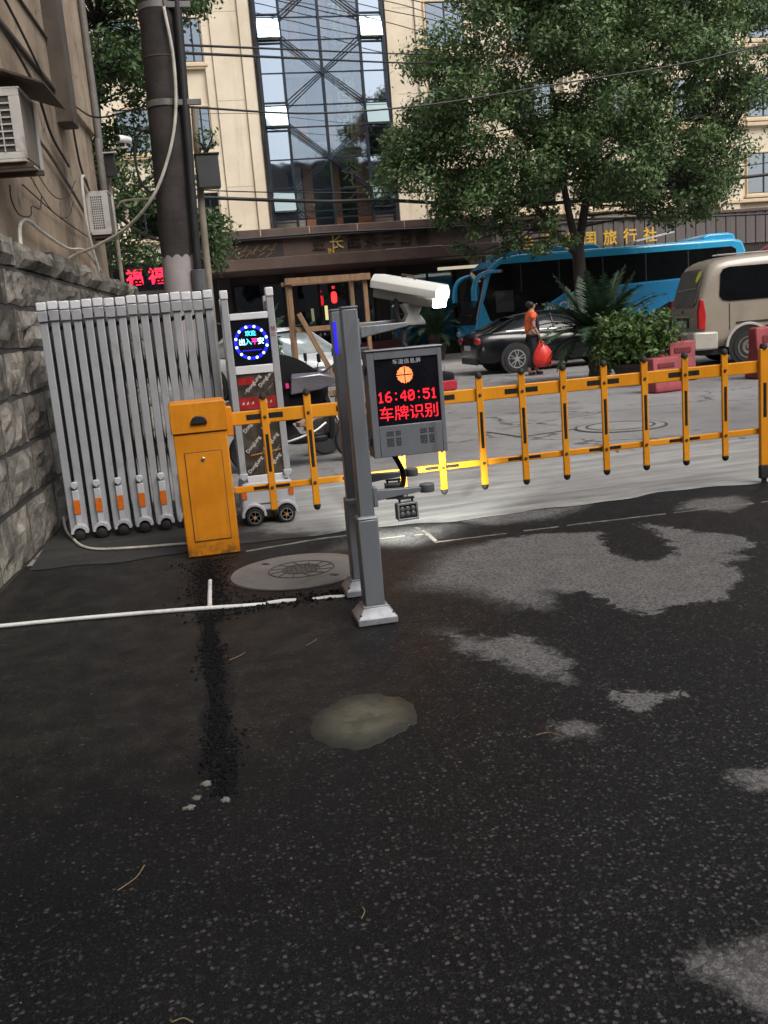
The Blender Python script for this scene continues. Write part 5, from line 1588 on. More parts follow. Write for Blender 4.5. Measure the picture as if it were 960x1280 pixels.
def sedan(name, label, cat, loc, rz, mat, group, L=4.6, W_=1.78, H=1.44, dark_glass=M_CGL, wheel_mat=M_ALLOY):
    t = thing(name, label, cat, loc, rz, group)
    w = W_ / 2
    # stations: x from rear 0 to nose L : (x, bottom z, belt z, half width)
    st = [(0.0, 0.38, 0.80, 0.86), (0.06, 0.26, 0.93, 0.94), (0.30, 0.20, 1.00, 0.99), (0.85, 0.18, 0.99, 1.0), (1.7, 0.17, 0.94, 1.0), (2.8, 0.17, 0.92, 1.0),
          (3.35, 0.17, 0.90, 1.0), (3.9, 0.18, 0.82, 0.985), (4.35, 0.20, 0.72, 0.93), (4.55, 0.26, 0.62, 0.80), (4.6, 0.36, 0.52, 0.66)]
    rings = []
    for x, zb, zt, f in st:
        x = x * L / 4.6
        hw = w * f
        pts = [(0.0, zb), (0.80, zb), (0.96, zb + 0.10), (1.0, zb + (zt - zb) * 0.42), (0.985, zb + (zt - zb) * 0.80), (0.90, zt - 0.015), (0.62, zt + 0.02), (0.0, zt + 0.03)]
        rings.append([(x, -hw * a, z) for a, z in pts] + [(x, hw * a, z) for a, z in reversed(pts[1:-1])])
    MB().loft(rings).build('body', mat, t, smooth=True, sub=1)
    # cabin
    gs = [(0.42, 0.98, 0.985, 0.60, 0.80), (1.15, 0.96, H - 0.10, 0.62, 0.845), (1.75, 0.93, H - 0.03, 0.63, 0.86), (2.45, 0.92, H - 0.05, 0.63, 0.865), (3.38, 0.91, 0.93, 0.60, 0.84)]
    rings = []
    for x, zb, zt, fr, fb in gs:
        x = x * L / 4.6
        rings.append([(x, -w * fb * 1.06, zb - 0.02), (x, -w * fb, zb + (zt - zb) * 0.25), (x, -w * fr * 1.03, zb + (zt - zb) * 0.93), (x, -w * fr * 0.9, zt), (x, w * fr * 0.9, zt), (x, w * fr * 1.03, zb + (zt - zb) * 0.93), (x, w * fb, zb + (zt - zb) * 0.25), (x, w * fb * 1.06, zb - 0.02)])
    MB().loft(rings).build('cabin_glass', dark_glass, t, smooth=True)
    rf = []
    for x, zt, f in ((1.02, H - 0.125, 0.60), (1.2, H - 0.075, 0.62), (1.75, H - 0.012, 0.635), (2.2, H - 0.012, 0.64), (2.52, H - 0.055, 0.635), (2.66, H - 0.10, 0.62)):
        x = x * L / 4.6
        rf.append([(x, -w * f * 1.04, zt - 0.055), (x, -w * f * 0.93, zt - 0.004), (x, 0, zt + 0.014), (x, w * f * 0.93, zt - 0.004), (x, w * f * 1.04, zt - 0.055)])
    MB().loft(rf, caps=False, closed=False).build('roof', mat, t, smooth=True)
    for sgn in (-1, 1):
        for nm, pts in (('rear_pillar', [(0.45, 0.995, 0.83), (1.05, H - 0.14, 0.655)]), ('windscreen_pillar', [(3.33, 0.95, 0.855), (2.62, H - 0.12, 0.66)]), ('door_pillar', [(1.95, 0.95, 0.892), (1.93, H - 0.09, 0.672)])):
            mb = MB(); mb.beam((pts[0][0] * L / 4.6, sgn * w * pts[0][2], pts[0][1]), (pts[1][0] * L / 4.6, sgn * w * pts[1][2], pts[1][1]), 0.03, 0.075 if nm != 'door_pillar' else 0.05)
            mb.build(nm, mat if nm != 'door_pillar' else M_TRIM, t)
        MB().tube([(0.75 * L / 4.6, sgn * w * 0.905, 0.99), (2.0 * L / 4.6, sgn * w * 0.925, 0.965), (3.2 * L / 4.6, sgn * w * 0.90, 0.935)], 0.006, 6).build('chrome_strip', M_CHROME, t)
        MB().box((3.02 * L / 4.6, sgn * w * 1.06, 0.985), (0.14, 0.20, 0.11)).build('mirror', mat, t, bevel=0.03)
        MB().box((0.06, sgn * w * 0.74, 0.80), (0.09, 0.34, 0.15)).build('tail_lamp', M_TAIL, t, bevel=0.03)
        MB().box((L * 0.945, sgn * w * 0.70, 0.615), (0.26, 0.34, 0.14), rz=-sgn * 0.5).build('headlamp', M_HEADL, t, bevel=0.04)
        for xw in (0.95 * L / 4.6, 3.62 * L / 4.6):
            MB().lathe([(0.385, -0.05), (0.385, 0.05), (0.2, 0.05), (0.2, -0.05)], (xw, sgn * (w - 0.055), 0.33), 'y', 28).build('wheel_arch', M_TRIM, t)
            wheel(t, xw, sgn * (w - 0.09), 0.325, 0.20, sgn, wheel_mat)
    MB().bb(-0.012, 0.05, -0.26, 0.26, 0.58, 0.70).build('number_plate', M_PLATE, t)
    MB().bb(0.0, 0.09, -w * 0.72, w * 0.72, 0.24, 0.40).build('rear_bumper', M_TRIM, t, bevel=0.03)
    MB().bb(L - 0.09, L - 0.02, -w * 0.5, w * 0.5, 0.30, 0.42).build('grille', M_TRIM, t, bevel=0.02)
    return t
M_BLK = paint('black_paint', (0.004, 0.005, 0.007), 0.2, damt=0.03, coat=0.15)
M_WHT = paint('white_paint', (0.62, 0.63, 0.63), 0.25)
sedan('parked_car', 'black sedan parked behind the walking woman, rear end showing', 'car', (6.88, 22.95, 0), R(-1), M_BLK, 'parked cars', H=1.41)
sedan('parked_car', 'dark sedan facing the black one, mostly hidden behind the bush and van', 'car', (15.75, 23.9, 0), R(181), paint('charcoal_paint', (0.010, 0.010, 0.011), 0.25, damt=0.05, coat=0.1), 'parked cars')
sedan('parked_car', 'white car behind the timber frame with headlamp and windscreen showing', 'car', (0.95, 23.55, 0), R(-55), M_WHT, 'parked cars', L=4.3, H=1.52, dark_glass=pm('pale_windscreen', (0.22, 0.26, 0.27), 0.08, var=0.15, spec=0.8))

# --- blue coach
M_COACH = paint('coach_blue', (0.030, 0.38, 0.66), 0.25, damt=0.1)
M_COACHD = paint('coach_deep_blue', (0.016, 0.21, 0.44), 0.25, damt=0.1)
bus = thing('coach', 'long sky blue coach with dark windows parked in front of the hotel', 'coach', (9.42, 30.35, 0), R(-2.0))
BL = 9.5
prof = [(0.10, 0.32), (0.0, 0.55), (0.0, 0.98), (0.10, 1.30), (0.42, 2.45), (0.62, 2.90), (0.95, 3.13), (1.6, 3.2), (9.0, 3.22), (9.38, 3.12), (9.5, 2.8), (9.5, 0.40), (9.35, 0.30)]
MB().prism(prof, 'y', 0.0, 2.5).build('body', M_COACH, bus, bevel=0.10, seg=3)
gp = [(0.50, 1.18), (0.30, 1.75), (0.62, 2.70), (0.95, 2.93), (8.95, 2.95), (9.12, 2.85), (9.12, 2.10), (4.0, 1.98), (3.0, 1.84), (2.45, 1.55), (2.0, 1.05), (1.5, 0.95)]
win = MB().prism(gp, 'y', -0.012, 0.02).build('side_glazing', M_CGL, bus)
for x in (1.6, 2.9, 4.4, 5.9, 7.4):
    MB().bb(x - 0.02, x + 0.02, -0.016, -0.0125, 2.02, 2.90).build('window_pillar', M_TRIM, win)
MB().bb(0.72, 1.32, -0.0165, -0.0125, 1.42, 2.1).build('driver_window', pm('clear_pane', (0.05, 0.055, 0.055), 0.1), win)
sw = MB().prism([(2.05, 0.98), (2.50, 1.50), (3.02, 1.79), (4.0, 1.93), (9.4, 2.04), (9.4, 1.05)], 'y', -0.013, 0.0 - 0.001).build('lower_panel', M_COACHD, bus)
text_mesh('lettering', 'm Class', 0.40, M_PRINT, sw, (3.05, -0.016, 1.44), extrude=0.002, offset=0.008)
MB().prism([(2.16, 1.28), (2.34, 1.40), (2.34, 1.18)], 'y', -0.0165, -0.0135).build('arrow_mark', M_PRINT, sw)
mb = MB()
for k in range(7):
    mb.bb(0.98 + k * 0.13, 1.06 + k * 0.13, -0.0165, -0.0125, 1.20, 1.28)
mb.build('red_marks', em('red_marks', (0.6, 0.02, 0.03), 0.25), bus)
# front: windscreen, bumper and lamps
def front_pt(z, y, out=0.012):
    if z < 1.30:
        x = 0.0 + (z - 0.98) / 0.32 * 0.10 if z > 0.98 else 0.0
    elif z < 2.45:
        x = 0.10 + (z - 1.30) / 1.15 * 0.32
    else:
        x = 0.42 + (z - 2.45) / 0.45 * 0.20
    return (x - out, y, z)
mb = MB()
rows_ = [1.08, 1.30, 1.9, 2.45, 2.86]
for a_, b_ in zip(rows_[:-1], rows_[1:]):
    mb.quad(front_pt(a_, 0.10), front_pt(a_, 2.40), front_pt(b_, 2.32), front_pt(b_, 0.18))
mb.build('windscreen', pm('windscreen_glass', (0.02, 0.022, 0.024), 0.05, spec=0.8), bus)
mb = MB(); mb.beam(front_pt(1.25, 0.06, 0.02), front_pt(2.5, 0.10, 0.02), 0.05, 0.03, up=(1, 0, 0)); mb.build('windscreen_post', M_PLATE, bus)
mb = MB(); mb.beam(front_pt(2.55, 0.16, 0.03), front_pt(2.84, 0.2, 0.03), 0.3, 0.05, up=(1, 0, 0)); mb.build('sun_visor', M_ALLOY, bus)
for y in (0.30, 2.2):
    MB().box((-0.01, y, 0.78), (0.10, 0.36, 0.20)).build('headlamp', M_HEADL, bus, bevel=0.04)
MB().prism([(0.02, 0.50), (0.02, 0.88), (0.9, 1.10), (1.35, 1.12), (1.0, 0.86), (0.6, 0.62)], 'y', -0.020, -0.001).build('cheek_panel', M_COACH, bus)
for y, nm in ((-0.02, 0), (2.5, 1)):
    pts = smooth_path([(0.92, y, 2.72), (0.45, y - 0.12, 2.70), (0.10, y - 0.22, 2.55), (-0.05, y - 0.26, 2.25), (-0.07, y - 0.26, 1.85)], 5)
    rr = [0.055 + 0.05 * (i / len(pts)) if i < len(pts) * 0.75 else 0.10 for i in range(len(pts))]
    m_ = MB().tube(pts, rr, 10).build('mirror_arm', M_COACH, bus, smooth=True)
    MB().box((0.94, y, 2.72), (0.10, 0.09, 0.09)).build('marker_lamp', M_TAIL, m_, bevel=0.02)
MB().prism([(1.0, 3.18), (1.1, 3.30), (1.5, 3.37), (4.3, 3.40), (4.5, 3.33), (4.55, 3.18)], 'y', 0.45, 2.05).build('roof_unit', M_COACH, bus, bevel=0.05)
MB().prism([(8.0, 3.18), (8.1, 3.36), (8.3, 3.42), (9.0, 3.42), (9.2, 3.36), (9.3, 3.1)], 'y', 0.25, 2.2).build('roof_unit', M_COACH, bus, bevel=0.06)
for x in (1.75, 7.0):
    MB().lathe([(0.56, -0.02), (0.56, 0.1), (0.3, 0.1), (0.3, -0.02)], (x, 0.0, 0.50), 'y', 28).build('wheel_arch', M_TRIM, bus)
    wheel(bus, x, 0.10, 0.48, 0.26, -1, M_STEELW, style='steel')
MB().bb(0.2, 9.3, 0.15, 2.35, 0.22, 0.31).build('underside', M_TRIM, bus)

# --- beige van
M_VAN = paint('van_beige', (0.30, 0.26, 0.205), 0.32, dust=(0.2, 0.17, 0.13), damt=0.4)
M_VANL = paint('van_silver', (0.42, 0.39, 0.34), 0.35, damt=0.3)
van = thing('parked_van', 'dusty beige van seen from its rear corner beside the bush', 'van', (10.58, 19.2, 0), R(-9))
st = [(0.0, 0.50, 1.10, 0.93), (0.03, 0.42, 1.22, 0.985), (0.12, 0.38, 1.60, 0.995), (0.26, 0.36, 2.02, 1.0), (0.42, 0.35, 2.16, 1.0), (0.9, 0.34, 2.22, 1.0), (2.2, 0.34, 2.24, 1.0), (3.3, 0.34, 2.18, 1.0), (4.0, 0.34, 1.55, 1.0), (4.6, 0.36, 1.15, 0.97), (4.85, 0.45, 0.9, 0.88)]
rings = []
for x, zb, zt, f in st:
    hw = 0.86 * f
    pts = [(0.0, zb), (0.90, zb), (1.0, zb + 0.12), (1.0, min(1.22, zt - 0.1)), (0.965, zt - (zt - min(1.22, zt - 0.1)) * 0.35), (0.90, zt - 0.07), (0.78, zt - 0.012), (0.0, zt + 0.02)]
    rings.append([(x, -hw * a, z) for a, z in pts] + [(x, hw * a, z) for a, z in reversed(pts[1:-1])])
MB().loft(rings).build('body', M_VAN, van, smooth=True, sub=1)
def van_side_y(z):
    return -0.862 if z < 1.22 else -0.862 + (z - 1.22) * 0.040
mb = MB()
pv = [(0.46, 1.42), (0.53, 1.33), (0.66, 1.30), (2.55, 1.30), (2.55, 1.98), (0.68, 1.98), (0.56, 1.95), (0.50, 1.86)]
vs = [(x, van_side_y(z) - 0.012, z) for x, z in pv] + [(x, van_side_y(z) + 0.03, z) for x, z in pv]
k = len(pv)
mb.add(vs, [tuple(range(k)), tuple(range(2 * k - 1, k - 1, -1))] + [(i, (i + 1) % k, (i + 1) % k + k, i + k) for i in range(k)])
mb.build('side_window', M_CGL, van)
MB().bb(2.70, 3.7, -0.862, -0.80, 1.32, 1.9).build('front_window', M_CGL, van)
def rear_x(z):
    return 0.0 if z < 1.1 else (0.0 + (z - 1.1) / 1.0 * 0.24 if z < 1.7 else 0.144 + (z - 1.7) / 0.4 * 0.16)
def rear_plate(name, pts, mat, out, parent=van, thick=0.02):
    vs = [(rear_x(z) - out, y, z) for y, z in pts] + [(rear_x(z) - out + thick, y, z) for y, z in pts]
    k = len(pts)
    return MB().add(vs, [tuple(range(k)), tuple(range(2 * k - 1, k - 1, -1))] + [(i, (i + 1) % k, (i + 1) % k + k, i + k) for i in range(k)]).build(name, mat, parent)
M_RGL = pm('dusty_rear_glass', (0.115, 0.11, 0.10), 0.35, var=0.2)
rw = rear_plate('rear_window', [(-0.66, 1.30), (-0.55, 1.24), (0.55, 1.24), (0.66, 1.30), (0.60, 1.92), (0.52, 1.98), (-0.52, 1.98), (-0.60, 1.92)], M_RGL, 0.03)
M_YST = pm('yellow_sticker', (0.72, 0.62, 0.05), 0.5)
rear_plate('round_sticker', [(-0.50 + 0.09 * math.cos(a), 1.83 + 0.12 * math.sin(a)) for a in np.linspace(0, 6.28, 17)[:-1]], M_YST, 0.036, rw, 0.004)
rear_plate('wiper_line', [(-0.55, 1.60), (0.5, 1.56), (0.5, 1.575), (-0.55, 1.615)], M_VANL, 0.035, rw, 0.004)
for sgn in (-1, 1):
    MB().prism([(0.008, 0.78), (0.15, 0.74), (0.17, 1.05), (0.12, 1.36), (0.06, 1.38), (0.008, 1.1)], 'y', *sorted((sgn * 0.885, sgn * 0.76))).build('tail_lamp', M_TAIL, van, bevel=0.015)
MB().prism([(-0.10, 0.40), (-0.08, 0.34), (0.42, 0.34), (0.42, 0.70), (-0.06, 0.72), (-0.10, 0.66)], 'y', -0.89, 0.89).build('rear_bumper', M_VANL, van, bevel=0.04)
rear_plate('bumper_recess', [(-0.5, 0.46), (0.5, 0.46), (0.5, 0.64), (-0.5, 0.64)], M_VAN, 0.112)
rear_plate('plate_recess', [(-0.34, 0.80), (0.34, 0.80), (0.34, 1.0), (-0.34, 1.0)], M_TRIM, 0.018)
rear_plate('number_plate', [(-0.25, 0.81), (0.25, 0.81), (0.25, 0.95), (-0.25, 0.95)], M_PLATE, 0.026)
rear_plate('handle_strip', [(-0.4, 1.01), (0.4, 1.01), (0.4, 1.05), (-0.4, 1.05)], M_VANL, 0.03)
rear_plate('badge', [(-0.05, 1.10), (0.05, 1.10), (0.05, 1.16), (-0.05, 1.16)], M_CHROME, 0.02)
MB().bb(0.80, 2.9, -0.874, -0.860, 0.83, 0.868).build('door_track', M_TRIM, van)
for x in (0.66, 2.62):
    MB().bb(x, x + 0.012, -0.8655, -0.850, 0.72, 1.25).build('door_gap', M_TRIM, van)
for dy in (-0.62, -0.4):
    MB().bb(0.5, 3.0, dy - 0.02, dy + 0.02, 2.225, 2.25).build('roof_rib', M_VANL, van, bevel=0.008)
for xw in (1.05, 3.9):
    MB().lathe([(0.42, -0.02), (0.42, 0.03), (0.2, 0.03), (0.2, -0.02)], (xw, -0.855, 0.37), 'y', 32).build('wheel_arch', M_BLACK, van)
    arch = [(math.cos(a) * 0.475 + xw, math.sin(a) * 0.475 + 0.37) for a in np.linspace(0.0, math.pi, 18)] + [(math.cos(a) * 0.42 + xw, math.sin(a) * 0.42 + 0.37) for a in np.linspace(math.pi, 0.0, 18)]
    MB().prism(arch, 'y', -0.895, -0.84).build('arch_flare', M_VANL, van, smooth=True, bevel=0.008)
    for sgn in (-1, 1):
        wheel(van, xw, sgn * 0.79, 0.335, 0.20, sgn, M_STEELW, style='steel')
MB().bb(0.1, 4.5, -0.7, 0.7, 0.22, 0.36).build('underside', M_TRIM, van)

# --- scooters
M_SCO = pm('scooter_black', (0.007, 0.007, 0.009), 0.4, var=0.2, spec=0.25)
M_COVER = pm('black_cover_cloth', (0.006, 0.006, 0.007), 0.85, spec=0.12, var=0.3, vs=4, bump=0.6, bs=9)
M_SCR2 = pm('scooter_red', (0.30, 0.015, 0.03), 0.25, coat=0.5)
M_SGR = pm('scooter_silver', (0.13, 0.125, 0.15), 0.25, metal=0.4, coat=0.5)
def scooter(label, loc, rz, accent, cover):
    t = thing('electric_scooter', label, 'scooter', loc, rz, 'scooters parked behind the barrier')
    for x in (0.18, 1.36):
        wheel(t, x, 0, 0.215, 0.10, -1, M_ALLOY, 5)
    MB().loft([[(x, -w, z0), (x, w, z0), (x, w, z1), (x, -w, z1)] for x, w, z0, z1 in ((-0.08, 0.08, 0.52, 0.66), (0.1, 0.16, 0.42, 0.72), (0.45, 0.17, 0.30, 0.70), (0.66, 0.15, 0.24, 0.52), (0.75, 0.14, 0.24, 0.34), (1.05, 0.14, 0.24, 0.33))]).build('body', M_SCO, t, bevel=0.03, sub=1)
    MB().loft([[(x, -w, z0), (x, w, z0), (x, w, z1), (x, -w, z1)] for x, w, z0, z1 in ((-0.05, 0.10, 0.70, 0.76), (0.2, 0.14, 0.72, 0.80), (0.62, 0.12, 0.70, 0.77))]).build('seat', M_TRIM, t, bevel=0.02, sub=1)
    MB().loft([[(x, -w, z), (x + 0.07, -w * 0.7, z), (x + 0.07, w * 0.7, z), (x, w, z)] for x, w, z in ((1.05, 0.14, 0.26), (1.08, 0.20, 0.5), (1.02, 0.21, 0.75), (0.98, 0.15, 0.95))]).build('front_cowl', M_SCO, t, bevel=0.02, sub=1)
    MB().cyl((1.30, 0, 0.22), (1.00, 0, 0.98), 0.025).build('fork', M_CHROME, t)
    MB().tube(smooth_path([(0.90, -0.33, 0.98), (0.98, -0.2, 1.0), (1.0, 0, 0.98), (0.98, 0.2, 1.0), (0.90, 0.33, 0.98)]), 0.014, 8).build('handlebar', M_TRIM, t)
    MB().box((1.06, 0, 0.98), (0.16, 0.24, 0.14)).build('headlamp', M_SGR, t, bevel=0.04)
    for sgn in (-1, 1):
        m_ = MB().tube([(0.95, sgn * 0.26, 1.0), (0.97, sgn * 0.34, 1.13)], 0.006, 6).build('mirror_stem', M_TRIM, t)
        MB().box((0.97, sgn * 0.36, 1.16), (0.02, 0.12, 0.09)).build('mirror', M_TRIM, m_, bevel=0.008)
    MB().tube(smooth_path([(-0.02, -0.16, 0.45), (0.2, -0.2, 0.32), (0.5, -0.21, 0.29), (0.85, -0.21, 0.37), (1.02, -0.19, 0.46)]), 0.016, 8).build('crash_bar', M_CHROME, t, smooth=True)
    MB().box((-0.10, 0, 0.66), (0.10, 0.20, 0.12)).build('tail_lamp', accent, t, bevel=0.03)
    if cover:
        rings = []
        for x, w, z0, z1 in ((0.02, 0.20, 0.60, 0.95), (0.25, 0.33, 0.50, 1.22), (0.55, 0.36, 0.46, 1.27), (0.80, 0.34, 0.52, 1.20), (1.02, 0.26, 0.66, 1.02), (1.12, 0.12, 0.78, 0.92)):
            rings.append([(x, -w, z0), (x - 0.02, -w * 1.05, (z0 + z1) / 2), (x, -w * 0.72, z1 - 0.05), (x + 0.01, 0, z1), (x, w * 0.72, z1 - 0.05), (x - 0.02, w * 1.05, (z0 + z1) / 2), (x, w, z0), (x, 0, z0 - 0.03)])
        MB().loft(rings).build('wind_apron', M_COVER, t, smooth=True, sub=2)
        MB().loft([[(0.62, -0.40, 0.80), (0.64, -0.42, 0.98), (0.66, -0.36, 1.03), (0.66, -0.30, 0.85)], [(0.95, -0.42, 0.83), (0.95, -0.44, 1.0), (0.95, -0.36, 1.02), (0.95, -0.30, 0.88)], [(1.12, -0.40, 0.88), (1.12, -0.41, 0.95), (1.12, -0.36, 0.96), (1.12, -0.33, 0.90)]]).build('hand_guard', M_SGR, t, bevel=0.015)
        MB().prism([(0.02, 0.62), (0.22, 0.78), (0.20, 0.86), (0.06, 0.74)], 'y', -0.36, -0.33).build('red_reflector', M_SCR2, t)
        MB().box((0.60, -0.40, 0.905), (0.03, 0.03, 0.05)).build('indicator', em('pink_indicator', (0.8, 0.02, 0.2), 0.35), t)
        MB().tube([(0.98, -0.36, 1.0), (1.30, -0.36, 1.16)], 0.012, 6).build('mirror_stem', M_TRIM, t)
        MB().box((1.42, -0.36, 1.17), (0.22, 0.04, 0.13)).build('mirror', M_TRIM, t, bevel=0.02)
    else:
        MB().loft([[(x, -w, z0), (x, w, z0), (x, w, z1), (x, -w, z1)] for x, w, z0, z1 in ((-0.42, 0.13, 0.60, 0.70), (-0.38, 0.20, 0.52, 0.80), (-0.1, 0.20, 0.50, 0.86), (0.08, 0.16, 0.54, 0.84))]).build('trunk_box', M_SCO, t, bevel=0.03, sub=1)
        MB().loft([[(x, -w, z0), (x, w, z0), (x, w, z1), (x, -w, z1)] for x, w, z0, z1 in ((-0.44, 0.14, 0.60, 0.69), (-0.40, 0.206, 0.58, 0.71), (-0.1, 0.206, 0.58, 0.71), (0.02, 0.20, 0.58, 0.71))]).build('red_band', M_SCR2, t, bevel=0.02)
    return t
scooter('black scooter under a dark wind apron parked behind the drive head', (0.42, 10.45, 0), R(4), M_SCR2, True)
scooter('black scooter with a red banded tail box mostly hidden by the display', (2.85, 11.6, 0), R(196), M_SCR2, False)

# maroon parasol beyond the van
t = thing('parasol', 'maroon parasol top peeping above the beige van roof', 'parasol', (19.75, 28.4, 0))
MB().lathe([(1.25, 2.62), (1.22, 2.70), (0.7, 3.02), (0.05, 3.20)], n=12).build('canopy', pm('maroon_cloth', (0.24, 0.035, 0.055), 0.8, var=0.2), t)
MB().cyl((0, 0, 0), (0, 0, 3.1), 0.03).build('pole', M_BAND, t)
# red plastic road barriers
M_REDP = pm('faded_red_plastic', (0.27, 0.040, 0.045), 0.5, var=0.25, vs=4, dirt=(0.16, 0.03, 0.03), damt=0.6)
def road_barrier(label, loc, rz, w, h, d_, tilt=0):
    t = thing('road_barrier', label, 'road barrier', loc, rz, 'red plastic road barriers')
    t.rotation_euler = (tilt, 0, rz)
    def rc(hw, hd, z):
        return [(-hw, -hd, z), (hw, -hd, z), (hw, hd, z), (-hw, hd, z)]
    MB().loft([rc(w * 0.5, d_ * 0.5, 0), rc(w * 0.5, d_ * 0.5, h * 0.12), rc(w * 0.46, d_ * 0.40, h * 0.30), rc(w * 0.45, d_ * 0.34, h * 0.55), rc(w * 0.47, d_ * 0.30, h * 0.60), rc(w * 0.47, d_ * 0.28, h * 0.95), rc(w * 0.44, d_ * 0.24, h)]).build('shell', M_REDP, t, bevel=0.025, seg=3)
    MB().bb(-w * 0.3, w * 0.3, -d_ * 0.325, -d_ * 0.29, h * 0.70, h * 0.84).build('moulded_slot', pm('deep_red', (0.16, 0.02, 0.025), 0.6), t, bevel=0.01)
    MB().cyl((0, 0, h), (0, 0, h + 0.03), 0.05).build('filler_cap', M_REDP, t)
    return t
road_barrier('faded red plastic road barrier slumped at the foot of the bush', (7.52, 14.35, 0), R(8), 0.52, 0.55, 0.40)
road_barrier('upright red plastic road barrier below the van rear bumper', (8.72, 15.95, 0), R(-4), 0.52, 0.70, 0.36)
road_barrier('red plastic road barrier in front of the van wheel', (9.80, 14.9, 0), R(3), 0.70, 0.86, 0.40)
# ------------------------------------------------------------------ trees and plants
def leaf_mat(name, c0, c1, rough=0.5, trans=0.25):
    m = bpy.data.materials.new(name)
    m.use_nodes = True
    nt = m.node_tree
    nt.nodes.clear()
    n = N(nt)
    out = n.node('ShaderNodeOutputMaterial')
    rnd = n.node('ShaderNodeNewGeometry').outputs['Random Per Island']
    big = n.noise(n.pos(), 0.9, 3)
    c = n.mix(n.ramp(n.math('ADD', n.math('MULTIPLY', rnd, 0.6), n.math('MULTIPLY', big, 0.6)), 0.2, 0.95), c0, c1)
    b = n.node('ShaderNodeBsdfPrincipled')
    n.link(c, b.inputs['Base Color'])
    b.inputs['Roughness'].default_value = rough
    b.inputs['Specular IOR Level'].default_value = 0.35
    t = n.node('ShaderNodeBsdfTranslucent')
    n.link(c, t.inputs['Color'])
    mx = n.node('ShaderNodeMixShader')
    mx.inputs[0].default_value = trans
    n.link(b.outputs[0], mx.inputs[1]); n.link(t.outputs[0], mx.inputs[2])
    n.link(mx.outputs[0], out.inputs['Surface'])
    return m

def leaves(centres, radii, per_r2, size, flat=0.75, up=0.5):
    """leaf-sized rhombs spread through clumps; returns vertex array (4 per leaf)"""
    out = []
    for (c, r) in zip(centres, radii):
        k = max(8, int(per_r2 * r * r))
        dv = RNG.normal(size=(k, 3))
        dv /= np.linalg.norm(dv, axis=1)[:, None]
        rad = r * RNG.uniform(0.25, 1.0, k) ** 0.6 * (1 + 0.25 * RNG.normal(size=k))
        p = c + dv * rad[:, None] * np.array([1, 1, flat])
        nrm = dv * 0.6 + RNG.normal(size=(k, 3)) * 0.55 + np.array([0, 0, up])
        nrm /= np.linalg.norm(nrm, axis=1)[:, None]
        ax = np.cross(nrm, RNG.normal(size=(k, 3)))
        ax /= np.linalg.norm(ax, axis=1)[:, None]
        sd = np.cross(nrm, ax)
        L = size * RNG.uniform(0.5, 1.5, k)[:, None]
        w = L * 0.24
        a = p - ax * L * 0.5
        q = p + ax * L * 0.5 - nrm * L * 0.12
        out.append(np.stack([a, p + sd * w, q, p - sd * w], 1).reshape(-1, 3))
    return np.concatenate(out)

def in_poly(x, z, poly):
    ins = False
    for i in range(len(poly)):
        (x0, z0), (x1, z1) = poly[i], poly[i - 1]
        if (z0 > z) != (z1 > z) and x < (x1 - x0) * (z - z0) / (z1 - z0 + 1e-12) + x0:
            ins = not ins
    return ins

M_BARK = pm('dark_bark', (0.040, 0.033, 0.028), 0.9, var=0.4, vs=6, bump=0.6, bs=25, stretch=(1, 1, 0.3))
M_LEAF = leaf_mat('camphor_leaf', (0.028, 0.058, 0.022), (0.165, 0.25, 0.095), 0.45)
M_LEAFD = leaf_mat('dark_leaf', (0.022, 0.048, 0.018), (0.11, 0.18, 0.065), 0.45)
M_LEAFB = leaf_mat('bush_leaf', (0.022, 0.05, 0.014), (0.13, 0.21, 0.055), 0.4)
M_FROND = leaf_mat('cycad_leaf', (0.012, 0.030, 0.016), (0.050, 0.095, 0.045), 0.45, 0.12)

def twig_net(limbs, centres, r0=0.035):
    """thin branches from the nearest limb point to each leaf clump"""
    pts = [Vector(p) for l in limbs for p in smooth_path(l, 5)]
    out = []
    for c in centres:
        c = Vector(c)
        cand = [p for p in pts if p.z < c.z + 0.4]
        p = min(cand or pts, key=lambda q: (q - c).length + 0.2 * random.random())
        mid = (p + c) / 2 + Vector((random.uniform(-0.2, 0.2), random.uniform(-0.2, 0.2), 0.12))
        out.append(([p, mid, c], [r0, r0 * 0.6, r0 * 0.25]))
    return out

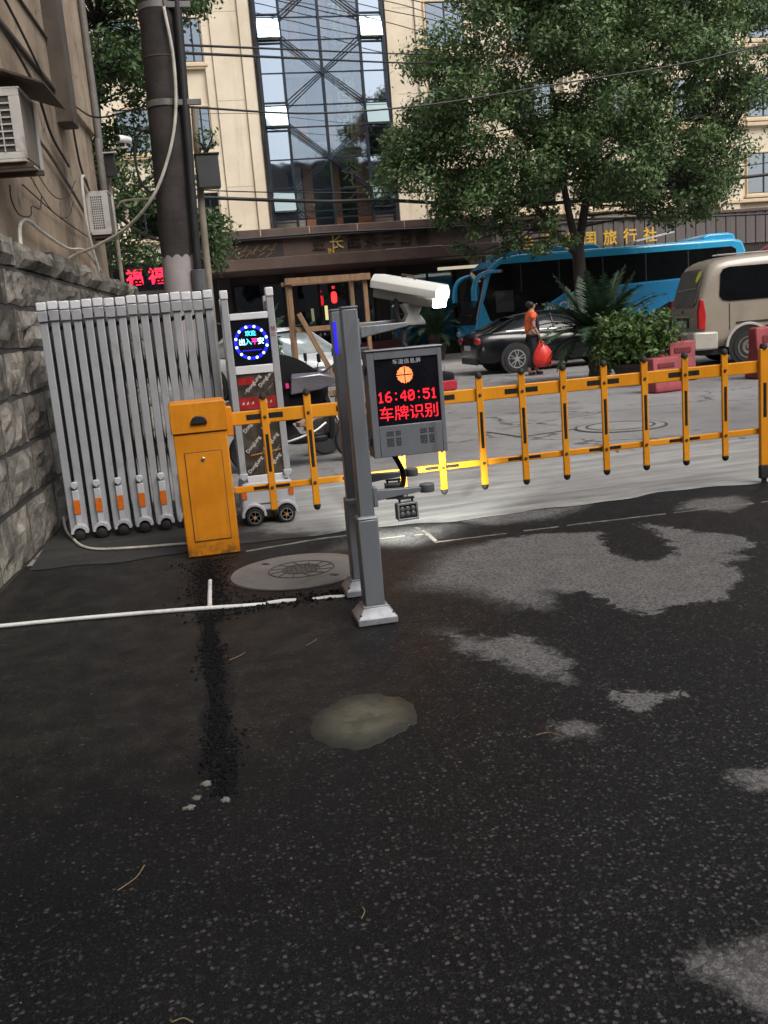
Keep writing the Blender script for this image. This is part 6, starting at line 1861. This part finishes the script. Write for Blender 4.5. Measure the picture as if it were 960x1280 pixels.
CROWN = [(6.0, 5.53), (6.31, 6.55), (7.49, 7.32), (7.13, 8.55), (8.75, 9.31), (9.08, 10.89), (11.41, 12.05), (16.14, 11.65), (17.37, 9.98), (17.49, 7.41), (16.96, 6.11), (17.22, 5.2),
         (16.43, 4.57), (15.51, 3.95), (14.73, 3.45), (13.46, 3.75), (12.48, 4.15), (11.04, 4.70), (10.04, 4.15), (8.82, 3.50), (7.92, 4.05), (6.35, 4.45)]
tree = thing('street_tree', 'broad dark green tree spreading in front of the hotel and coach', 'tree', (11.57, 26.8, 0))
limbs_w = [[(11.57, 26.8, 0), (11.57, 26.8, 1.6), (11.52, 26.8, 3.1)],
           [(11.52, 26.8, 3.0), (11.30, 26.8, 4.0), (11.05, 26.7, 5.5), (10.9, 26.6, 7.2), (10.4, 26.4, 9.0)],
           [(11.54, 26.8, 3.05), (11.90, 26.9, 4.5), (12.2, 26.9, 5.7), (12.9, 27.0, 7.4), (13.4, 27.2, 9.4)],
           [(11.50, 26.8, 2.9), (10.75, 26.7, 3.55), (10.3, 26.6, 4.15), (9.6, 26.5, 4.6), (8.6, 26.4, 4.62), (7.3, 26.3, 5.0)],
           [(12.1, 26.9, 5.2), (13.4, 26.6, 6.0), (15.0, 26.5, 6.4), (16.4, 26.5, 6.2)],
           [(11.1, 26.7, 5.3), (9.8, 26.8, 6.4), (8.4, 26.9, 7.2)],
           [(12.0, 26.9, 4.8), (13.2, 26.3, 5.0), (14.6, 26.2, 4.6)],
           [(12.9, 27.0, 7.4), (14.6, 27.0, 8.6), (15.8, 27.0, 9.8)]]
O = Vector((11.57, 26.8, 0))
rad_l = [[0.22, 0.19, 0.175], [0.12, 0.10, 0.08, 0.05, 0.03], [0.14, 0.11, 0.09, 0.06, 0.03], [0.12, 0.10, 0.08, 0.06, 0.045, 0.03], [0.09, 0.07, 0.05, 0.02], [0.08, 0.06, 0.03], [0.07, 0.05, 0.03], [0.06, 0.04, 0.02]]
tr = MB()
for l, rr in zip(limbs_w, rad_l):
    sp = smooth_path([Vector(p) - O for p in l], 4)
    ri = [float(np.interp(i / (len(sp) - 1) * (len(rr) - 1), range(len(rr)), rr)) for i in range(len(sp))]
    tr.tube(sp, ri, 10)
cs, rs = [], []
tries = 0
while len(cs) < 385 and tries < 60000:
    tries += 1
    x, z = random.uniform(5.8, 17.6), random.uniform(3.3, 12.2)
    if not in_poly(x, z, CROWN):
        continue
    # keep a few windows in the crown open
    if any(((x - hx) / ha) ** 2 + ((z - hz) / hb) ** 2 < 1 for hx, hz, ha, hb in ((9.5, 6.35, 0.7, 0.40), (13.4, 5.55, 0.75, 0.33), (7.3, 5.25, 0.45, 0.3), (11.35, 4.45, 0.6, 0.55), (12.6, 7.3, 0.4, 0.3), (15.5, 7.6, 0.5, 0.35), (9.0, 8.1, 0.4, 0.3))):
        continue
    e = ((x - 11.7) / 6.2) ** 2 + ((z - 7.4) / 5.0) ** 2
    yd = 3.0 * math.sqrt(max(0.05, 1 - e))
    y = 26.8 + random.uniform(-yd, yd)
    r = random.uniform(0.32, 0.80) * (0.75 if z < 4.3 else 1)
    if min([9] + [math.dist((x, y, z), c) - 0.33 * (r + q) for c, q in zip(cs, rs)]) < 0:
        continue
    cs.append((x, y, z)); rs.append(r)
for _ in range(26):
    cs.append((random.uniform(7.9, 11.0), random.uniform(25.6, 27.2), random.uniform(3.0, 4.2))); rs.append(random.uniform(0.2, 0.36))
for pts_, rr in twig_net(limbs_w[1:], cs):
    tr.tube([p - O for p in pts_], rr, 5)
tr.build('trunk', M_BARK, tree, smooth=True)
vv = leaves(np.array(cs) - np.array(O), rs, 1250, 0.12)
me_ = np_mesh('crown', vv, None, 4)
link_mesh('crown', me_, M_LEAF, tree)

# tree behind the utility pole
O = Vector((-1.6, 22.5, 0))
tree2 = thing('street_tree', 'leafy green tree between the tan building and the utility pole', 'tree', tuple(O))
limbs2 = [[(-1.6, 22.5, 0), (-1.5, 22.5, 2.2), (-1.3, 22.4, 3.6)], [(-1.3, 22.4, 3.5), (-0.8, 22.0, 4.4), (0.1, 21.8, 5.0)], [(-1.3, 22.4, 3.5), (-1.2, 22.4, 5.5), (-0.9, 22.3, 8.0)], [(-1.25, 22.4, 4.2), (-2.4, 22.6, 5.6), (-3.4, 22.6, 7.0)], [(-1.0, 22.1, 4.2), (-0.5, 21.7, 3.7), (0.4, 21.5, 3.3)]]
tr = MB()
for l, rr in zip(limbs2, [[0.2, 0.17, 0.14], [0.08, 0.06, 0.03], [0.11, 0.09, 0.04], [0.09, 0.06, 0.03], [0.05, 0.04, 0.02]]):
    sp = smooth_path([Vector(p) - O for p in l], 4)
    tr.tube(sp, [float(np.interp(i / (len(sp) - 1) * (len(rr) - 1), range(len(rr)), rr)) for i in range(len(sp))], 8)
cs, rs = [], []
while len(cs) < 190:
    x, z = random.uniform(-3.6, 1.3), random.uniform(3.1, 10.0)
    lim = 1.3 if z > 8.0 else (0.35 if z > 5 else (1.15 if z < 4.2 else 0.5))
    if x > lim or (z < 4.6 and x < -1.6) or (z < 6.2 and -0.35 < x < 0.4 and random.random() < 0.55):
        continue
    y = 22.3 + random.uniform(-1.8, 1.8)
    cs.append((x, y, z)); rs.append(random.uniform(0.28, 0.62))
for _ in range(24):
    cs.append((random.uniform(0.55, 1.25), random.uniform(21.2, 22.2), random.uniform(2.9, 4.1))); rs.append(random.uniform(0.16, 0.3))
limbs2.append([(-0.5, 21.7, 3.7), (0.4, 21.6, 3.3), (1.0, 21.6, 3.6)])
for pts_, rr in twig_net(limbs2, cs, 0.025):
    tr.tube([p - O for p in pts_], rr, 5)
tr.build('trunk', M_BARK, tree2, smooth=True)
link_mesh('crown', np_mesh('crown', leaves(np.array(cs) - np.array(O), rs, 1200, 0.11), None, 4), M_LEAFD, tree2)

# small tree at the right edge of the frame
O = Vector((19.2, 25.2, 0))
t3 = thing('street_tree', 'young tree whose leaves reach in at the photo edge above the van', 'tree', tuple(O))
tr = MB(); tr.tube(smooth_path([(0, 0, 0), (0.05, 0, 2.2), (-0.1, 0, 4.2), (-0.2, 0, 6.8)], 4), [0.11] * 4 + [0.09] * 4 + [0.05] * 5, 8)
cs = [(random.gauss(-0.1, 0.75), random.gauss(0, 0.7), random.uniform(4.2, 8.0)) for _ in range(34)]
for pts_, rr in twig_net([[(0, 0, 2.2), (-0.1, 0, 4.2), (-0.2, 0, 6.8)]], cs, 0.02):
    tr.tube(pts_, rr, 5)
tr.build('trunk', M_BARK, t3, smooth=True)
link_mesh('crown', np_mesh('crown', leaves(np.array(cs), [random.uniform(0.28, 0.5) for _ in cs], 1000, 0.12), None, 4), M_LEAF, t3)

# sago palms
def frond_mesh(L, droop, seedv):
    rs_ = random.Random(seedv)
    mb = MB()
    n_ = 26
    pts = []
    for i in range(n_ + 1):
        u = i / n_
        pts.append(Vector((L * u * (1 - 0.12 * droop * u), 0, L * (0.62 * u - droop * 0.78 * u * u))))
    mb.tube(pts, [0.012 * (1 - 0.8 * i / n_) + 0.002 for i in range(n_ + 1)], 4)
    for i in range(3, n_ + 1):
        u = i / n_
        ll = 0.21 * math.sin(math.pi * (0.12 + 0.86 * u)) + 0.025
        t_ = (pts[i] - pts[i - 1]).normalized()
        for sgn in (-1, 1):
            for h in (0.0, 0.5):
                p = pts[i] - t_ * (L / n_) * h
                tip = p + Vector((0, sgn, 0)) * ll * 0.86 + t_ * ll * 0.62 + Vector((0, 0, 0.02 - 0.05 * rs_.random()))
                w = t_ * 0.021
                mb.add([p - w, p + w, tip], [(0, 1, 2)])
    me_ = mb.mesh('frond')
    me_.materials.append(M_FROND)
    return me_
FR = [frond_mesh(1.25, 0.55, 1), frond_mesh(1.35, 0.85, 2), frond_mesh(1.15, 0.2, 3), frond_mesh(1.05, 1.1, 4)]
M_PALMT = pm('palm_trunk', (0.07, 0.05, 0.035), 0.95, var=0.4, vs=18, bump=0.8, bs=25)
M_POTD = pm('dark_pot', (0.045, 0.032, 0.028), 0.7, var=0.25)
def cycad(label, loc, sc, trunk_h, nf, pot=False):
    t = thing('sago_palm', label, 'palm', loc, 0, 'sago palms')
    t.scale = (sc, sc, sc)
    prof = []
    for k in range(9):
        z = trunk_h * k / 8
        prof.append((0.17 + (0.02 if k % 2 else 0.0), z))
    prof.append((0.08, trunk_h + 0.06))
    if pot:
        MB().lathe([(0.26, 0), (0.36, 0.42), (0.39, 0.44), (0.39, 0.50), (0.34, 0.50), (0.33, 0.44)], n=24).build('pot', M_POTD, t, smooth=True)
    MB().lathe(prof, n=14).build('trunk', M_PALMT, t)
    for k in range(nf):
        a = k * 2.39996 + random.uniform(-0.15, 0.15)
        lay = k / nf
        o = bpy.data.objects.new('frond', FR[(0 if lay > 0.55 else (1 if lay > 0.2 else 3)) if lay < 0.85 else 2])
        COL.objects.link(o)
        o.parent = t
        o.location = (0.05 * math.cos(a), 0.05 * math.sin(a), trunk_h)
        o.rotation_euler = (0, -R(-12 + 52 * lay + random.uniform(-6, 6)), a)
        s_ = random.uniform(0.85, 1.1)
        o.scale = (s_, s_, s_)
    return t
cycad('sago palm with arching dark fronds in front of the coach', (7.95, 17.7, 0), 1.12, 0.70, 56)
cycad('sago palm showing dark behind the gate drive head', (1.75, 22.6, 0.0), 1.05, 0.9, 22, True)
cycad('sago palm beside the coach front near the plate camera', (7.7, 29.2, 0.13), 1.05, 0.7, 22, True)

def bush(name, label, loc, rx, rz_, zc, nclump, per, size, mat, pot=None, stem=True, cat='bush'):
    t = thing(name, label, cat, loc)
    cs = []
    for _ in range(nclump):
        dv = RNG.normal(size=3); dv /= np.linalg.norm(dv)
        q = RNG.uniform(0.45, 0.92)
        cs.append((dv[0] * rx * q, dv[1] * rx * q, zc + dv[2] * rz_ * q))
    link_mesh('foliage', np_mesh('foliage', leaves(np.array(cs), [rx * 0.28 * random.uniform(0.7, 1.3) for _ in cs], per, size, 0.9, 0.6), None, 4), mat, t)
    if pot:
        MB().lathe(pot, n=24).build('pot', M_POTD, t, smooth=True)
    mb = MB()
    for c in cs[::3]:
        mb.tube([(0, 0, 0.05 if not pot else 0.3), (c[0] * 0.4, c[1] * 0.4, zc * 0.6), c], [0.02, 0.014, 0.005], 5)
    mb.build('stems', M_BARK, t)
    return t
bush('round_bush', 'round glossy green bush beside the red road barriers', (8.02, 16.15, 0), 0.80, 0.58, 0.80, 70, 1500, 0.10, M_LEAFB, [(0.34, 0), (0.46, 0.30), (0.50, 0.32), (0.50, 0.38), (0.44, 0.38)])
bush('potted_shrub', 'small light green shrub beside the timber frame and white car', (1.62, 18.6, 0), 0.32, 0.42, 1.2, 26, 2600, 0.07, M_LEAFB, [(0.2, 0), (0.28, 0.5), (0.30, 0.52), (0.26, 0.52)])
bush('pole_plant', 'small plant growing on top of the grey steel box', (0.60, 12.5, 3.62), 0.16, 0.18, 0.20, 14, 6000, 0.05, M_LEAFB, cat='plant')
bush('low_hedge', 'low dark shrub behind the black sedan and palm', (10.6, 25.4, 0), 0.9, 0.5, 0.5, 40, 900, 0.09, M_LEAFD)
# ------------------------------------------------------------------ timber frame, lumber, wires
M_WOOD = pm('raw_timber', (0.23, 0.135, 0.075), 0.8, var=0.3, vs=4, stretch=(8, 8, 1), bump=0.2, bs=40)
t = thing('timber_frame', 'rough timber frame standing in front of the white car', 'frame', (1.97, 17, 0))
def tim(nm, a, b, w=0.075, h=0.07):
    MB().beam(a, b, w, h).build(nm, M_WOOD, t, bevel=0.005)
tim('upright', (0.0, 0, 0), (0.0, 0, 2.25)); tim('upright', (1.33, 0, 0), (1.33, 0, 2.25)); tim('upright', (1.22, 0.75, 0), (1.22, 0.75, 2.25)); tim('upright', (0.05, 0.75, 0), (0.05, 0.75, 2.22))
tim('top_rail', (-0.08, -0.075, 2.27), (1.42, -0.075, 2.26), 0.07, 0.11); tim('top_rail', (-0.05, 0.80, 2.26), (1.4, 0.80, 2.27))
tim('top_rail', (0.0, 0.0, 2.215 + 0.075), (0.05, 0.75, 2.29)); tim('top_rail', (1.30, 0.0, 2.29), (1.25, 0.75, 2.29))
tim('cross_rail', (0.04, -0.078, 1.44), (1.40, -0.078, 1.44), 0.07, 0.09)
tim('brace', (0.10, -0.15, 1.72), (0.84, -0.15, 0.10), 0.06, 0.085)
tim('bottom_rail', (0.04, -0.078, 0.30), (1.3, -0.078, 0.30), 0.07, 0.09)
for i, (x, y, rz_, L, z, lab) in enumerate(((2.4, 14.2, 0.15, 1.5, 0.03, 'pale timber plank lowest in the heap behind the scooter'), (2.5, 14.3, -0.1, 1.3, 0.095, 'timber plank lying across the top of the heap behind the scooter'), (2.2, 14.9, 0.3, 1.2, 0.03, 'short timber plank lying beside the heap behind the scooter'))):
    o = MB().box((0, 0, 0), (L, 0.16, 0.06)).build('plank', M_WOOD, bevel=0.005, loc=(x, y, z), rz=rz_)
    tag(o, lab, 'plank', 'planks lying on the street')

def wire(label, pts, r=0.012, mat=M_CABLE):
    return cable('overhead_wire', label, pts, r, mat, 'wire', 'overhead wires', 5, 8)
wire('upper of the two level overhead wires right of the utility pole', [(0.2, 11.4, 4.61), (6.3, 23.8, 7.62), (12.5, 36.2, 10.72)], 0.015)
wire('lower of the two level overhead wires right of the utility pole', [(0.2, 11.4, 4.53), (6.3, 23.8, 7.42), (12.5, 36.2, 10.42)], 0.018)
wire('overhead wire dipping from the utility pole and rising across the big tree', [(0.2, 11.4, 3.98), (2.4, 15.2, 4.62), (4.46, 16, 4.85), (6.68, 16, 5.09), (8.86, 16, 5.33), (10.52, 16, 5.61), (16, 16, 6.6)], 0.014)
wire('wire from the insulator rack on the tan wall to the utility pole', [W(6.95, 4.62, 0.12), (-0.61, 12.4, 4.10), (0.0, 11.5, 4.02)], 0.011)
wire('thick cable bundle sagging above the hotel canopy', [(0.3, 11.6, 3.1), (1.18, 29, 5.32), (4.5, 29, 5.02), (6.42, 29, 4.95), (9.74, 29, 4.62), (13, 29, 4.6), (16.8, 29.5, 4.95), (24, 30, 5.4)], 0.055)
wire('thin wire running above the thick cable bundle', [(0.3, 11.6, 3.25), (1.18, 29.2, 5.55), (4.5, 29.2, 5.3), (9.74, 29.2, 5.1), (16.8, 29.5, 5.3), (24, 30, 5.9)], 0.018)
wire('lower dark cable along the canopy ledge', [(1.3, 32.6, 4.42), (5.3, 32.6, 4.46), (8.6, 32.6, 4.40), (14, 31.5, 4.25), (19.7, 31, 4.0), (26, 31, 4.0)], 0.04)
wire('topmost slanting wire across the glass front', [(-1.5, 36.3, 13.8), (-0.4, 35.2, 13.34), (4.11, 34.5, 12.32), (6.5, 34.5, 11.85), (9.23, 34.5, 11.14), (12.65, 35.2, 10.3), (13.5, 36.3, 10.2)], 0.016)
wire('second slanting wire crossing the glass front near the top', [(-0.2, 36.3, 13.8), (0.85, 35.2, 13.33), (5.99, 34.5, 12.28), (8.15, 34.5, 11.82), (10.38, 34.5, 11.32), (13.86, 35.2, 10.5), (14.6, 36.3, 10.4)], 0.016)
wire('third slanting wire beside the glass front near the top', [(1.2, 36.3, 13.8), (2.38, 35.2, 13.31), (7.63, 34.5, 12.21), (9.83, 34.5, 11.64), (12.1, 35.2, 11.0), (12.8, 36.3, 10.9)], 0.016)
wire('slanting wire nearest the upper window beside the glass front', [(2.9, 36.3, 13.6), (3.94, 35.2, 13.17), (8.74, 34.5, 12.19), (10.69, 34.5, 11.62), (12.7, 35.2, 11.0), (13.4, 36.3, 10.9)], 0.02)
wire('fine wire drooping across the cream wall and glass front', [(1.0, 36.3, 9.1), (3.5, 35.0, 8.75), (7, 35.0, 8.3), (11, 35.2, 8.3), (12, 36.3, 8.4)], 0.010)

# ------------------------------------------------------------------ woman walking with a shopping bag
def skin_obj(name, verts, edges, radii, mat, parent, root=0, sub=2):
    me_ = bpy.data.meshes.new(name)
    bm = bmesh.new()
    lay = bm.verts.layers.skin.verify()
    bv = []
    for p, r in zip(verts, radii):
        v = bm.verts.new(p)
        r2 = r if isinstance(r, tuple) else (r, r)
        v[lay].radius = r2
        v[lay].use_root = False
        bv.append(v)
    bv[root][lay].use_root = True
    for a, b in edges:
        bm.edges.new((bv[a], bv[b]))
    bm.to_mesh(me_); bm.free()
    o = bpy.data.objects.new(name, me_)
    COL.objects.link(o)
    me_.materials.append(mat)
    md = o.modifiers.new('skin', 'SKIN'); md.use_smooth_shade = True
    md = o.modifiers.new('smooth', 'SUBSURF'); md.levels = sub; md.render_levels = sub
    o.parent = parent
    return o
M_SKIN = pm('skin', (0.36, 0.21, 0.145), 0.55, var=0.08)
M_SHIRT = pm('orange_shirt', (0.75, 0.115, 0.03), 0.8, var=0.12, vs=6, bump=0.3, bs=14)
M_TROU = pm('black_trousers', (0.012, 0.012, 0.015), 0.85, var=0.2)
M_HAIR = pm('dark_hair', (0.010, 0.008, 0.007), 0.5, var=0.3, vs=20, bump=0.5, bs=60)
M_NAVY = pm('navy_cloth', (0.015, 0.015, 0.07), 0.8, var=0.2)
M_SHOE = pm('dark_shoe', (0.05, 0.012, 0.018), 0.5)
wo = thing('person', 'woman in an orange shirt and black trousers walking past the black sedan', 'person', (7.74, 20.8, 0.0), R(-4))
S_ = 1.68 / 1.70
bodyv = [(0.0, 0, 0.90), (0.0, 0, 1.06), (0.015, 0, 1.24), (0.02, 0, 1.38), (0.035, 0, 1.455), (0.055, 0, 1.53), (0.062, 0, 1.60),
         # legs: far (left) forward, near (right) back
         (0.02, 0.085, 0.86), (0.12, 0.085, 0.48), (0.10, 0.085, 0.09), (0.22, 0.085, 0.045),
         (-0.01, -0.085, 0.86), (0.02, -0.085, 0.47), (-0.12, -0.085, 0.12), (-0.02, -0.085, 0.045),
         # near arm with the bag, far arm
         (0.015, -0.165, 1.355), (0.00, -0.215, 1.10), (0.12, -0.20, 0.90), (0.15, -0.19, 0.84),
         (0.03, 0.165, 1.355), (0.04, 0.215, 1.11), (0.20, 0.19, 1.00), (0.26, 0.18, 0.99)]
bode = [(0, 1), (1, 2), (2, 3), (3, 4), (4, 5), (5, 6), (0, 7), (7, 8), (8, 9), (9, 10), (0, 11), (11, 12), (12, 13), (13, 14), (3, 15), (15, 16), (16, 17), (17, 18), (3, 19), (19, 20), (20, 21), (21, 22)]
bodr = [(0.13, 0.11), (0.12, 0.10), (0.13, 0.105), (0.12, 0.09), 0.05, (0.085, 0.075), (0.095, 0.08), 0.095, 0.062, 0.042, 0.03, 0.095, 0.062, 0.042, 0.03, 0.055, 0.042, 0.032, 0.022, 0.055, 0.042, 0.032, 0.022]
skin_obj('body', [tuple(c * S_ for c in p) for p in bodyv], bode, bodr, M_SKIN, wo)
shv = [(0.0, 0, 0.86), (0.0, 0, 1.06), (0.015, 0, 1.24), (0.02, 0, 1.375), (0.03, 0, 1.43), (0.015, -0.165, 1.36), (0.003, -0.205, 1.20), (0.03, 0.165, 1.36), (0.036, 0.205, 1.20)]
skin_obj('shirt', [tuple(c * S_ for c in p) for p in shv], [(0, 1), (1, 2), (2, 3), (3, 4), (3, 5), (5, 6), (3, 7), (7, 8)], [(0.165, 0.13), (0.155, 0.125), (0.165, 0.13), (0.145, 0.105), 0.075, 0.075, 0.064, 0.075, 0.064], M_SHIRT, wo)
trv = [(0.0, 0, 0.93), (0.02, 0.085, 0.84), (0.12, 0.085, 0.48), (0.10, 0.085, 0.14), (-0.01, -0.085, 0.84), (0.02, -0.085, 0.47), (-0.11, -0.085, 0.16)]
skin_obj('trousers', [tuple(c * S_ for c in p) for p in trv], [(0, 1), (1, 2), (2, 3), (0, 4), (4, 5), (5, 6)], [(0.145, 0.12), 0.112, 0.085, 0.072, 0.112, 0.085, 0.072], M_TROU, wo)
skin_obj('hair', [tuple(c * S_ for c in p) for p in [(-0.035, 0, 1.50), (0.005, 0, 1.585), (0.045, 0, 1.645)]], [(0, 1), (1, 2)], [(0.095, 0.085), (0.125, 0.115), (0.095, 0.085)], M_HAIR, wo)
for (x, y, z) in ((0.16, 0.085, 0.03), (-0.07, -0.085, 0.04)):
    skin_obj('shoe', [(x - 0.07, y, z + 0.012), (x + 0.02, y, z + 0.008), (x + 0.11, y, z)], [(0, 1), (1, 2)], [0.042, 0.045, 0.034], M_SHOE, wo)
for k in range(4):
    skin_obj('finger', [(0.148, -0.205 + 0.012 * k, 0.835), (0.168, -0.205 + 0.012 * k, 0.80), (0.150, -0.205 + 0.012 * k, 0.775)], [(0, 1), (1, 2)], [0.010, 0.009, 0.008], M_SKIN, wo, sub=1)
skin_obj('thumb', [(0.13, -0.175, 0.84), (0.145, -0.165, 0.81), (0.158, -0.175, 0.79)], [(0, 1), (1, 2)], [0.011, 0.010, 0.008], M_SKIN, wo, sub=1)
MB().lathe([(0.006, -0.012), (0.016, -0.006), (0.018, 0.004), (0.008, 0.014)], (0.158, 0, 1.565), 'z', 8).build('nose', M_SKIN, wo, smooth=True)
MB().prism([(0.10, 1.40), (0.15, 1.30), (0.17, 1.05), (0.16, 0.93), (0.10, 0.98), (0.08, 1.2)], 'y', -0.14, 0.15).build('navy_front', M_NAVY, wo, bevel=0.04, seg=3)
bg = thing('shopping_bag', 'bulging red plastic bag carried by the woman in orange', 'bag', (7.91, 20.58, -0.03), R(-4))
M_BAG = pm('red_plastic_bag', (0.62, 0.03, 0.022), 0.32, var=0.25, vs=9, bump=1.0, bs=16)
rings = []
for z, rx, ry in ((0.20, 0.11, 0.07), (0.23, 0.20, 0.13), (0.34, 0.25, 0.16), (0.48, 0.23, 0.14), (0.58, 0.18, 0.11), (0.66, 0.12, 0.07), (0.74, 0.07, 0.03)):
    rings.append([(rx * math.cos(a) * (1 + 0.09 * math.sin(5 * a + z * 17) + 0.05 * math.sin(9 * a - z * 31)), ry * math.sin(a), z + 0.015 * math.sin(3 * a)) for a in np.linspace(0, 2 * math.pi, 17)[:-1]])
MB().loft(rings).build('sack', M_BAG, bg, smooth=True, sub=1)
for dx in (-0.035, 0.045):
    MB().tube(smooth_path([(dx * 2, 0.0, 0.70), (dx * 0.9 - 0.03, 0.02, 0.76), (-0.035, 0.02, 0.795)]), 0.014, 6).build('handle', M_BAG, bg, smooth=True)
# ------------------------------------------------------------------ unseen building added behind the camera to darken reflections
M_COMP = pm('added_building_render', (0.15, 0.13, 0.12), 0.85, var=0.2, vs=0.6, dirt=(0.10, 0.075, 0.06))
cb = thing('added_building', 'dull brown building added behind the yard to darken reflections, outside the photo', 'building', (0, -13, 0))
MB().bb(-34, 46, -10, 0, 0, 15).build('wall', M_COMP, cb)
me_ = MB().bb(0, 1.5, -0.02, 0.03, 0, 1.6).mesh('window'); me_.materials.append(M_CGL)
for f_ in range(5):
    for k in range(20):
        link_mesh('window', me_, None, cb, loc=(-30 + k * 3.6, 0.0, 1.0 + f_ * 2.9))
